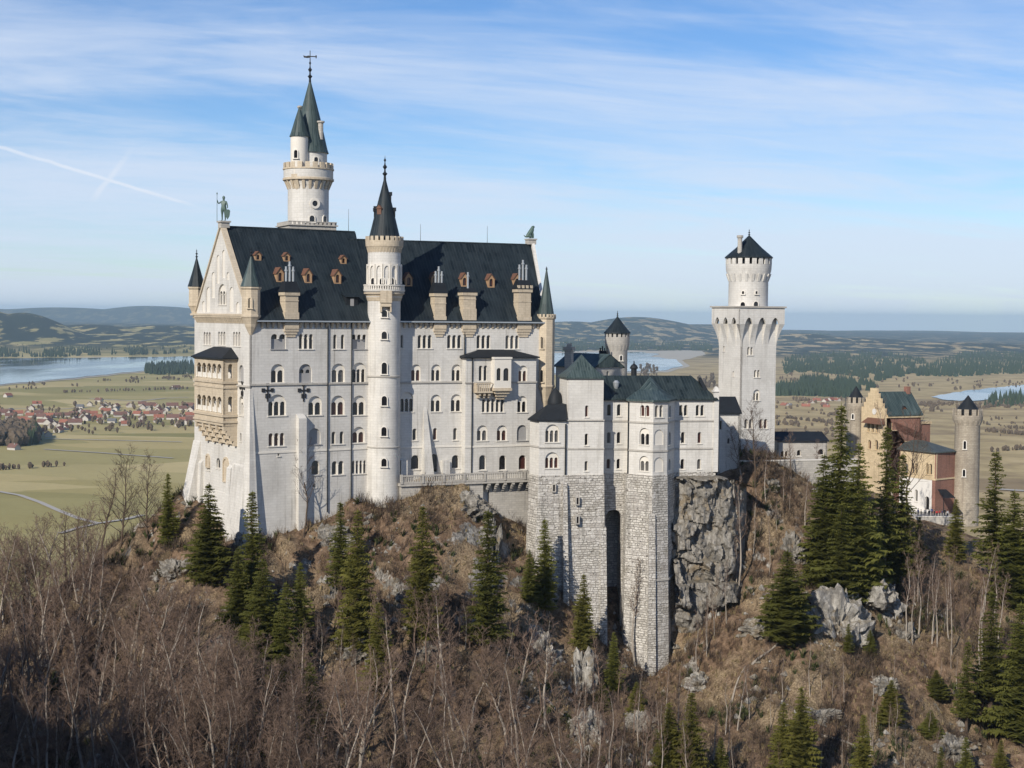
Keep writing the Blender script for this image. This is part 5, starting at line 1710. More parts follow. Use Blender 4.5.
# ------------------------------------------------------------------ gatehouse
def build_gatehouse():
    D = 372.0
    _o = at_depth(884.5, 430, D)
    F = Frame(_o.x, _o.y, 25.0)
    G = F.sub(0, 0, -90)
    zb = ZC - 52
    root = empty('gatehouse', (*F.w(6, 5, 0)[:2], zb))
    tag(root, 'yellow and red brick gatehouse with a stepped gable and a green roof among the firs', 'gatehouse')
    W = -G.u(861.5, 0, 410)
    zr, ze = F.z(890, 391.6, W / 2), F.z(900, 414, 0)
    L = F.u(921, 0, 410)
    mb = MB()
    pts = [(-W, zb), (0, zb), (0, ze + 0.2)]
    n = 5
    za = G.z(875, 388.2)
    for k in range(n):
        u = -W / 2 * (k + 1) / n * 0.9
        z0 = ze + 0.2 + (za - ze - 0.2) * (k + 1) / n
        pts += [(-W / 2 * k / n * 0.9, z0), (u, z0)]
    rightside = pts[2:]
    pts += [(-W - p[0], p[1]) for p in reversed(rightside)]
    hol = []
    for s in ((867.4, 869.6, 418, 432, 1, 'single'), (871.6, 873.8, 418, 432.4, 1, 'single'), (875.8, 878.0, 418, 433, 1, 'single'), (868, 871, 440, 449, 1, 'single'), (875, 878, 440, 450, 1, 'single')):
        window(root, G, 0.0, s, hol, 'yellow')
    mb.plate(G, pts, hol, 0.0, 0.6)
    mb.build('gable_wall', M['yellow'], root)
    c = MB()
    cu, cz = G.hit(874.6, 411.5)
    c.plate(G, [(cu + 0.75 * math.cos(t * math.pi / 10), cz + 0.75 * math.sin(t * math.pi / 10)) for t in range(20)], [], -0.15, -0.003)
    c.build('roundel', M['plaster'], root)
    mb = MB()
    facade(root, mb, F, 0.0, rect(0.6, L, zb, ze), [(905.5, 908.5, 433, 441, 1, 'single'), (922, 925.5, 434, 442, 1, 'single'), (893, 896, 422, 430, 1, 'single')], 'yellow')
    mb.box(F, L, L + 3.4, 0.5, W - 1, zb, F.z(925, 424))
    mb.box(F, 0.6, L, W - 0.5, W, zb, ze)
    g2 = F.sub(L, 0, 90)
    mb.plate(g2, [(0, zb), (W, zb), (W, ze), (W / 2, zr), (0, ze)], [], 0.002, 0.4)
    mb.build('brick_wall', M['brick'], root)
    fz = MB()
    fz.box(F, 0.61, L + 0.1, -0.35, -0.003, ze - 0.9, ze - 0.15)
    fz.box(F, L + 0.1, L + 3.6, 0.2, W - 0.8, F.z(925, 424), F.z(925, 421.5))
    fz.build('cornice', M['yellow'], root)
    r = MB()
    e = 0.5
    V = [F.w(0.6, -e, ze - 0.2), F.w(L + 0.4, -e, ze - 0.2), F.w(L + 0.4, W / 2, zr), F.w(0.6, W / 2, zr), F.w(L + 0.4, W + e, ze - 0.2), F.w(0.6, W + e, ze - 0.2)]
    lo = [(x, y, z - 0.25) for x, y, z in V]
    r.add(V + lo, [(0, 1, 2, 3), (3, 2, 4, 5), (0, 6, 7, 1), (1, 7, 8, 2), (2, 8, 10, 4), (6, 9, 8, 7), (9, 11, 10, 8)])
    r.build('roof', M['copper'], root)
    u, z = F.hit(903, 411, 1.2)
    d = MB()
    d.plate(F, [(u - 1.1, z - 1.0), (u + 1.1, z - 1.0), (u + 1.1, z), (u, z + 1.2), (u - 1.1, z)], [], 0.7, 0.9)
    dm = d.build('dormer', M['wood_red'], root)
    d = MB(); a = [F.w(u - 1.4, 0.5, z - 0.25), F.w(u, 0.5, z + 1.3), F.w(u + 1.4, 0.5, z - 0.25), F.w(u - 1.4, 3.5, z - 0.25), F.w(u, 4.2, z + 1.3), F.w(u + 1.4, 3.5, z - 0.25)]
    d.add(a, [(0, 1, 4, 3), (1, 2, 5, 4)]); d.build('dormer_roof', M['lead'], dm)
    c = MB()
    c.box(F, L - 1.2, L - 0.1, W / 2 - 0.6, W / 2 + 0.6, zr - 1.5, zr + 1.2); c.build('chimney', M['brick'], root)
    # dark roof over the loggia bay on the gable
    p = MB()
    u0, u1 = G.u(861.5, -1.6, 420), G.u(880, -1.6, 420)
    z0, z1 = G.z(870, 423.5, -1.6), G.z(870, 417.5, 0)
    p.add([G.w(u0, -1.8, z0), G.w(u1, -1.8, z0), G.w(u1 - 0.4, -0.01, z1), G.w(u0 + 0.4, -0.01, z1), G.w(u0, -0.01, z0), G.w(u1, -0.01, z0)], [(0, 1, 2, 3), (0, 3, 4), (1, 5, 2), (0, 4, 5, 1)])
    p.build('porch_roof', M['wood_red'], root)
    # lower front block: yellow above white on one side, red on the other
    A, B, C = at_depth(900, 470, 371), at_depth(936, 470, 361), at_depth(956, 470, 366)
    zt, zm, z0 = at_depth(930, 452.5, 363).z, at_depth(930, 479, 362).z, at_depth(930, 512, 361).z - 6
    mb, mw, mr = MB(), MB(), MB()
    fr, Lf = frame2(A, B)
    facade(root, mb, fr, 0.0, rect(0, Lf, zm, zt), [(911.5, 917.5, 463, 473.5, 2, 'rect'), (926, 932, 463.6, 474.6, 2, 'rect'), (904, 908, 463, 473, 1, 'single')], 'yellow')
    mb.build('upper_wall', M['yellow'], root)
    facade(root, mw, fr, -0.12, rect(0, Lf - 1.0, z0, zm), [(914.8, 917.6, 489.5, 501.5, 1, 'single'), (924.8, 929.2, 496.4, 510, 1, 'door')], 'plaster')
    mw.build('lower_wall', M['plaster'], root)
    f3, L3 = frame2(B, C)
    facade(root, mr, f3, 0.0, rect(0, L3, z0, zt), [], 'brick')
    mr.box(fr, Lf - 1.0, Lf + 0.04, -0.18, 0.0, z0, zm - 0.01)
    mr.build('front_wall', M['brick'], root)
    t = MB()
    t.box(fr, 0, Lf + 0.1, -0.2, -0.13, zm - 0.25, zm + 0.15); t.box(f3, 0.0, L3, -0.15, -0.003, zm - 0.2, zm + 0.15)
    t.build('string_course', M['yellow'], root)
    r = MB()
    k = 0.6
    V = [fr.w(-0.5, -k, zt), fr.w(Lf + 0.3, -k, zt), (C.x + 0.3, C.y - k, zt), (C.x + 0.3, C.y + 9, zt), fr.w(-0.5, 9, zt)]
    cen = ((A.x + C.x) / 2 + 0.5, (A.y + C.y) / 2 + 6.5, at_depth(928, 441.5, 371).z)
    V2 = [(x, y, z + 0.25) for x, y, z in V]
    r.add(V + V2 + [cen, (cen[0] - 3.5, cen[1] + 1, cen[2])], [(0, 1, 6, 5), (1, 2, 7, 6), (2, 3, 8, 7), (4, 0, 5, 9), (5, 6, 10, 11), (6, 7, 10), (7, 8, 10), (8, 9, 11, 10), (9, 5, 11), (4, 3, 2, 1, 0)])
    r.build('flat_roof', M['coppergrey'], root)
    # canopy
    c = MB()
    f4 = Frame(*at_depth(940, 495, 358)[:2], 8)
    zc = at_depth(945, 497, 358).z
    c.add([f4.w(0, -2, zc), f4.w(3.0, -2, zc), f4.w(2.6, 2.5, zc + 1.5), f4.w(0.4, 2.5, zc + 1.5)], [(0, 1, 2, 3)])
    for a in (0.15, 2.85):
        c.box(f4, a - 0.07, a + 0.07, -1.9, -1.76, zc - 3.5, zc - 0.02)
    c.build('canopy', M['lead'], root)
    # round corner towers
    def gt(px, d, rpx, yb, yh0, yh1, yc, ytip, mat, label, win):
        q = at_depth(px, 440, d); m = d / FPX
        def zz(y): return at_depth(px, y, d).z
        t = empty('gate_tower', (q.x, q.y, zz(yb)))
        tag(t, label, 'tower')
        r = rpx * m * 0.9; ro = rpx * m * 1.08
        b = MB()
        b.lathe(q.x, q.y, [(r * 1.04, zz(yb)), (r, zz(yh0 + 1)), (ro, zz(yh0 - (yh0 - yh1) * 0.45)), (ro, zz(yh1 + (yh0 - yh1) * 0.1))], 28)
        ring_blocks(b, q.x, q.y, ro * 0.88, ro, zz(yh1 + (yh0 - yh1) * 0.1), zz(yc), 12, 0.58)
        ring_blocks(b, q.x, q.y, r, ro * 0.99, zz(yh0 + 1.2), zz(yh0 - (yh0 - yh1) * 0.4), 16, 0.45, ro0=r * 1.02)
        smooth_by_angle(b.build('wall', M[mat], t), 30)
        b = MB(); b.lathe(q.x, q.y, [(ro * 0.66, zz(yh1)), (ro * 0.66, zz(yc + 1)), (ro * 0.74, zz(yc + 0.8)), (0.1, zz(ytip))], 20); b.build('roof', M['lead'], t)
        for w in win: round_window(t, q.x, q.y, r * 1.01, *w)
        return q, m
    q, m = gt(967.2, 366.0, 13.6, 525, 423.5, 414, 408.8, 395.4, 'tan', 'round battlemented tan tower at the right end of the gatehouse', [(965, 441, 449, 0.6), (964.2, 469.5, 476.5, 0.6)])
    gt(855.2, 383.0, 9.6, 470, 409, 402, 397, 386.2, 'tan', 'round tan battlemented tower left of the yellow stepped gable', [(853, 414, 419, 0.5)])
    # forecourt wall
    w = MB()
    f5, L5 = frame2(at_depth(914, 515, 352), at_depth(957, 515, 352))
    z1 = at_depth(935, 517, 352).z
    w.box(f5, 0, L5, 0, 0.5, z1 - 9, z1)
    ww = w.build('forecourt_wall', M['lime_grey']); tag(ww, 'low grey parapet wall in front of the gatehouse door where visitors stand', 'wall')
    c = MB(); c.box(f5, -0.1, L5 + 0.1, -0.1, 0.6, z1 + 0.003, z1 + 0.15); c.build('coping', M['lime_smooth'], ww)
    return z1

GATE_Z = build_gatehouse()

# ------------------------------------------------------------------ the castle hill
CTRL_PX = [  # pixel, pixel, depth of the visible ground
    (183, 500, 296), (205, 520, 284), (240, 545, 268.5), (262, 545, 270), (300, 524, 274), (335, 515, 277), (383, 508, 281), (415, 497, 284), (445, 494, 284), (475, 499, 286),
    (505, 530, 290), (528, 540, 288), (545, 572, 284), (580, 612, 284.5), (606, 645, 287), (640, 668, 285), (655, 668, 285), (676, 650, 287), (700, 625, 287), (740, 575, 296),
    (746, 488, 307), (800, 479, 316), (850, 486, 331), (885, 500, 345), (915, 522, 352), (945, 524, 354), (985, 545, 355), (1040, 565, 350), (1100, 590, 350),
    (150, 530, 296), (100, 562, 290), (50, 592, 282), (0, 620, 272), (-60, 650, 262), (-140, 690, 250),
    (120, 650, 255), (200, 640, 250), (290, 620, 254), (360, 590, 264), (430, 570, 270), (490, 575, 276), (530, 640, 272), (560, 680, 268), (610, 705, 272), (650, 715, 272),
    (256, 700, 240), (384, 690, 244), (470, 680, 250), (0, 740, 236), (130, 740, 232),
    (620, 740, 256), (700, 705, 266), (770, 640, 280), (800, 560, 298), (860, 560, 310), (880, 620, 292), (820, 660, 276), (900, 560, 322), (960, 600, 318), (1010, 640, 305), (930, 680, 282),
    (256, 768, 224), (384, 768, 228), (512, 768, 234), (640, 768, 240), (768, 768, 246), (900, 768, 254), (1024, 768, 262), (1100, 740, 270),
]
CTRL_W = [  # x, y, height relative to the camera
    (-60, 150, -112), (0, 150, -112), (60, 160, -112), (-30, 90, -104), (40, 80, -100), (0, 20, -80), (120, 150, -100), (180, 220, -75), (0, -60, -40), (60, -60, -50),
    (-28, 190, -92), (20, 195, -92), (70, 200, -92),
    (-70, 30, -8), (-110, 70, 0), (-150, 30, 52), (-100, -30, 40), (-190, 110, 34), (-150, 150, -18), (-110, 140, -52), (-130, 200, -72), (-100, 210, -80), (-220, 200, -50), (-75, 110, -66),  # includes the unseen mound, raised to cast shade on the lower left wood
    (-40, 310, -46), (-20, 330, -42), (0, 318, -36), (10, 340, -40), (30, 330, -35), (50, 345, -38), (80, 375, -50), (110, 385, -56), (130, 380, -62),
    (-90, 330, -82), (-130, 310, -100), (-180, 280, -120), (-60, 360, -95), (-20, 390, -100), (30, 410, -100), (90, 430, -100), (150, 420, -100), (200, 400, -110),
    (-100, 420, -150), (0, 460, -160), (100, 480, -160), (200, 470, -165), (-250, 350, -170), (-200, 420, -185), (-100, 520, -198), (0, 560, -203), (120, 580, -203), (240, 560, -203), (-260, 480, -203), (260, 300, -120),
    (-260, 700, -206), (0, 700, -206), (260, 700, -206),
]
def _tps():
    P, Z = [], []
    for px, py, d in CTRL_PX:
        q = at_depth(px, py, d); P.append((q.x, q.y)); Z.append(q.z)
    for x, y, z in CTRL_W:
        P.append((x, y)); Z.append(ZC + z)
    P = np.array(P) / 100.0; Z = np.array(Z)
    n = len(P)
    d2 = ((P[:, None] - P[None]) ** 2).sum(-1)
    K = np.where(d2 > 0, 0.5 * d2 * np.log(d2 + 1e-12), 0) + np.eye(n) * 0.0015
    A = np.zeros((n + 3, n + 3)); A[:n, :n] = K
    A[:n, n] = 1; A[:n, n + 1:] = P; A[n, :n] = 1; A[n + 1:, :n] = P.T
    w = np.linalg.solve(A, np.concatenate([Z, np.zeros(3)]))
    return P, w
_TP, _TW = _tps()
def tps(x, y):
    q = np.stack([np.asarray(x, float).ravel(), np.asarray(y, float).ravel()], -1) / 100.0
    out = np.zeros(len(q))
    for i in range(0, len(q), 20000):
        d2 = ((q[i:i + 20000, None] - _TP[None]) ** 2).sum(-1)
        out[i:i + 20000] = (0.5 * d2 * np.log(d2 + 1e-12)) @ _TW[:len(_TP)] + _TW[len(_TP)] + q[i:i + 20000] @ _TW[len(_TP) + 1:]
    return out.reshape(np.shape(x))

def axis(segs):
    out = []
    for a, b, st in segs:
        out.extend(np.arange(a, b, st))
    out.append(segs[-1][1])
    return np.array(out)
GX = axis([(-300, -120, 6), (-120, -92, 3), (-92, 128, 0.85), (128, 300, 6)])
GY = axis([(-120, 190, 6), (190, 345, 0.85), (345, 385, 1.4), (385, 720, 6)])
def vnoise2(X, Y, scale, seed):
    """smooth value noise, numpy"""
    rs = np.random.RandomState(seed)
    T = rs.rand(64, 64)
    x, y = X / scale, Y / scale
    xi, yi = np.floor(x).astype(int), np.floor(y).astype(int)
    fx, fy = x - xi, y - yi
    fx = fx * fx * (3 - 2 * fx); fy = fy * fy * (3 - 2 * fy)
    g = lambda a, b: T[(xi + a) % 64, (yi + b) % 64]
    return (g(0, 0) * (1 - fx) + g(1, 0) * fx) * (1 - fy) + (g(0, 1) * (1 - fx) + g(1, 1) * fx) * fy - 0.5

def build_hill():
    X, Y = np.meshgrid(GX, GY, indexing='ij')
    Z = tps(X, Y)
    near = np.clip((Y - 150) / 60, 0, 1)
    rel = np.clip((Z - 6) / 30, 0, 1)
    n = vnoise2(X, Y, 17, 1) * 4.5 + vnoise2(X, Y, 7.5, 2) * 3.2 + vnoise2(X, Y, 3.3, 3) * 1.9 + vnoise2(X, Y, 2.3, 4) * 0.9
    # rough ledges
    led = vnoise2(X + Y * 0.4, Y, 11, 5)
    n += np.where(led > 0.12, (led - 0.12) * 7, 0)
    # broken ledges: steps in the slope with steep faces
    wz = Z + vnoise2(X, Y, 9, 11) * 9 + vnoise2(X, Y, 3.1, 12) * 2.5
    st = (wz / 6.5) % 1.0
    stepf = np.clip((st - 0.62) / 0.2, 0, 1) - st
    n += stepf * 4.2 * np.clip(vnoise2(X, Y, 14, 13) * 3 + 0.55, 0, 1)
    rid = 1 - np.abs(vnoise2(X, Y * 0.6, 6.5, 14)) * 4
    n += np.clip(rid, 0, 1) * 1.7 * np.clip(vnoise2(X, Y, 22, 15) * 4 + 0.3, 0, 1)
    calm = 1 - 0.75 * np.clip((Y - 294) / 10, 0, 1) * np.clip((X + 5) / 10, 0, 1)
    Z = Z + n * rel * 0.75 * calm
    # ground stays under the castle walls' feet: keep it calm near the courtyards
    v = np.stack([X.ravel(), Y.ravel(), Z.ravel()], -1)
    nx, ny = len(GX), len(GY)
    idx = np.arange(nx * ny).reshape(nx, ny)
    f = np.stack([idx[:-1, :-1], idx[1:, :-1], idx[1:, 1:], idx[:-1, 1:]], -1).reshape(-1, 4)
    me = bpy.data.meshes.new('hillside')
    me.from_pydata(v.tolist(), [], f.tolist())
    me.polygons.foreach_set('use_smooth', [True] * len(me.polygons))
    o = bpy.data.objects.new('hillside', me); COL.objects.link(o)
    tag(o, 'steep brown hillside of dead leaves, dry grass and pale rock below the castle', 'hillside', kind='structure')
    m, N, p = new_mat('leaf litter and rock')
    pos = objpos(N)
    geo = N.n('ShaderNodeNewGeometry')
    sp = N.n('ShaderNodeSeparateXYZ'); N.l(geo.outputs['Normal'], sp.inputs[0])
    n1 = N.noise(pos, 0.09, 6, 0.62); n2 = N.noise(pos, 0.55, 6, 0.68); n3 = N.noise(pos, 3.1, 4, 0.65)
    litter = N.ramp(n2, [(0.25, (0.035, 0.023, 0.016)), (0.42, (0.105, 0.068, 0.045)), (0.56, (0.22, 0.148, 0.096)), (0.75, (0.34, 0.25, 0.17))])
    grass = N.ramp(n3, [(0.28, (0.10, 0.075, 0.045)), (0.5, (0.25, 0.185, 0.115)), (0.75, (0.40, 0.315, 0.20))])
    col = N.mix(N.step(n1, 0.44, 0.62), litter, grass)
    moss = N.step(N.noise(pos, 0.22, 5, 0.6), 0.60, 0.70)
    col = N.mix(N.math('MULTIPLY', moss, 0.4), col, (0.055, 0.056, 0.024))
    rk = N.ramp(N.noise(pos, 0.9, 7, 0.7), [(0.3, (0.075, 0.066, 0.056)), (0.47, (0.21, 0.19, 0.165)), (0.62, (0.42, 0.395, 0.35))])
    steep = N.math('ADD', N.math('SUBTRACT', 0.66, sp.outputs[2]), N.math('MULTIPLY', N.math('SUBTRACT', N.noise(pos, 0.16, 6, 0.7), 0.52), 1.5))
    col = N.mix(N.step(steep, 0.10, 0.20), col, rk)
    hv = N.n('ShaderNodeHueSaturation'); N.l(col, hv.inputs['Color']); N.l(N.math('ADD', 0.62, N.math('MULTIPLY', n3, 0.8)), hv.inputs['Value'])
    N.l(hv.outputs[0], p.inputs['Base Color'])
    p.inputs['Roughness'].default_value = 0.95
    p.inputs['Specular IOR Level'].default_value = 0.1
    bump(N, p, N.math('ADD', n2, N.math('MULTIPLY', n3, 0.5)), 0.9, 0.9)
    me.materials.append(m)
    return Z
HZ = build_hill()

def ground(x, y):
    """height of the hillside mesh (numpy arrays or floats)"""
    x = np.asarray(x, float); y = np.asarray(y, float)
    i = np.clip(np.searchsorted(GX, x) - 1, 0, len(GX) - 2); j = np.clip(np.searchsorted(GY, y) - 1, 0, len(GY) - 2)
    fx = np.clip((x - GX[i]) / (GX[i + 1] - GX[i]), 0, 1); fy = np.clip((y - GY[j]) / (GY[j + 1] - GY[j]), 0, 1)
    return (HZ[i, j] * (1 - fx) + HZ[i + 1, j] * fx) * (1 - fy) + (HZ[i, j + 1] * (1 - fx) + HZ[i + 1, j + 1] * fx) * fy

_TS = np.arange(150, 640, 0.5)
def ground_hit(px, py):
    """where the line of sight through that pixel first meets the hillside"""
    d = ray(px, py)
    zs = ZC + d.z * _TS
    gz = ground(d.x * _TS, _TS)
    k = np.nonzero(zs <= gz)[0]
    if len(k) == 0:
        return None
    t = _TS[k[0]]
    return Vector((d.x * t, t, float(gz[k[0]])))

# ------------------------------------------------------------------ plain, lakes, far hills
REARTH = 6.371e6
def gauss_hill(px, py, d, s_lat, s_dep):
    q = at_depth(px, py, d)
    return (q.x, q.y, q.z + d * d / (2 * REARTH), s_lat, s_dep)
HILLS = [gauss_hill(-40, 306, 9800, 420, 900), gauss_hill(22, 313, 9900, 260, 800), gauss_hill(-160, 300, 10500, 700, 1500), gauss_hill(90, 325, 11000, 400, 1000), gauss_hill(165, 325, 11500, 500, 1000), gauss_hill(260, 325, 12000, 900, 1000),
         gauss_hill(60, 307, 25000, 1500, 1200), gauss_hill(150, 307, 25500, 1300, 1200), gauss_hill(-20, 308, 25000, 1600, 1200), gauss_hill(230, 308, 26000, 1300, 1200), gauss_hill(330, 309, 26000, 1600, 1200),
         gauss_hill(638, 318.2, 17500, 620, 1600), gauss_hill(575, 322.5, 17000, 600, 1500), gauss_hill(705, 325, 18500, 800, 1600), gauss_hill(520, 322, 16500, 600, 1500),
         gauss_hill(790, 330, 22000, 1500, 1800), gauss_hill(900, 331, 26000, 1800, 2500), gauss_hill(1010, 333, 24000, 1500, 2500), gauss_hill(860, 338, 12500, 500, 700), gauss_hill(805, 334, 13500, 320, 600), gauss_hill(960, 342, 11500, 500, 700)]

def build_plain():
    az = np.radians(np.concatenate([np.arange(-100, -24, 2.0), np.arange(-24, 24, 0.09), np.arange(24, 101, 2.0)]))
    rr = [330.0]
    while rr[-1] < 52000:
        rr.append(rr[-1] * 1.0145)
    rr = np.array(rr)
    A, D = np.meshgrid(az, rr, indexing='ij')
    X, Y = D * np.sin(A), D * np.cos(A)
    Z = np.zeros_like(X)
    for hx, hy, h, sl, sd in HILLS:
        a = math.atan2(hx, hy); c, s = math.cos(a), math.sin(a)
        lat = (X - hx) * c - (Y - hy) * s
        dep = (X - hx) * s + (Y - hy) * c
        Z = np.maximum(Z, h * np.exp(-(lat / sl) ** 2 / 2 - (dep / sd) ** 2 / 2))
    # land rising beyond the left lake
    w = np.clip((-X / np.maximum(D, 1) - 0.13) / 0.05, 0, 1)
    Z = np.maximum(Z, w * np.clip((D - 7100) / 3500, 0, 1) ** 1.2 * 72)
    far = np.clip((D - 9200) / 5000, 0, 1)
    Z += far * (vnoise2(X, Y, 1500, 21) * 26 + vnoise2(X, Y, 600, 22) * 11) + np.clip((D - 9200) / 9000, 0, 1) * 12
    mid = np.clip((D - 2600) / 1500, 0, 1) * np.clip((X / D - 0.10) / 0.06, 0, 1) * (1 - np.clip((D - 9000) / 1000, 0, 1))
    Z += mid * np.maximum(0, vnoise2(X, Y, 700, 31)) * 16
    Z -= D * D / (2 * REARTH)
    v = np.stack([X.ravel(), Y.ravel(), Z.ravel()], -1)
    na, nr = len(az), len(rr)
    idx = np.arange(na * nr).reshape(na, nr)
    f = np.stack([idx[:-1, :-1], idx[:-1, 1:], idx[1:, 1:], idx[1:, :-1]], -1).reshape(-1, 4)[:, ::-1]
    me = bpy.data.meshes.new('plain')
    me.from_pydata(v.tolist(), [], f.tolist())
    me.polygons.foreach_set('use_smooth', [True] * len(me.polygons))
    o = bpy.data.objects.new('plain', me); COL.objects.link(o)
    tag(o, 'wide plain of olive and straw coloured fields reaching to low hills', 'plain', kind='structure')
    m, N, p = new_mat('fields')
    pos = objpos(N)
    warp = N.n('ShaderNodeTexNoise'); N.l(pos, warp.inputs['Vector']); warp.inputs['Scale'].default_value = 0.0016; warp.inputs['Detail'].default_value = 3
    wv = N.vmath('SCALE', N.vmath('SUBTRACT', warp.outputs['Color'], (0.5, 0.5, 0.5)), 260.0)
    pw = N.vmath('ADD', pos, wv)
    rot = N.n('ShaderNodeMapping'); N.l(pw, rot.inputs[0]); rot.inputs['Rotation'].default_value = (0, 0, 0.5); rot.inputs['Scale'].default_value = (1 / 420, 1 / 150, 0)
    vo = N.n('ShaderNodeTexVoronoi', distance='CHEBYCHEV'); N.l(rot.outputs[0], vo.inputs['Vector']); vo.inputs['Scale'].default_value = 1.0
    cs = N.n('ShaderNodeSeparateColor'); N.l(vo.outputs['Color'], cs.inputs[0])
    fld = N.ramp(cs.outputs[0], [(0.0, (0.25, 0.225, 0.085)), (0.3, (0.36, 0.30, 0.125)), (0.5, (0.46, 0.37, 0.175)), (0.7, (0.29, 0.255, 0.10)), (1.0, (0.52, 0.42, 0.21))])
    n1 = N.noise(pos, 0.0011, 5, 0.6); n2 = N.noise(pos, 0.012, 5, 0.6); n3 = N.noise(pos, 0.11, 4, 0.6)
    spx = N.n('ShaderNodeSeparateXYZ'); N.l(pos, spx.inputs[0])
    # the marsh on the right is straw coloured, the left meadow greener
    tq = N.math('DIVIDE', spx.outputs[0], N.math('MAXIMUM', spx.outputs[1], 1.0))
    right = N.step(N.math('ADD', tq, N.math('MULTIPLY', N.math('SUBTRACT', n1, 0.5), 0.2)), -0.02, 0.12)
    straw = N.ramp(n2, [(0.3, (0.25, 0.18, 0.095)), (0.5, (0.42, 0.32, 0.165)), (0.72, (0.50, 0.39, 0.215))])
    col = N.mix(N.math('MULTIPLY', right, 0.85), fld, straw)
    brown = N.step(N.noise(scaled(N, pos, (1 / 900, 1 / 330, 0)), 1.0, 5, 0.65), 0.50, 0.60)
    col = N.mix(N.math('MULTIPLY', N.math('MULTIPLY', brown, right), 0.6), col, (0.17, 0.115, 0.07))
    # woods far away
    dist = N.vmath('LENGTH', pos)
    fo = N.noise(scaled(N, pos, (1 / 150, 1 / 480, 0)), 1.0, 6, 0.62)
    fof = N.math('MULTIPLY', N.step(fo, 0.43, 0.48), N.step(dist, 7000.0, 9000.0))
    col = N.mix(fof, col, (0.022, 0.032, 0.020))
    farw = N.step(dist, 14000.0, 20000.0)
    col = N.mix(N.math('MULTIPLY', farw, 0.75), col, (0.022, 0.034, 0.024))
    hv = N.n('ShaderNodeHueSaturation'); N.l(col, hv.inputs['Color']); N.l(N.math('ADD', 0.72, N.math('ADD', N.math('MULTIPLY', n2, 0.34), N.math('MULTIPLY', n3, 0.22))), hv.inputs['Value'])
    N.l(hv.outputs[0], p.inputs['Base Color'])
    p.inputs['Roughness'].default_value = 0.95
    p.inputs['Specular IOR Level'].default_value = 0.1
    me.materials.append(m)

build_plain()

def flat_poly(name, pxs, dz, mat, label, cat):
    """a sheet on the plain whose outline is given by where it is seen"""
    pts = []
    n = len(pxs)
    for i in range(n):                        # subdivide the shore so the sheet follows the curve of the earth
        a, b = pxs[i], pxs[(i + 1) % n]
        for k in range(6):
            t = k / 6
            pts.append((a[0] + (b[0] - a[0]) * t, a[1] + (b[1] - a[1]) * t + 0.35 * math.sin(i * 2.1 + k * 1.7)))
    P = [on_plain(x, y, dz) for x, y in pts]
    tris = tessellate_polygon([[Vector((p.x, p.y, 0)) for p in P]])
    me = bpy.data.meshes.new(name)
    me.from_pydata([tuple(p) for p in P], [], [tuple(t) for t in tris])
    bm = bmesh.new(); bm.from_mesh(me)
    bmesh.ops.recalc_face_normals(bm, faces=bm.faces)
    for f in bm.faces:
        if f.normal.z < 0: f.normal_flip()
    bm.to_mesh(me); bm.free()
    me.materials.append(mat)
    o = bpy.data.objects.new(name, me); COL.objects.link(o)
    tag(o, label, cat, kind='structure')
    return o

m, N, p = new_mat('lake water')
pos = objpos(N)
wn = N.noise(scaled(N, pos, (0.004, 0.0012, 0)), 1.0, 4, 0.6)
p.inputs['Base Color'].default_value = (0.018, 0.035, 0.05, 1)
N.l(N.math('ADD', 0.04, N.math('MULTIPLY', N.step(wn, 0.42, 0.62), 0.10)), p.inputs['Roughness'])
p.inputs['IOR'].default_value = 1.33
bump(N, p, N.noise(pos, 0.35, 3, 0.5), 0.06, 0.3)
M['water'] = m
M['shore'] = plain_mat('pale gravel shore', (0.42, 0.38, 0.30), 0.9, 0.15, 0.01)
flat_poly('lake_shore', [(-70, 388), (0, 385.6), (60, 380.6), (100, 376.5), (145, 371.5), (192, 373.5), (300, 374), (560, 374.5), (640, 373.5), (668, 372), (690, 366), (682, 360.5), (706, 354.5), (702, 350.5), (620, 350.6), (420, 352), (200, 354), (100, 355.8), (0, 356.4), (-70, 356.8)], 1.0, M['shore'], 'pale shore around the long lake', 'shore')
flat_poly('lake', [(-70, 386.5), (0, 384.3), (60, 379.3), (100, 375), (145, 370.3), (192, 372), (300, 372.5), (560, 373), (640, 371.5), (664, 370.5), (683, 365.6), (676, 359.5), (650, 356.5), (660, 353.8), (640, 352.2), (560, 353), (420, 354), (200, 356), (100, 357.6), (0, 358), (-70, 358.6)], 2.2, M['water'], 'long pale blue lake crossing behind the palace', 'lake')
flat_poly('lake', [(931, 396.6), (950, 393), (968, 390.4), (1000, 387), (1024, 384.3), (1060, 382), (1090, 384), (1090, 396), (1040, 396.5), (1000, 399), (973, 400.5), (948, 400.4)], 2.0, M['water'], 'small blue lake at the right edge of the plain', 'lake')
M['road'] = plain_mat('pale gravel road', (0.40, 0.37, 0.32), 0.95, 0.1, 0.05)
def road(pxs, width, label):
    pts = []
    for i in range(len(pxs) - 1):
        for k in range(8):
            t = k / 8
            pts.append(on_plain(pxs[i][0] + (pxs[i + 1][0] - pxs[i][0]) * t, pxs[i][1] + (pxs[i + 1][1] - pxs[i][1]) * t, 0.9))
    V, F = [], []
    for i, q in enumerate(pts):
        d = (pts[min(i + 1, len(pts) - 1)] - pts[max(i - 1, 0)]); d.z = 0; d.normalize()
        nrm = Vector((-d.y, d.x, 0)) * width / 2
        V += [tuple(q + nrm), tuple(q - nrm)]
        if i: F.append((2 * i - 2, 2 * i - 1, 2 * i + 1, 2 * i))
    me = bpy.data.meshes.new('road'); me.from_pydata(V, [], F); me.materials.append(M['road'])
    o = bpy.data.objects.new('road', me); COL.objects.link(o)
    tag(o, label, 'road', kind='structure')
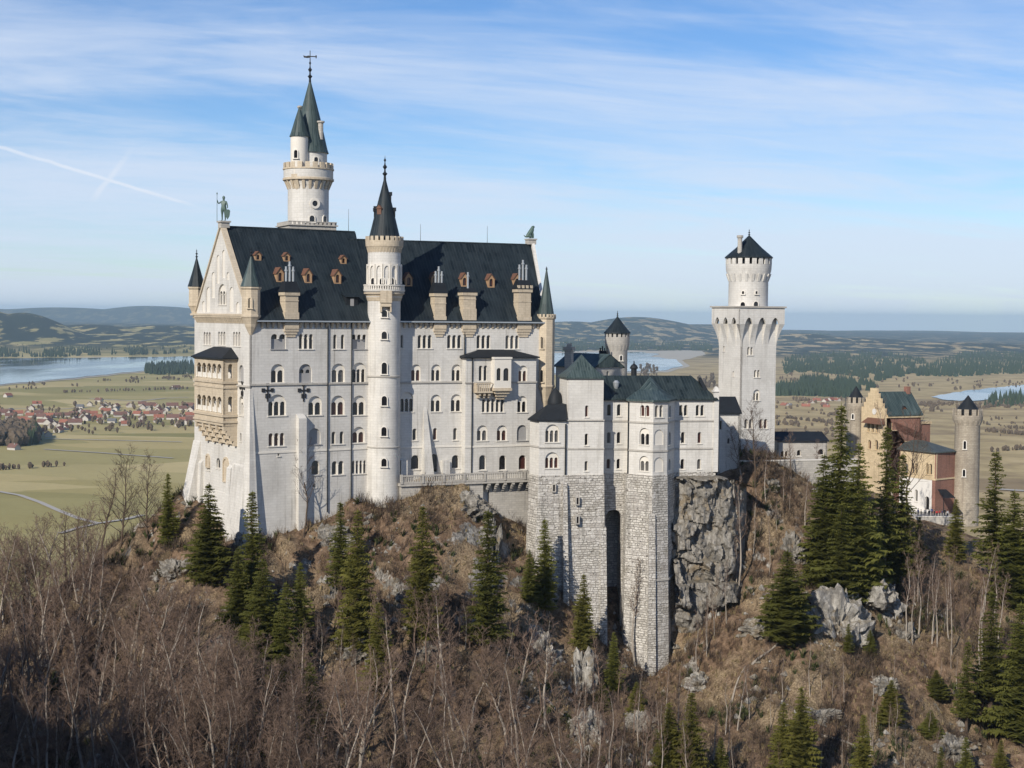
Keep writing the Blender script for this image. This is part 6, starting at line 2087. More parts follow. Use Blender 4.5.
road([(-20, 489), (0, 491.5), (20, 495), (40, 502), (58, 510), (78, 518), (98, 523), (125, 519), (145, 514)], 6.5, 'pale road curving across the meadow at the left')
road([(60, 533), (80, 527), (98, 523)], 5.5, 'short pale track joining the meadow road')
road([(44, 449), (100, 452.5), (183, 458.7)], 7, 'faint track across the upper meadow')
road([(45, 438.6), (110, 440), (192, 442)], 7, 'faint track along the village edge')
road([(90, 398.5), (140, 401), (165, 398), (192, 397)], 9, 'faint curved track in the far meadow')
road([(1000, 489), (1024, 490.5), (1060, 492)], 14, 'pale road at the right edge of the plain')
road([(0, 408), (60, 409), (100, 406)], 8, 'field path above the village')
# ------------------------------------------------------------------ far woods (masses nobody could count)
def leafmat(name, c, var=0.5, scale=0.3, trans=0.0):
    m, N, p = new_mat(name)
    pos = objpos(N)
    oi = N.n('ShaderNodeObjectInfo').outputs['Random']
    n = N.noise(pos, scale, 3, 0.6)
    f = N.math('ADD', N.math('MULTIPLY', n, 0.7), N.math('MULTIPLY', oi, 0.3))
    col = N.mix(f, tuple(x * (1 - var) for x in c), tuple(x * (1 + var) for x in c))
    N.l(col, p.inputs['Base Color'])
    p.inputs['Roughness'].default_value = 0.8
    p.inputs['Specular IOR Level'].default_value = 0.15
    if trans:
        tl = N.n('ShaderNodeBsdfTranslucent'); N.l(col, tl.inputs[0])
        mx = N.n('ShaderNodeMixShader'); mx.inputs[0].default_value = trans
        out = [n for n in m.node_tree.nodes if n.type == 'OUTPUT_MATERIAL'][0]
        N.l(p.outputs[0], mx.inputs[1]); N.l(tl.outputs[0], mx.inputs[2]); N.l(mx.outputs[0], out.inputs[0])
    return m
M['far_conifer'] = leafmat('far conifers', (0.030, 0.045, 0.024), 0.5, 0.02)
M['far_bare'] = leafmat('far bare trees', (0.10, 0.075, 0.050), 0.5, 0.03)

def inside(x, y, poly):
    c = False
    j = len(poly) - 1
    for i in range(len(poly)):
        xi, yi = poly[i]; xj, yj = poly[j]
        if (yi > y) != (yj > y) and x < (xj - xi) * (y - yi) / (yj - yi + 1e-12) + xi:
            c = not c
        j = i
    return c

FR_ = random.Random(5)
def plain_z(x, y):
    return -(x * x + y * y) / (2 * REARTH)
def wood(poly, n, h, mat, label, rise=0.0, ragged=0.0):
    V, F = [], []
    xs = [p[0] for p in poly]; ys = [p[1] for p in poly]
    k = 0
    tries = 0
    while k < n and tries < n * 20:
        tries += 1
        x, y = FR_.uniform(min(xs), max(xs)), FR_.uniform(min(ys), max(ys))
        if not inside(x, y, poly): continue
        if ragged and noise.noise((x * 0.11, y * 0.35, 3.3)) < -ragged: continue
        q = on_plain(x, y, rise)
        hh = h * FR_.uniform(0.6, 1.15)
        r = hh * FR_.uniform(0.16, 0.26) * (1.0 if mat == 'far_conifer' else 1.6)
        b = len(V)
        a0 = FR_.uniform(0, 6)
        if mat == 'far_conifer':
            for i in range(5):
                a = a0 + i * 1.2566
                V.append((q.x + r * math.cos(a), q.y + r * math.sin(a), q.z + hh * 0.06 - 2))
            V.append((q.x, q.y, q.z + hh))
            F += [(b + i, b + (i + 1) % 5, b + 5) for i in range(5)]
        else:
            V.append((q.x, q.y, q.z - 1))
            for zz, rr2 in ((0.25, 0.8), (0.65, 1.0), (0.9, 0.5)):
                for i in range(5):
                    a = a0 + i * 1.2566 + zz
                    k2 = FR_.uniform(0.75, 1.2)
                    V.append((q.x + r * rr2 * k2 * math.cos(a), q.y + r * rr2 * k2 * math.sin(a), q.z + hh * zz * FR_.uniform(0.9, 1.1)))
            V.append((q.x, q.y, q.z + hh))
            for i in range(5):
                j = (i + 1) % 5
                F += [(b, b + 1 + j, b + 1 + i), (b + 1 + i, b + 1 + j, b + 6 + j, b + 6 + i), (b + 6 + i, b + 6 + j, b + 11 + j, b + 11 + i), (b + 11 + i, b + 11 + j, b + 16)]
        k += 1
    me = bpy.data.meshes.new('woods'); me.from_pydata(V, [], F); me.materials.append(M[mat])
    o = bpy.data.objects.new('woods', me); COL.objects.link(o)
    tag(o, label, 'woods', kind='stuff')
wood([(782, 362), (800, 355), (850, 353), (890, 354), (926, 362), (929, 376), (905, 376), (880, 382), (845, 375), (810, 372), (784, 374)], 2300, 24, 'far_conifer', 'broad dark conifer wood on the plain right of the square tower', 0, 0.18)
wood([(800, 379), (835, 378), (880, 386), (872, 391), (830, 389), (800, 387)], 500, 22, 'far_conifer', 'lower tongue of the broad conifer wood', 0, 0.2)
wood([(926, 366), (960, 354), (1000, 352), (1070, 356), (1070, 374), (1000, 374), (960, 377), (930, 376)], 1700, 24, 'far_conifer', 'dark conifer wood before the small lake at the right edge')
wood([(776, 386), (830, 385), (862, 389), (850, 398), (800, 396), (776, 396)], 900, 22, 'far_conifer', 'thin dark belt of trees below the broad conifer wood')
wood([(784, 334), (800, 331.5), (826, 333), (832, 338), (800, 340), (784, 339)], 500, 34, 'far_conifer', 'dark wooded rise near the horizon right of the square tower', 30)
wood([(144, 368), (160, 365.5), (192, 364), (196, 374), (160, 375), (146, 374)], 420, 24, 'far_conifer', 'dark spruce wood on the near shore of the lake left of the palace')
wood([(-8, 436), (16, 432), (36, 435), (37, 444), (15, 447), (-8, 446)], 300, 24, 'far_bare', 'grey grove at the lower edge of the village')
wood([(25, 440), (37, 436), (38, 444), (27, 446)], 60, 26, 'far_conifer', 'dark conifers at the right end of the grey grove')
wood([(-20, 348), (40, 346), (100, 348), (120, 354), (60, 357), (-20, 357)], 700, 24, 'far_conifer', 'dark woods along the far shore of the lake at the left edge', 8, 0.05)
wood([(120, 350), (192, 344), (192, 353), (130, 355)], 420, 24, 'far_conifer', 'dark woods on the far shore just left of the palace', 8, 0.05)
wood([(560, 340), (640, 341), (712, 344), (712, 351), (640, 350), (560, 352)], 1100, 26, 'far_conifer', 'dark woods on the far shore between the palace and the square tower', 4, 0.12)
wood([(776, 398), (850, 400), (850, 440), (776, 440)], 90, 10, 'far_bare', 'scattered bare trees on the plain beside the square tower', 0, -0.15)
wood([(900, 406), (1030, 402), (1030, 411), (900, 414)], 230, 11, 'far_bare', 'scrubby trees below the small lake', 0, -0.02)
wood([(985, 398), (1030, 396), (1030, 408), (985, 409)], 70, 24, 'far_conifer', 'dark firs below the small lake', 0, 0.0)
wood([(640, 366), (652, 364), (660, 372), (655, 380), (700, 380), (715, 376), (715, 388), (640, 388)], 120, 16, 'far_bare', 'bare trees by the lake behind the castle wing roofs', 0, 0.0)
wood([(780, 372), (1024, 383), (1024, 386), (930, 392), (780, 384)], 140, 10, 'far_bare', 'bare trees along the marsh edge', 0, -0.15)
wood([(0, 386), (192, 376), (192, 380), (0, 391)], 80, 9, 'far_bare', 'bushes along the near shore of the lake', 0, -0.08)
wood([(960, 415), (1030, 420), (1030, 440), (985, 436)], 50, 7, 'far_bare', 'bushes on the marsh right of the gate tower', 0, -0.15)

def hedge(a, b, n, label):
    w = 0.9
    wood([(a[0], a[1] - w / 2), (b[0], b[1] - w / 2), (b[0], b[1] + w / 2), (a[0], a[1] + w / 2)], n, 8, 'far_bare', label)

hedge((0, 470), (70, 466), 14, 'thin hedge across the near meadow')
hedge((820, 415), (850, 418), 30, 'dark hedge on the plain behind the gatehouse firs')
hedge((985, 432), (1030, 436), 40, 'long dark hedge on the marsh at the right edge')
hedge((985, 452), (1030, 449), 34, 'second dark hedge on the marsh at the right edge')
hedge((778, 418), (830, 424), 40, 'brown hedge beyond the low building')
hedge((60, 393), (190, 389), 60, 'broken row of bushes in the far meadow')

# ------------------------------------------------------------------ village on the plain
M['house_white'] = plain_mat('white house wall', (0.45, 0.42, 0.375), 0.9, 0.25, 0.02)
M['tile_red'] = plain_mat('red roof tiles', (0.27, 0.10, 0.06), 0.85, 0.2, 0.1)
M['tile_brown'] = plain_mat('brown roof tiles', (0.15, 0.075, 0.055), 0.85, 0.2, 0.1)
M['tile_grey'] = plain_mat('grey roof tiles', (0.12, 0.12, 0.125), 0.85, 0.2, 0.1)
def make_village_house(kind, L, W, H, RH):
    roofmat = {'red': 'tile_red', 'brown': 'tile_brown', 'grey': 'tile_grey'}[kind]
    root = empty('village_house', (0, 0, 0))
    F = Frame(-L / 2, -W / 2, 0)
    mb = MB()
    mb.box(F, 0, L, 0, W, -0.6, H)
    for u in (0.0, L):
        mb.add([F.w(u, 0, H), F.w(u, W, H), F.w(u, W / 2, H + RH)], [(0, 1, 2)])
    mb.build('wall', M['house_white'], root)
    r = MB()
    e = 0.9
    s = RH / (W / 2)
    V = [F.w(-e, -e, H - e * s), F.w(L + e, -e, H - e * s), F.w(L + e, W / 2, H + RH + 0.1), F.w(-e, W / 2, H + RH + 0.1), F.w(L + e, W + e, H - e * s), F.w(-e, W + e, H - e * s)]
    lo = [(x, y, z - 0.3) for x, y, z in V]
    r.add(V + lo, [(0, 1, 2, 3), (3, 2, 4, 5), (0, 6, 7, 1), (5, 4, 10, 11), (1, 7, 8, 2), (2, 8, 10, 4), (0, 3, 9, 6), (3, 5, 11, 9), (6, 9, 8, 7), (9, 11, 10, 8)])
    ro = r.build('roof', M[roofmat], root)
    c = MB(); c.box(F, L * 0.3, L * 0.3 + 0.9, W * 0.6, W * 0.6 + 0.9, H, H + RH + 0.9); c.build('chimney', M['house_white'], ro)
    return root
HP = [(k, make_village_house(k, *d)) for k, d in (('red', (14, 10.5, 4.0, 4.4)), ('red', (18, 12, 4.4, 5.0)), ('brown', (16, 11, 4.2, 4.6)), ('brown', (24, 13, 4.4, 5.6)), ('grey', (14, 10, 4.2, 3.8)))]
used_h = set()
VR = random.Random(23)
def place_house(px, py, rot, label, group, which=None):
    i = VR.choices(range(5), [5, 5, 4, 3, 2])[0] if which is None else which
    k, proto = HP[i]
    if i in used_h:
        o = copy_tree(proto)
    else:
        o = proto; used_h.add(i)
    o.location = on_plain(px, py, 0.3)
    o.rotation_euler = (0, 0, rot)
    tag(o, label.format({'red': 'red', 'brown': 'brown', 'grey': 'grey'}[k]), 'house', group.format({'red': 'red', 'brown': 'brown', 'grey': 'grey'}[k]))
    return o
placed = []
tries = 0
while len(placed) < 92 and tries < 9000:
    tries += 1
    px = VR.uniform(-12, 194)
    c = 421.5 - 0.02 * px + (7 if px < 60 else 2)
    py = VR.gauss(c - 9 if px < 45 else c - 6, 7.5 if px < 60 else 6.0)
    if not (397 < py < 437): continue
    if px > 90 and py < 402 + (px - 90) * 0.03: continue
    if any(abs(px - a) < 5.0 and abs(py - b) < 2.4 for a, b in placed): continue
    placed.append((px, py))
for px, py in placed:
    place_house(px, py, VR.choice([0.2, 0.35, 1.75, 1.9, -0.1, 1.5]), 'small white village house with a {} roof in the village on the left plain', '{} roofed houses of the village')
for px, py, w, lab in ((99, 401.5, 2, 'lone farmhouse in the meadow above the village'), (8, 397, 1, 'farmhouse with a red roof at the left edge above the village'),
                       (176, 389, 3, 'farm building with a brown roof in the far meadow left of the palace'), (14, 449.5, 2, 'small barn below the grey grove')):
    place_house(px, py, VR.uniform(0, 3), lab, '{} roofed houses of the village', w)
for i in range(11):
    px, py = VR.uniform(776, 838), VR.uniform(401, 409)
    place_house(px, py, VR.uniform(0, 3), 'far white farmhouse with a {} roof in the hamlet right of the square tower', '{} roofed houses of the far hamlet')
for i in range(14):
    px, py = VR.uniform(55, 120), VR.uniform(344, 351)
    place_house(px, py, VR.uniform(0, 3), 'far white house with a {} roof in the hamlet beyond the lake', '{} roofed houses beyond the lake')
for i in range(12):
    px, py = VR.uniform(-5, 192), VR.uniform(400, 436)
    pass
wood([(-5, 404), (60, 404), (192, 406), (192, 430), (60, 436), (-5, 436)], 190, 11, 'far_bare', 'garden trees among the village houses', 0, 0.0)

# ------------------------------------------------------------------ rocks
M['rock'] = None
def rock_mat(name, dark, light, moss=0.35):
    m, N, p = new_mat(name)
    pos = objpos(N)
    n1 = N.noise(pos, 0.22, 7, 0.68, 0.6); n2 = N.noise(scaled(N, pos, (1.2, 1.2, 0.4)), 1.0, 7, 0.72); n3 = N.noise(pos, 4.0, 4, 0.6)
    col = N.ramp(n2, [(0.28, tuple(x * 0.55 for x in dark)), (0.45, dark), (0.58, tuple((a + b) / 2 for a, b in zip(dark, light))), (0.75, light)])
    col = N.mix(N.math('MULTIPLY', N.step(n1, 0.52, 0.60), 0.75), col, tuple(x * 0.5 for x in dark))
    n5 = N.noise(pos, 0.5, 6, 0.7, 1.0)
    col = N.mix(N.math('MULTIPLY', N.step(n5, 0.58, 0.64), 0.7), col, (0.035, 0.030, 0.025))
    col = N.mix(N.math('MULTIPLY', N.step(N.noise(pos, 0.33, 5, 0.6), 0.54, 0.64), 0.6), col, (0.25, 0.185, 0.105))
    geo = N.n('ShaderNodeNewGeometry'); sp = N.n('ShaderNodeSeparateXYZ'); N.l(geo.outputs['Normal'], sp.inputs[0])
    top = N.math('MULTIPLY', N.step(N.math('ADD', sp.outputs[2], N.math('MULTIPLY', n1, 0.5)), 0.75, 1.0), moss)
    col = N.mix(top, col, (0.13, 0.10, 0.05))
    hv = N.n('ShaderNodeHueSaturation'); N.l(col, hv.inputs['Color']); N.l(N.math('ADD', 0.7, N.math('MULTIPLY', n3, 0.6)), hv.inputs['Value'])
    N.l(hv.outputs[0], p.inputs['Base Color'])
    p.inputs['Roughness'].default_value = 0.92
    bump(N, p, N.math('ADD', n2, N.math('MULTIPLY', n3, 0.4)), 0.8, 0.7)
    return m
M['rock'] = rock_mat('grey limestone crag', (0.20, 0.183, 0.158), (0.44, 0.41, 0.36))
M['rock_pale'] = rock_mat('pale limestone outcrop', (0.28, 0.26, 0.23), (0.55, 0.525, 0.475), 0.5)

def lump(name, c, sx, sy, sz, seed, mat, label, amp=0.28, sub=5, rot=0.0):
    """rough boulder / outcrop: a displaced ball with facets"""
    bm = bmesh.new()
    bmesh.ops.create_icosphere(bm, subdivisions=sub, radius=1.0)
    ca, sa = math.cos(rot), math.sin(rot)
    for v in bm.verts:
        d = v.co.normalized()
        q = d * 1.3 + Vector((seed * 3.1, seed * 1.7, seed))
        k = 1 + amp * (noise.noise(q) * 1.5 + noise.noise(q * 2.7) * 0.6 + noise.noise(q * 6.1) * 0.25)
        vd = noise.voronoi(q * 1.7)[0]
        vd2 = noise.voronoi(q * 4.2)[0]
        wq = q * 1.6 + Vector((noise.noise(q * 2), noise.noise(q * 2 + Vector((5, 1, 2))), noise.noise(q * 2.3))) * 0.5
        k += (vd[1] - vd[0]) * 0.24 - 0.14 + (vd2[1] - vd2[0]) * 0.06 + noise.cell(wq * 1.3) * 0.20 + noise.cell(wq * 3.1) * 0.09
        x, y, z = d.x * sx * k, d.y * sy * k, d.z * sz * k
        v.co = Vector((x * ca - y * sa, x * sa + y * ca, z))
    me = bpy.data.meshes.new(name); bm.to_mesh(me); bm.free()
    me.materials.append(mat)
    me.polygons.foreach_set('use_smooth', [True] * len(me.polygons))
    me.set_sharp_from_angle(angle=R(28))
    o = bpy.data.objects.new(name, me); COL.objects.link(o)
    o.location = c
    tag(o, label, 'rock')
    return o

def build_cliff():
    """the sheer crag under the right end of the castle wing: a rough wall sheet with a real body behind"""
    v0 = 2.0
    mb = MB()
    nu, nz = 80, 120
    u0, u1 = FK.u(672.5, v0), FK.u(760, v0)
    zt, zb = FK.z(700, 476.5, v0), FK.z(700, 648, v0)
    V = []
    for i in range(nu + 1):
        for j in range(nz + 1):
            s, t = i / nu, j / nz
            u = u0 + (u1 - u0) * s
            z = zt + (zb - zt) * t
            top = 0.0
            if s > 0.55:                      # the crag leans away and drops to the right
                top = (s - 0.55) ** 1.3 * 7.0
            z -= top * (1 - t)
            q = Vector((u * 0.16, z * 0.10, 2.0))
            d = noise.fractal(q, 1.0, 2.1, 5) * 1.8 + abs(noise.noise(Vector((u * 0.3, z * 0.10, 7)))) * 1.5
            va = noise.voronoi(Vector((u * 0.28, z * 0.17, 3.0)))[0]
            vb = noise.voronoi(Vector((u * 0.75, z * 0.55, 8.0)))[0]
            wu = u + noise.noise(Vector((u * 0.3, z * 0.3, 1))) * 2.2; wz = z + noise.noise(Vector((u * 0.3, z * 0.3, 5))) * 2.2
            d -= (va[1] - va[0]) * 1.2 + noise.cell(Vector((wu * 0.20 + wz * 0.05, wz * 0.13, 3))) * 1.9 + noise.cell(Vector((wu * 0.55 - wz * 0.1, wz * 0.30 + wu * 0.1, 9))) * 0.8 - 0.6
            d += noise.fractal(Vector((u * 1.3, z * 1.1, 4)), 0.9, 2.0, 3) * 0.4 + 0.9
            led = 1.9 if t > 0.60 else 0.0     # ledge part way down
            led2 = 0.9 if (t > 0.80 and 0.2 < s < 0.6) else 0
            out = 1.7 + 3.0 * min(t, 0.72) - max(0.0, t - 0.72) * 11 + led + led2 - d
            edge = min(1.0, (1 - s) / 0.32) ** 0.8
            out = out * edge - (1 - edge) * 7
            if t == 0: out = -1.0
            V.append(FK.w(u, v0 - out, z))
    F = []
    for i in range(nu):
        for j in range(nz):
            a = i * (nz + 1) + j
            F.append((a, a + 1, a + nz + 2, a + nz + 1))
    mb.add(V, F)
    # close the top and back
    base = len(mb.v)
    back = [FK.w(u0 + (u1 - u0) * i / nu, v0 + 16, mb.v[i * (nz + 1)][2] - 0.5) for i in range(nu + 1)]
    mb.add(back, [])
    for i in range(nu):
        mb.f.append((i * (nz + 1), (i + 1) * (nz + 1), base + i + 1, base + i)); mb.uv.append(None)
    o = mb.build('rock_cliff', M['rock'], None, True)
    o.data.set_sharp_from_angle(angle=R(35))
    tag(o, 'sheer grey rock crag with ledges under the right end of the castle wing', 'cliff')
build_cliff()

def lump_px(px, py, wpx, hpx, dep, seed, mat, label, amp=0.3, rot=0.0, back=0.35):
    q = ground_hit(px, py)
    if q is None: return
    m = q.y / FPX
    sx, sz = wpx * m / 2, hpx * m / 2
    return lump('rock_outcrop', (q.x, q.y + dep * back + 0.8, q.z - 0.12 * sz), sx * 0.95, dep, sz * 0.95, seed, mat, label, amp, 5, rot)
lump_px(838, 632, 66, 92, 6.5, 3, M['rock_pale'], 'tall pale limestone outcrop on the slope below the big firs', 0.34)
lump_px(872, 604, 58, 66, 6, 8, M['rock_pale'], 'broad grey limestone outcrop right of the tall pale one', 0.34)
lump_px(760, 634, 44, 26, 4, 5, M['rock_pale'], 'low white rock ledge left of the tall pale outcrop', 0.3)
lump_px(793, 556, 34, 44, 5, 12, M['rock'], 'mossy grey rock high on the slope below the courtyard wall', 0.35)
lump_px(582, 690, 30, 70, 4, 6, M['rock_pale'], 'pale rock spur below the tall stone base', 0.36)
lump_px(590, 738, 44, 50, 4, 9, M['rock_pale'], 'white rock face at the foot of the slope in the middle', 0.34)
lump_px(492, 560, 20, 80, 4, 11, M['rock'], 'narrow mossy rock rib under the terrace', 0.36)
lump_px(430, 660, 26, 40, 3.5, 13, M['rock'], 'grey rock in the bare wood below the terrace', 0.36)
lump_px(360, 655, 40, 40, 4, 14, M['rock'], 'grey mossy rock under the spruces left of the middle', 0.36)
lump_px(250, 470 + 80, 36, 40, 3, 15, M['rock'], 'rough rock at the lower left corner of the palace', 0.36)
lump_px(470, 512, 46, 36, 3.5, 16, M['rock'], 'brown rocky knoll in front of the terrace', 0.32)
lump_px(950, 755, 60, 40, 4, 17, M['rock'], 'low grey rocks at the bottom right', 0.3)
lump_px(640, 610 + 120, 40, 30, 4, 18, M['rock'], 'half buried grey rock below the tall stone base', 0.3)
lump_px(330, 545, 50, 34, 3, 19, M['rock'], 'brown rock ledge under the left wing of the palace', 0.3)
lump_px(885, 690, 40, 24, 3, 20, M['rock_pale'], 'small pale rock on the open grassy slope', 0.3)
lump_px(770, 488, 26, 16, 3, 21, M['rock'], 'weathered rock beside the crag at the courtyard wall', 0.3)
lump_px(905, 640, 34, 34, 3, 22, M['rock'], 'brown rock right of the grey outcrop', 0.3)
lump_px(700, 690, 30, 30, 3, 23, M['rock_pale'], 'small pale rock on the slope below the crag', 0.3)
lump_px(820, 720, 46, 24, 3, 24, M['rock'], 'flat grey rock low on the open slope', 0.3)
lump_px(540, 660, 40, 44, 3.5, 25, M['rock_pale'], 'pale rock face left of the white spur', 0.32)
lump_px(400, 600, 40, 40, 3, 26, M['rock'], 'dark rock between the spruces below the terrace', 0.32)
lump_px(175, 575, 40, 30, 3, 27, M['rock'], 'grey rock on the ridge left of the gable', 0.32)

# ------------------------------------------------------------------ trees
M['bark'] = plain_mat('grey brown bark', (0.31, 0.27, 0.225), 0.95, 0.4, 1.2, spec=0.1)
M['bark_dark'] = plain_mat('dark spruce bark', (0.095, 0.070, 0.052), 0.95, 0.4, 1.5, spec=0.1)
M['twig'] = leafmat('bare twigs', (0.165, 0.115, 0.087), 0.6, 0.25)
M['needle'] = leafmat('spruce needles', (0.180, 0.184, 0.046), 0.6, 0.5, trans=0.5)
M['needle_light'] = leafmat('light green needles', (0.215, 0.205, 0.052), 0.55, 0.5, trans=0.5)  # lighter, yellower needle colour for single trees
M['shrub_green'] = leafmat('evergreen shrub leaves', (0.060, 0.072, 0.026), 0.5, 0.6)

class TriBuf:
    def __init__(s): s.v, s.f = [], []
    def tube(s, pts, rad, n=3):
        b = len(s.v)
        for i, p in enumerate(pts):
            d = (pts[min(i + 1, len(pts) - 1)] - pts[max(i - 1, 0)]).normalized()
            x = d.orthogonal().normalized(); y = d.cross(x)
            for k in range(n):
                a = 2 * math.pi * k / n
                q = p + (x * math.cos(a) + y * math.sin(a)) * rad[i]
                s.v.append((q.x, q.y, q.z))
        for i in range(len(pts) - 1):
            for k in range(n):
                s.f.append((b + i * n + k, b + i * n + (k + 1) % n, b + (i + 1) * n + (k + 1) % n, b + (i + 1) * n + k))
    def mesh(s, name, mat, smooth=False):
        me = bpy.data.meshes.new(name)
        me.from_pydata(s.v, [], s.f)
        me.materials.append(mat)
        if smooth: me.polygons.foreach_set('use_smooth', [True] * len(me.polygons))
        return me

def bare_tree(seed, H, spread, forks, twigs, lean=0.05, clear=0.3, bark='bark', twig='twig', wob=1.0, fat=1.0):
    """leafless tree: trunk mesh and a crown of limbs and twigs"""
    rn = random.Random(seed)
    tr, cr = TriBuf(), TriBuf()
    def rv(k): return Vector((rn.uniform(-k, k), rn.uniform(-k, k), rn.uniform(-k, k)))
    pts = []
    p = Vector((0, 0, -1.2)); d = Vector((rn.uniform(-lean, lean), rn.uniform(-lean, lean), 1)).normalized()
    n = 12
    for i in range(n + 1):
        pts.append(p.copy())
        d = (d + rv(0.11 * wob) + Vector((0, 0, 0.03))).normalized()
        p = p + d * (H + 1.2) / n
    rad = [max(0.035, 0.0125 * fat * H * (1 - i / (n + 0.6)) ** 0.85) for i in range(n + 1)]
    tr.tube(pts, rad, 6)
    def at(t):
        x = t * n; i = min(int(x), n - 1); f = x - i
        return pts[i].lerp(pts[i + 1], f), (pts[i + 1] - pts[i]).normalized(), rad[i] * (1 - f) + rad[i + 1] * f
    def limb(p, d, L, r, depth):
        seg = 4 if depth == 0 else 3
        q = [p]
        dd = d
        for i in range(seg):
            dd = (dd + rv(0.22) + Vector((0, 0, 0.14 if depth < 2 else 0.05))).normalized()
            q.append(q[-1] + dd * L / seg)
        rr = [max(0.014 if depth == 2 else 0.02, r * (1 - 0.82 * i / seg)) for i in range(seg + 1)]
        cr.tube(q, rr, 4 if depth == 0 else 3)
        if depth >= 2: return
        m = (twigs if depth == 1 else forks)
        for k in range(m):
            t = rn.uniform(0.25, 1.0) * seg
            i = min(int(t), seg - 1)
            b = q[i].lerp(q[i + 1], t - i)
            ax = (q[i + 1] - q[i]).normalized()
            side = ax.orthogonal().normalized()
            side = Matrix.Rotation(rn.uniform(0, 6.28), 3, ax) @ side
            nd = (ax * rn.uniform(0.5, 1.0) + side * rn.uniform(0.5, 1.0)).normalized()
            limb(b, nd, L * rn.uniform(0.32, 0.6), max(0.016, rr[i] * 0.55), depth + 1)
    nb = int(15 + H * 0.45)
    for k in range(nb):
        t = clear + (1 - clear) * (k + rn.random()) / nb
        b, ax, r = at(min(t, 0.985))
        a = k * 2.4 + rn.uniform(-0.5, 0.5)
        up = 0.45 + 0.75 * t + rn.uniform(-0.2, 0.2)
        nd = Vector((math.cos(a), math.sin(a), up)).normalized()
        L = H * spread * (1.05 - 0.72 * t) * rn.uniform(0.6, 1.15)
        limb(b, nd, L, max(0.03, r * 0.55), 0)
    return tr.mesh('trunk', M[bark], True), cr.mesh('crown', M[twig])

def spruce(seed, H, wid, mat, dens=1.0, clear=0.04, droop=0.35, ragged=0.25):
    rn = random.Random(seed)
    tr, cr = TriBuf(), TriBuf()
    pts = [Vector((rn.uniform(-0.05, 0.05) * i * 0.3, rn.uniform(-0.05, 0.05) * i * 0.3, -1.0 + (H + 0.7) * i / 8)) for i in range(9)]
    tr.tube(pts, [max(0.03, 0.016 * H * (1 - i / 8.3)) for i in range(9)], 6)
    nw = int(H * 2.9 * dens)
    for w in range(nw):
        t = clear + (1 - clear) * ((w + rn.uniform(-0.3, 0.3)) / nw)
        t = min(max(t, 0.02), 0.985)
        z = H * t
        prof = (1 - t) ** 0.78 * min(1.0, 0.55 + t * 3.2)
        nb = 8 if t < 0.7 else 6
        gap_a = rn.uniform(0, 6.28)
        for k in range(nb):
            a = 2 * math.pi * k / nb + rn.uniform(-0.45, 0.45) + w * 0.7
            if rn.random() < ragged * 0.5: continue
            z = H * t + rn.uniform(-0.55, 0.55) * (1 - t * 0.7)
            lop = 0.82 + 0.42 * noise.noise((math.cos(a) * 1.1 + seed, math.sin(a) * 1.1, z * 0.22))
            L = wid * prof * lop * rn.uniform(1 - ragged * 1.7, 1.15) + 0.25
            ca, sa = math.cos(a), math.sin(a)
            base = Vector((ca * 0.05, sa * 0.05, z))
            seg = 4
            prev = base
            dz = -droop * L * 0.5
            m = max(3, int(L * 4.2))
            for j in range(m):
                s = (j + 0.6) / m
                c = Vector((ca * L * s, sa * L * s, z + dz * s * (1.25 - s * 0.7) + 0.06 * rn.uniform(-1, 1)))
                bw = L * 0.15 * (1.15 - s * 0.75) * rn.uniform(0.6, 1.4) + 0.10
                for sd in (-1, 1):
                    b = len(cr.v)
                    tx, ty = -sa * sd, ca * sd
                    tip = c + Vector((tx * bw * 1.9 + ca * bw * 0.9, ty * bw * 1.9 + sa * bw * 0.9, -bw * rn.uniform(0.1, 1.2)))
                    e1 = c + Vector((ca * bw * 0.65, sa * bw * 0.65, rn.uniform(-0.05, 0.08)))
                    e0 = c - Vector((ca * bw * 0.5, sa * bw * 0.5, rn.uniform(-0.02, 0.1)))
                    cr.v += [tuple(e0), tuple(e1), tuple(tip)]
                    cr.f.append((b, b + 1, b + 2))
                if j % 2 == 0:
                    b = len(cr.v)
                    hang = c + Vector((rn.uniform(-0.1, 0.1), rn.uniform(-0.1, 0.1), -bw * rn.uniform(0.8, 1.7)))
                    e0 = c + Vector((ca * bw * 0.7, sa * bw * 0.7, 0)); e1 = c - Vector((ca * bw * 0.6, sa * bw * 0.6, 0))
                    cr.v += [tuple(e0), tuple(e1), tuple(hang)]
                    cr.f.append((b, b + 1, b + 2))
            b = len(cr.v)
            tipp = Vector((ca * L * 1.04, sa * L * 1.04, z + dz * 0.6))
            c = Vector((ca * L * 0.85, sa * L * 0.85, z + dz * 0.55))
            cr.v += [tuple(c + Vector((-sa * 0.15, ca * 0.15, 0))), tuple(c - Vector((-sa * 0.15, ca * 0.15, 0))), tuple(tipp)]
            cr.f.append((b, b + 1, b + 2))
    b = len(cr.v)
    for k in range(4):
        a = k * 1.57
        cr.v += [(0.12 * math.cos(a), 0.12 * math.sin(a), H * 0.965), (0.12 * math.cos(a + 1.57), 0.12 * math.sin(a + 1.57), H * 0.965), (0, 0, H * 1.01)]
        cr.f.append((b + 3 * k, b + 3 * k + 1, b + 3 * k + 2))
    return tr.mesh('trunk', M['bark_dark'], True), cr.mesh('crown', M[mat])

def tree_obj(name, meshes, loc, s, rz, label, cat, group=None, sz=None):
    o = empty(name, loc)
    o.rotation_euler = (0, 0, rz)
    o.scale = (s, s, sz if sz else s)
    for nm, me in zip(('trunk', 'crown'), meshes):
        c = bpy.data.objects.new(nm, me); COL.objects.link(c); c.parent = o
    tag(o, label, cat, group)
    return o

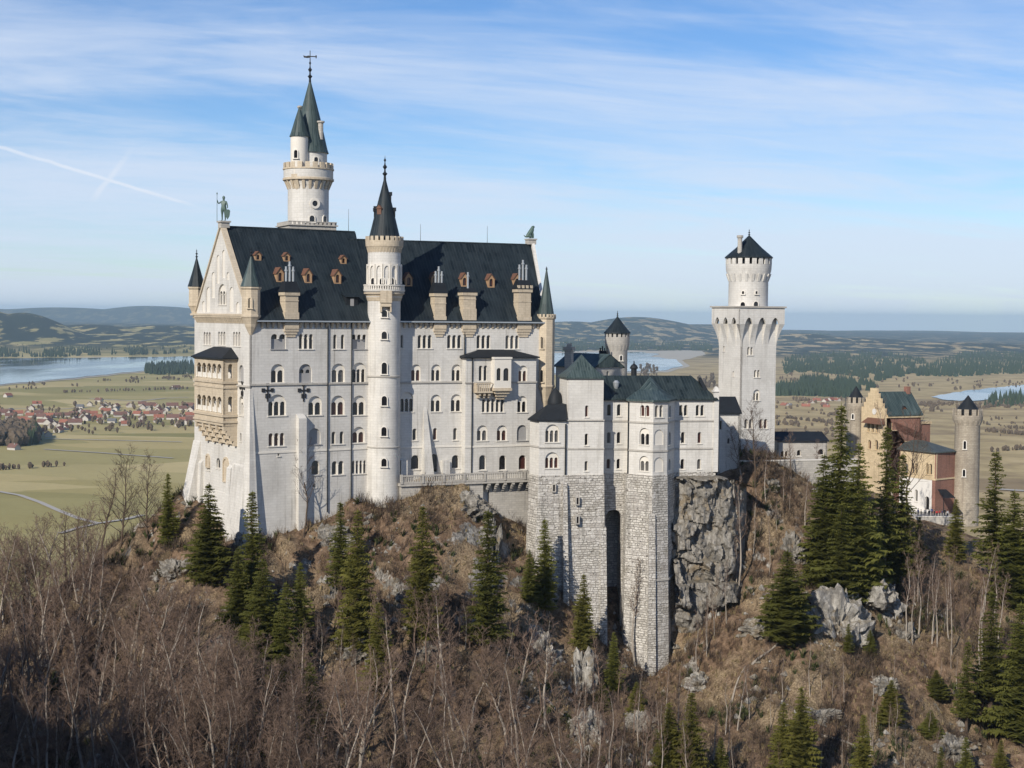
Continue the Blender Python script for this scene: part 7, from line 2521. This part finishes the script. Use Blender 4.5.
SP = [spruce(31, 18, 3.7, 'needle', 1.1), spruce(32, 18, 3.2, 'needle', 1.15, 0.06, 0.45, 0.3), spruce(33, 18, 4.3, 'needle', 1.05, 0.02, 0.30, 0.22), spruce(34, 18, 2.7, 'needle', 1.1, 0.14, 0.5, 0.42), spruce(35, 18, 3.0, 'needle', 0.95, 0.22, 0.4, 0.5)]
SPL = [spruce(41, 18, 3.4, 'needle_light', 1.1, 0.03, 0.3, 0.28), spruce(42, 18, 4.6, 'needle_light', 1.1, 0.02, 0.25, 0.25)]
TR = random.Random(77)
def conifer(px, pb, pt, kind, label, group=None, wide=1.0):
    q = ground_hit(px, pb)
    if q is None: return
    top = at_depth(px, pt, q.y).z
    h = max(2.0, top - q.z)
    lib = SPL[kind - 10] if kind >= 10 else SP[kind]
    s = h / 18.0
    tree_obj('spruce_tree', lib, (q.x, q.y, q.z - 0.3), s * wide * 1.13, TR.uniform(0, 6.28), label, 'spruce', group, s)

G1 = 'spruces on the slope below the palace'
for a in [
    (168, 548, 471, 1, 'small dark spruce at the left foot of the gable, beside the bare trees', None, 1.0),
    (209, 582, 481, 2, 'full green spruce in front of the gable base', None, 1.15),
    (252, 610, 489, 3, 'slim dark spruce right in front of the lower left palace corner', None, 1.2),
    (262, 668, 556, 2, 'wide dark spruce lower left of the palace corner', None, 1.2), (286, 690, 580, 0, 'broad dark spruce in the shaded group below the left wing', None, 1.3),
    (238, 640, 545, 0, 'mid green spruce between the gable and the shaded group', None, 1.2), (300, 640, 560, 1, 'dark spruce at the right side of the shaded group', None, 1.2),
    (340, 596, 500, 3, 'thin spruce rising to the foot of the left wing', None, 1.3), (357, 650, 507, 10, 'tall sunlit spruce below the round stair tower', None, 1.0),
    (422, 640, 503, 10, 'tall yellow green spruce standing alone below the terrace', None, 1.0), (487, 655, 508, 3, 'narrow dark spruce on the rock rib under the terrace', None, 1.3),
    (378, 690, 600, 10, 'ragged green spruce in the bare wood below the stair tower', None, 1.3),
    (529, 606, 548, 0, 'small dark spruce at the left side of the tall stone base', None, 1.2), (544, 612, 517, 1, 'dark pointed spruce against the rough stone base', None, 1.1),
    (583, 650, 572, 10, 'short olive spruce at the foot of the tall stone base', None, 1.1), (613, 690, 630, 0, 'small dark spruce under the tall archway', None, 1.0),
    (602, 712, 678, 2, 'low bushy spruce on the pale rock spur', None, 1.4), (636, 722, 680, 11, 'low green spruce below the polygonal base', None, 1.4),
    (786, 640, 548, 2, 'round dense spruce alone on the slope left of the pale outcrop', None, 1.55),
    (838, 580, 402, 1, 'tallest spruce of the dark group before the gatehouse', None, 1.0), (822, 590, 452, 0, 'tall spruce at the left of the dark group before the gatehouse', None, 1.1), (856, 590, 440, 2, 'wide spruce inside the dark group before the gatehouse', None, 0.95), (840, 606, 500, 2, 'lower spruce at the front of the dark group', None, 1.2),
    (884, 585, 425, 4, 'thin tall spruce in front of the yellow gable', None, 1.0), (900, 590, 452, 3, 'sparse spruce in front of the red brick wall', None, 1.1), (872, 590, 500, 0, 'dark lower spruce at the right of the big group', None, 1.2), (893, 585, 520, 1, 'small dark spruce below the forecourt wall', None, 1.2),
    (955, 560, 497, 10, 'small light green spruce below the gate tower', None, 1.2), (918, 575, 515, 1, 'young spruce under the forecourt wall', None, 1.2),
    (993, 590, 450, 4, 'tall loose spruce right of the gate tower', None, 1.25), (1012, 605, 488, 2, 'dark full spruce at the right edge', None, 1.2), (1030, 610, 470, 1, 'tall dark spruce cut by the right edge', None, 1.2),
    (990, 720, 590, 4, 'tall loose spruce low on the right slope', None, 1.4), (1018, 735, 600, 0, 'broad dark spruce low at the right edge', None, 1.2), (966, 735, 640, 4, 'thin spruce on the lower right slope', None, 1.2),
    (800, 800, 684, 11, 'big yellow green spruce at the bottom edge right of the middle', None, 1.0), (782, 790, 700, 10, 'smaller yellow green spruce beside the big one at the bottom edge', None, 1.2), (862, 800, 712, 10, 'slim light spruce at the bottom edge', None, 1.1),
    (690, 800, 690, 10, 'feathery light spruce at the bottom edge in the middle', None, 1.2), (668, 790, 700, 11, 'wide light spruce at the bottom edge in the middle', None, 1.1), (720, 800, 735, 0, 'dark small spruce at the bottom edge', None, 1.2),
    (936, 698, 668, 2, 'low dense bushy spruce on the open right slope', None, 2.0), (930, 738, 708, 2, 'rounded bushy spruce low on the open right slope', None, 2.0), (891, 724, 678, 11, 'light bushy spruce on the open right slope', None, 1.6),
    (870, 655, 628, 0, 'tiny dark spruce beside the grey outcrop', None, 1.6), (848, 655, 622, 3, 'tiny spruce in front of the pale outcrop', None, 1.6),
    (965, 790, 735, 1, 'dark spruce at the bottom right corner', None, 1.3), (1000, 790, 738, 10, 'light spruce at the bottom right corner', None, 1.3), (940, 800, 745, 4, 'ragged young spruce near the bottom right corner', None, 1.3),
    (18, 600, 530, 3, 'dark spruce among the bare trees at the left edge', None, 1.3), (246, 760, 680, 0, 'dark spruce hidden in the shaded wood at the bottom left', None, 1.2), (310, 740, 660, 0, 'dark spruce low in the shaded wood', None, 1.2),
]:
    conifer(*a)

BT = [bare_tree(51, 20, 0.34, 5, 5, fat=1.3), bare_tree(52, 22, 0.26, 4, 5, 0.08, 0.42, fat=1.2), bare_tree(53, 18, 0.38, 5, 6, 0.08, 0.28, wob=1.5, fat=1.4), bare_tree(54, 21, 0.22, 4, 4, 0.14, 0.45, wob=1.3, fat=1.1), bare_tree(55, 16, 0.40, 5, 5, 0.12, 0.22, wob=1.7, fat=1.4), bare_tree(56, 20, 0.28, 4, 5, 0.08, 0.38, 'bark_dark', fat=1.3), bare_tree(57, 19, 0.17, 4, 4, 0.07, 0.5, fat=1.1)]
M['twig_dark'] = leafmat('dark bare limbs', (0.085, 0.062, 0.050), 0.4, 0.3)
BT += [bare_tree(61, 16, 0.50, 3, 4, 0.10, 0.42, 'bark_dark', 'twig_dark', 2.2, 1.1), bare_tree(62, 18, 0.42, 6, 6, 0.05, 0.22, 'bark_dark', 'twig_dark', 1.2, 1.1)]
BTH = [20, 22, 18, 21, 16, 20, 19, 16, 18]
BR = random.Random(99)
def bare(px, pb, h, kind, label, group=None, name='bare_tree', wide=1.0, cat='bare tree'):
    q = ground_hit(px, pb)
    if q is None: return None
    s = h / BTH[kind]
    return tree_obj(name, BT[kind], (q.x, q.y, q.z - 0.2), s * wide, BR.uniform(0, 6.28), label, cat, group, s)
# single bare trees one can tell apart
for px, pb, pt, k, lab, wd in [(148, 545, 462, 8, 'wide bare tree on the ridge left of the gable', 1.1), (118, 552, 458, 8, 'tall bare tree on the ridge further left of the gable', 1.0), (100, 560, 470, 5, 'thin bare tree at the left end of the ridge', 1.0),
                               (303, 540, 446, 7, 'crooked dark bare tree against the left wing wall', 0.8), (756, 484, 408, 8, 'round headed bare tree before the square tower', 1.15),
                               (742, 480, 425, 4, 'smaller bare tree beside the one before the square tower', 1.0), (792, 480, 432, 5, 'bare tree on the terrace before the low building', 1.0),
                               (912, 540, 418, 7, 'slender bare tree in front of the yellow wall of the gatehouse', 0.9), (896, 530, 405, 1, 'tall thin bare tree before the stepped gable', 0.8),
                               (636, 668, 560, 6, 'very thin bare tree against the polygonal stone base', 1.0), (736, 600, 482, 6, 'thin bare tree standing in front of the grey crag', 0.8),
                               (820, 478, 440, 5, 'small bare tree by the low building', 1.0)]:
    q = ground_hit(px, pb)
    if q is None: continue
    bare(px, pb, at_depth(px, pt, q.y).z - q.z, k, lab, None, 'bare_tree', wd)
# the bare wood on the slope
spots = []
def scatter(n, x0, x1, fy0, fy1, hmin, hmax, kinds, label, group, gap=7.0, wide=(0.9, 1.2), name='bare_tree', cat='bare tree'):
    k = 0; t = 0
    while k < n and t < n * 40:
        t += 1
        px = BR.uniform(x0, x1)
        py = BR.uniform(fy0(px), fy1(px))
        if any(abs(px - a) < gap and abs(py - b) < gap * 0.8 for a, b in spots): continue
        spots.append((px, py))
        if bare(px, py, BR.uniform(hmin, hmax), BR.choice(kinds), label, group, name, BR.uniform(*wide), cat) is not None:
            k += 1
lin = lambda *p: (lambda x: float(np.interp(x, [a for a, b in p], [b for a, b in p])))
scatter(125, -30, 260, lin((-30, 615), (70, 590), (130, 640), (180, 690), (260, 730)), lin((-30, 800), (260, 830)), 13, 19, [0, 1, 2, 4, 5], 'bare brown tree in the shaded wood on the slope left of the palace', 'bare trees of the left wood', 6.5)
scatter(85, 230, 600, lin((230, 725), (330, 715), (450, 695), (520, 710), (600, 770)), lin((230, 870), (600, 870)), 11, 18, [0, 1, 2, 3, 5], 'bare brown tree in the wood at the foot of the slope below the palace', 'bare trees of the middle wood', 6.5)
scatter(30, 560, 760, lin((560, 760), (640, 745), (700, 720), (760, 720)), lin((560, 850), (760, 850)), 9, 16, [1, 3, 6, 5], 'thin bare tree on the slope below the rough stone base', 'bare trees below the stone base', 8.0, (0.7, 1.0))
scatter(24, 905, 1000, lin((905, 600), (1000, 610)), lin((905, 650), (1000, 690)), 11, 17, [1, 3, 6, 5], 'bare tree in the thicket on the right slope below the gatehouse', 'bare trees below the gatehouse', 5.0, (0.7, 1.0))
scatter(22, 690, 830, lin((690, 640), (750, 500), (830, 490)), lin((690, 700), (750, 600), (830, 560)), 6, 12, [3, 6, 1], 'thin bare sapling on the slope beside the grey crag', 'saplings beside the crag', 6.0, (0.6, 0.9), 'sapling', 'sapling')
scatter(30, 280, 540, lin((280, 590), (540, 600)), lin((280, 690), (540, 700)), 5, 10, [3, 6, 5, 4], 'bare sapling on the brown slope under the palace', 'saplings under the palace', 9.0, (0.7, 1.0), 'sapling', 'sapling')
scatter(34, 770, 960, lin((770, 690), (960, 660)), lin((770, 800), (960, 790)), 5, 10, [3, 6, 5], 'bare sapling on the open right slope', 'saplings on the right slope', 10.0, (0.6, 0.9), 'sapling', 'sapling')
scatter(18, -20, 95, lin((-20, 605), (60, 585), (95, 572)), lin((-20, 640), (60, 620), (95, 610)), 11, 16, [0, 2, 4, 5], 'bare tree along the ridge left of the palace', 'bare trees of the left ridge', 7.0)

for k in range(26):                     # unseen spruces added on the mound to break up its shadow edge
    x, y = BR.uniform(-180, -88), BR.uniform(5, 105)
    h = BR.uniform(13, 22)
    tree_obj('spruce_tree', SP[k % 5], (x, y, float(ground(x, y)) - 0.3), h / 18 * 1.1, BR.uniform(0, 6.28), 'spruce on the mountain shoulder beside the viewpoint, outside the picture', 'spruce', 'unseen spruces added to break the shadow edge', h / 18)

# fallen trunks
for px, py, L, a, lab in ((772, 652, 9, 0.5, 'fallen grey trunk lying below the white rock ledge'), (735, 690, 7, 0.9, 'fallen trunk slanting down the slope under the crag'), (845, 745, 8, -0.3, 'fallen trunk low on the open slope'), (505, 655, 8, 0.6, 'fallen trunk on the brown slope below the terrace'), (560, 715, 7, -0.5, 'fallen trunk beside the white spur')):
    q = ground_hit(px, py)
    pts = []
    for i in range(7):
        s = L * (i / 6 - 0.5)
        x, y = q.x + math.cos(a) * s, q.y + math.sin(a) * s
        pts.append(Vector((x, y, float(ground(x, y)) + 0.25 + 0.1 * math.sin(i * 2.0))))
    b = TriBuf(); b.tube(pts, [0.26 - 0.025 * i for i in range(7)], 7)
    for i in (2, 3, 5):
        d = Vector((-math.sin(a) * (-1) ** i, math.cos(a) * (-1) ** i, 0.6))
        b.tube([pts[i], pts[i] + d * 0.7, pts[i] + d * 1.5], [0.06, 0.045, 0.02], 4)
    o = bpy.data.objects.new('fallen_trunk', b.mesh('fallen_trunk', M['bark'], True)); COL.objects.link(o)
    tag(o, lab, 'log')

def thicket(n, seed):
    # the many further bare stems between the nearer trees, as one mass
    rn = np.random.RandomState(seed)
    src = []
    for k in (3, 6, 1, 5):
        vs, fs = [], []
        off = 0
        for me in BT[k]:
            v = np.empty(len(me.vertices) * 3, dtype=np.float32); me.vertices.foreach_get('co', v); v = v.reshape(-1, 3)
            f = np.array([list(p.vertices) if len(p.vertices) == 4 else list(p.vertices) + [p.vertices[2]] for p in me.polygons])
            vs.append(v); fs.append(f + off); off += len(v)
        src.append((np.concatenate(vs), np.concatenate(fs), BTH[k]))
    V, F = [], []
    off = 0; done = 0
    while done < n:
        px = rn.uniform(-20, 640)
        py = rn.uniform(np.interp(px, [-20, 90, 200, 330, 480, 640], [620, 600, 690, 670, 640, 720]), 820)
        q = ground_hit(px, py)
        if q is None: continue
        v, f, H = src[rn.randint(4)]
        s = rn.uniform(6, 12.5) / H
        a = rn.uniform(0, 6.28); c, sn = math.cos(a), math.sin(a)
        w = np.stack([(v[:, 0] * c - v[:, 1] * sn) * s * 1.1 + q.x, (v[:, 0] * sn + v[:, 1] * c) * s * 1.1 + q.y, v[:, 2] * s + q.z - 0.2], -1)
        V.append(w); F.append(f + off); off += len(v); done += 1
    V = np.concatenate(V); F = np.concatenate(F)
    tri = F[:, 2] == F[:, 3]
    faces = [tuple(r) for r in F[~tri].tolist()] + [tuple(r[:3]) for r in F[tri].tolist()]
    me = bpy.data.meshes.new('thicket'); me.from_pydata(V.tolist(), [], faces); me.materials.append(M['twig'])
    o = bpy.data.objects.new('thicket', me); COL.objects.link(o)
    tag(o, 'tangle of further thin bare stems between the trees of the lower wood', 'thicket', kind='stuff')
thicket(110, 17)

# ------------------------------------------------------------------ undergrowth (nobody could count it)
def undergrowth(name, mat, n, region, hmin, hmax, blades, label, seed, wid=0.05):
    rn = random.Random(seed)
    V, F = [], []
    k = 0
    tries = 0
    while k < n and tries < n * 6:
        tries += 1
        x, y = rn.uniform(*region[0]), rn.uniform(*region[1])
        if region[2] is not None and not region[2](x, y, rn): continue
        z = float(ground(x, y))
        k += 1
        h = rn.uniform(hmin, hmax)
        for j in range(blades):
            a = rn.uniform(0, 6.28); sp = rn.uniform(0.15, 0.85) * h
            dx, dy = math.cos(a) * sp, math.sin(a) * sp
            hh = h * rn.uniform(0.5, 1.0)
            b = len(V)
            w = wid * rn.uniform(0.6, 1.4)
            ox, oy = -math.sin(a) * w, math.cos(a) * w
            bx, by = x + rn.uniform(-0.2, 0.2), y + rn.uniform(-0.2, 0.2)
            V += [(bx - ox, by - oy, z - 0.1), (bx + ox, by + oy, z - 0.1), (bx + dx * 0.6 + ox * .7, by + dy * 0.6 + oy * .7, z + hh * 0.7), (bx + dx * 0.6 - ox * .7, by + dy * 0.6 - oy * .7, z + hh * 0.7), (bx + dx, by + dy, z + hh)]
            F += [(b, b + 1, b + 2, b + 3), (b + 3, b + 2, b + 4)]
    me = bpy.data.meshes.new(name); me.from_pydata(V, [], F); me.materials.append(M[mat])
    o = bpy.data.objects.new(name, me); COL.objects.link(o)
    tag(o, label, 'undergrowth', kind='stuff')
M['dry'] = leafmat('dry grass stems', (0.26, 0.20, 0.105), 0.4, 0.5)
M['brush_dark'] = leafmat('dark brushwood', (0.075, 0.055, 0.042), 0.5, 0.4)  # brushwood whose dark colour also stands in for shadows among the brush
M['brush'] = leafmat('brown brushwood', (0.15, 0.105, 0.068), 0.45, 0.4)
def vis(x, y, rn):
    return noise.noise((x * 0.07, y * 0.07, 1.0)) > rn.uniform(-0.5, 0.25)
undergrowth('brushwood', 'brush', 15000, ((-100, 112), (205, 330), vis), 0.7, 2.6, 8, 'low brown brushwood over the whole slope', 3, 0.024)
undergrowth('dark_brushwood', 'brush_dark', 11000, ((-100, 112), (205, 330), lambda x, y, rn: noise.noise((x * 0.10, y * 0.10, 33.0)) > rn.uniform(-0.1, 0.3)), 0.8, 3.2, 9, 'grey brown thicket in patches on the slope, coloured darker for brush shadow', 13, 0.03)
undergrowth('dry_grass', 'dry', 8000, ((-40, 115), (215, 345), lambda x, y, rn: noise.noise((x * 0.05, y * 0.05, 9.0)) > rn.uniform(-0.4, 0.3)), 0.35, 0.9, 7, 'tufts of straw coloured dry grass on the slope', 4, 0.06)
undergrowth('green_scrub', 'shrub_green', 1700, ((-90, 112), (210, 330), lambda x, y, rn: noise.noise((x * 0.09, y * 0.09, 21.0)) > 0.15), 0.5, 1.9, 16, 'patches of low green scrub and ivy on the slope', 6, 0.10)

def stones(n, seed):
    rn = random.Random(seed)
    V, F = [], []
    k = 0
    while k < n:
        x, y = rn.uniform(-85, 112), rn.uniform(212, 335)
        if noise.noise((x * 0.06, y * 0.06, 55.0)) + 0.5 * noise.noise((x * 0.2, y * 0.2, 5.0)) < rn.uniform(0.0, 0.35): continue
        k += 1
        z = float(ground(x, y)); r = 0.18 + 0.9 * rn.random() ** 3
        b = len(V)
        pts = [(1, 0, 0), (-1, 0, 0), (0, 1, 0), (0, -1, 0), (0, 0, 1), (0, 0, -1)]
        a = rn.uniform(0, 6.28); ca, sa = math.cos(a), math.sin(a)
        for p in pts:
            q = [c * rn.uniform(0.6, 1.4) * r + rn.uniform(-0.25, 0.25) * r for c in p]
            V.append((x + q[0] * ca - q[1] * sa, y + q[0] * sa + q[1] * ca, z + q[2] * 0.8))
        F += [(b, b + 2, b + 4), (b + 2, b + 1, b + 4), (b + 1, b + 3, b + 4), (b + 3, b, b + 4), (b + 2, b, b + 5), (b + 1, b + 2, b + 5), (b + 3, b + 1, b + 5), (b, b + 3, b + 5)]
    me = bpy.data.meshes.new('scree'); me.from_pydata(V, [], F); me.materials.append(M['rock_pale'])
    o = bpy.data.objects.new('scree', me); COL.objects.link(o)
    tag(o, 'pale stones and rubble strewn over the slope', 'scree', kind='stuff')
stones(2600, 8)

# ------------------------------------------------------------------ statues
def skin_body(name, joints, edges, mat, subdiv=2):
    """one continuous figure grown round a skeleton: joints {name: (x, y, z, r)}"""
    keys = list(joints)
    me = bpy.data.meshes.new(name)
    me.from_pydata([joints[k][:3] for k in keys], [(keys.index(a), keys.index(b)) for a, b in edges], [])
    o = bpy.data.objects.new(name, me); COL.objects.link(o)
    sk = o.modifiers.new('skin', 'SKIN')
    for i, k in enumerate(keys):
        r = joints[k][3]
        me.skin_vertices[0].data[i].radius = (r, r)
        me.skin_vertices[0].data[i].use_root = (i == 0)
    sb = o.modifiers.new('sub', 'SUBSURF'); sb.levels = subdiv; sb.render_levels = subdiv
    dg = bpy.context.evaluated_depsgraph_get()
    me2 = bpy.data.meshes.new_from_object(o.evaluated_get(dg))
    bpy.data.objects.remove(o)
    me2.name = name
    me2.materials.clear(); me2.materials.append(mat)
    me2.polygons.foreach_set('use_smooth', [True] * len(me2.polygons))
    return me2

HUM = {'pelvis': (0, 0, 0.98, 0.150), 'waist': (0, 0, 1.13, 0.130), 'chest': (0, -0.01, 1.36, 0.165), 'neck': (0, 0, 1.53, 0.065), 'head0': (0, -0.01, 1.63, 0.088), 'head1': (0, -0.015, 1.74, 0.092),
       'shL': (-0.20, 0, 1.44, 0.072), 'elL': (-0.27, 0.02, 1.17, 0.050), 'haL': (-0.26, -0.10, 0.92, 0.040), 'fiL': (-0.26, -0.13, 0.83, 0.030),
       'shR': (0.20, 0, 1.44, 0.072), 'elR': (0.27, 0.02, 1.17, 0.050), 'haR': (0.26, -0.10, 0.92, 0.040), 'fiR': (0.26, -0.13, 0.83, 0.030),
       'hiL': (-0.10, 0, 0.90, 0.115), 'knL': (-0.12, -0.02, 0.50, 0.072), 'anL': (-0.12, 0.02, 0.09, 0.050), 'toL': (-0.13, -0.14, 0.035, 0.040),
       'hiR': (0.10, 0, 0.90, 0.115), 'knR': (0.12, -0.02, 0.50, 0.072), 'anR': (0.12, 0.02, 0.09, 0.050), 'toR': (0.13, -0.14, 0.035, 0.040)}
HED = [('pelvis', 'waist'), ('waist', 'chest'), ('chest', 'neck'), ('neck', 'head0'), ('head0', 'head1'), ('chest', 'shL'), ('shL', 'elL'), ('elL', 'haL'), ('haL', 'fiL'), ('chest', 'shR'), ('shR', 'elR'), ('elR', 'haR'), ('haR', 'fiR'),
       ('pelvis', 'hiL'), ('hiL', 'knL'), ('knL', 'anL'), ('anL', 'toL'), ('pelvis', 'hiR'), ('hiR', 'knR'), ('knR', 'anR'), ('anR', 'toR')]

def build_statues():
    half, zR = PAL['half'], PAL['zR']
    p = FG.w(-half, 0.45, zR + 1.05)
    kn = dict(HUM)
    kn['elL'] = (-0.38, -0.10, 1.30, 0.055); kn['haL'] = (-0.46, -0.16, 1.52, 0.045); kn['fiL'] = (-0.46, -0.17, 1.60, 0.036)
    kn['elR'] = (0.30, -0.06, 1.18, 0.055); kn['haR'] = (0.36, -0.2, 1.0, 0.045); kn['fiR'] = (0.37, -0.24, 0.94, 0.034)
    kn['pelvis'] = (0, 0, 0.98, 0.18); kn['waist'] = (0, 0, 1.13, 0.16); kn['chest'] = (0, -0.01, 1.36, 0.19)
    kn['hiL'] = (-0.11, 0, 0.85, 0.15); kn['hiR'] = (0.11, 0, 0.85, 0.15)
    me = skin_body('knight_statue', kn, HED, M['bronze'])
    o = bpy.data.objects.new('knight_statue', me); COL.objects.link(o)
    o.location = p
    o.rotation_euler = (0, 0, R(FL.deg - 40))
    o.scale = (2.4,) * 3
    tag(o, 'green bronze knight with a raised lance and a shield on the tip of the gable', 'statue')
    b = TriBuf()
    b.tube([Vector((-0.47, -0.17, 0.0)), Vector((-0.47, -0.17, 1.98))], [0.022, 0.018], 6)
    b.tube([Vector((-0.47, -0.17, 1.98)), Vector((-0.47, -0.17, 2.04)), Vector((-0.47, -0.17, 2.18))], [0.02, 0.06, 0.005], 6)
    l = bpy.data.objects.new('lance', b.mesh('lance', M['bronze'])); COL.objects.link(l); l.parent = o
    mb = MB()
    F0 = Frame(0.38, -0.26, 20)
    mb.plate(F0, [(-0.2, 0.75), (-0.15, 0.35), (0, 0.08), (0.15, 0.35), (0.2, 0.75), (0.1, 0.85), (-0.1, 0.85)], [], -0.04, 0.04)
    s = mb.build('shield', M['bronze']); s.parent = o
    mb = MB(); mb.lathe(0, -0.012, [(0.115, 1.70), (0.112, 1.78), (0.08, 1.86), (0.02, 1.90)], 10)
    s = mb.build('helmet', M['bronze']); s.parent = o
    # seated lion on the right end of the ridge
    uE, hR, zRR = PAL['uE'], PAL['hR'], PAL['zRR']
    p = FR.w(uE - 0.7, hR, zRR + 1.22)
    L = {'hip': (-0.55, 0, 0.42, 0.34), 'belly': (-0.25, 0, 0.75, 0.30), 'chest': (0.1, 0, 1.15, 0.34), 'neck': (0.25, 0, 1.5, 0.30), 'head': (0.38, 0, 1.82, 0.27), 'muz': (0.66, 0, 1.76, 0.14),
         'kL': (-0.1, 0.28, 0.42, 0.17), 'pL': (0.15, 0.30, 0.10, 0.10), 'kR': (-0.1, -0.28, 0.42, 0.17), 'pR': (0.15, -0.30, 0.10, 0.10),
         'fL': (0.3, 0.2, 0.75, 0.14), 'gL': (0.38, 0.2, 0.10, 0.10), 'fR': (0.3, -0.2, 0.75, 0.14), 'gR': (0.38, -0.2, 0.10, 0.10), 't0': (-0.85, 0, 0.25, 0.09), 't1': (-1.05, 0.1, 0.55, 0.06)}
    E = [('hip', 'belly'), ('belly', 'chest'), ('chest', 'neck'), ('neck', 'head'), ('head', 'muz'), ('hip', 'kL'), ('kL', 'pL'), ('hip', 'kR'), ('kR', 'pR'), ('chest', 'fL'), ('fL', 'gL'), ('chest', 'fR'), ('fR', 'gR'), ('hip', 't0'), ('t0', 't1')]
    me = skin_body('lion_statue', L, E, M['bronze'])
    o = bpy.data.objects.new('lion_statue', me); COL.objects.link(o)
    o.location = p; o.rotation_euler = (0, 0, R(FR.deg)); o.scale = (1.35,) * 3
    tag(o, 'green bronze seated lion on the right end of the palace ridge', 'statue')
build_statues()

# ------------------------------------------------------------------ visitors in front of the gate
def build_people():
    cols = {'red': (0.45, 0.03, 0.03), 'black': (0.015, 0.015, 0.018), 'blue': (0.03, 0.05, 0.16), 'grey': (0.16, 0.16, 0.17), 'white': (0.6, 0.6, 0.6)}
    skin = plain_mat('skin', (0.45, 0.28, 0.20), 0.6, 0.1)
    trous = plain_mat('dark trousers', (0.02, 0.022, 0.03), 0.9, 0.2)
    body = skin_body('person', HUM, HED, trous, 1)
    body.materials.append(skin)
    for poly in body.polygons:
        if poly.center.z > 1.56: poly.material_index = 1
    jk = {k: (v[0], v[1], v[2], v[3] * 1.22) for k, v in HUM.items() if k in ('pelvis', 'waist', 'chest', 'shL', 'elL', 'haL', 'shR', 'elR', 'haR')}
    je = [e for e in HED if e[0] in jk and e[1] in jk]
    rn = random.Random(4)
    jackets = {c: skin_body('jacket', jk, je, plain_mat(c + ' jacket', v, 0.85, 0.1), 1) for c, v in cols.items()}
    hair = {}
    mb = MB(); mb.ball((0, 0.01, 1.745), 0.112, 10, 1.0)
    hm = mb.build('hair', plain_mat('dark hair', (0.03, 0.02, 0.015), 0.7, 0.2)); hme = hm.data; bpy.data.objects.remove(hm)
    for px, d, c, lab in [(921, 354.5, 'black', 'person in a black jacket at the left end of the waiting visitors'), (925, 356, 'grey', 'person in a grey jacket near the gatehouse door'), (929, 354.2, 'black', 'person in a black jacket before the arched gate door'),
                        (931.8, 357, 'blue', 'person in a blue jacket behind the group at the gate'), (934.2, 354.4, 'black', 'person in a black jacket left of the red jackets'), (936.8, 354.0, 'red', 'person in a red jacket at the middle of the gate group'), (939.5, 355.4, 'red', 'second person in a red jacket, right of the first'),
                        (942, 354.2, 'blue', 'person in a blue jacket right of the red jackets'), (944.6, 356, 'black', 'person in a black jacket below the dark canopy'), (947.4, 354.4, 'white', 'person in a white jacket at the right end of the visitors'), (918, 356, 'blue', 'person in a blue jacket farthest left by the white wall')]:
        q = at_depth(px, 518, d)
        o = bpy.data.objects.new('person', body); COL.objects.link(o)
        o.location = (q.x, q.y, GATE_FLOOR); o.rotation_euler = (0, 0, rn.uniform(0, 6.28))
        o.scale = (rn.uniform(0.95, 1.05),) * 3
        tag(o, lab, 'person')
        for nm, me in (('jacket', jackets[c]), ('hair', hme)):
            k = bpy.data.objects.new(nm, me); COL.objects.link(k); k.parent = o
GATE_FLOOR = GATE_Z - 0.35
fl = MB()
_f, _l = frame2(at_depth(908, 515, 352.6), at_depth(962, 515, 352.6))
fl.box(_f, 0, _l, 0.0, 16, GATE_FLOOR - 3, GATE_FLOOR)
_fo = fl.build('forecourt', M['lime_grey']); tag(_fo, 'paved forecourt before the gatehouse door', 'pavement', kind='structure')
build_people()

# ------------------------------------------------------------------ air
def build_haze():
    mb = MB()
    F = Frame(0, 0, 0)
    mb.box(F, -54000, 54000, -3000, 54000, -600, 372)
    m = bpy.data.materials.new('haze'); m.use_nodes = True
    t = m.node_tree; t.nodes.clear()
    v = t.nodes.new('ShaderNodeVolumePrincipled')
    v.inputs['Color'].default_value = (0.62, 0.84, 1.0, 1)
    v.inputs['Density'].default_value = HAZE_DENSITY
    v.inputs['Anisotropy'].default_value = 0.0
    o = t.nodes.new('ShaderNodeOutputMaterial')
    t.links.new(v.outputs[0], o.inputs['Volume'])
    h = mb.build('haze', m)
    tag(h, 'thin blue haze lying over the far plain', 'haze', kind='stuff')
HAZE_DENSITY = 3.1e-5
build_haze()
SC.cycles.volume_bounces = 0
SC.cycles.max_bounces = 6
SC.cycles.use_denoising = True
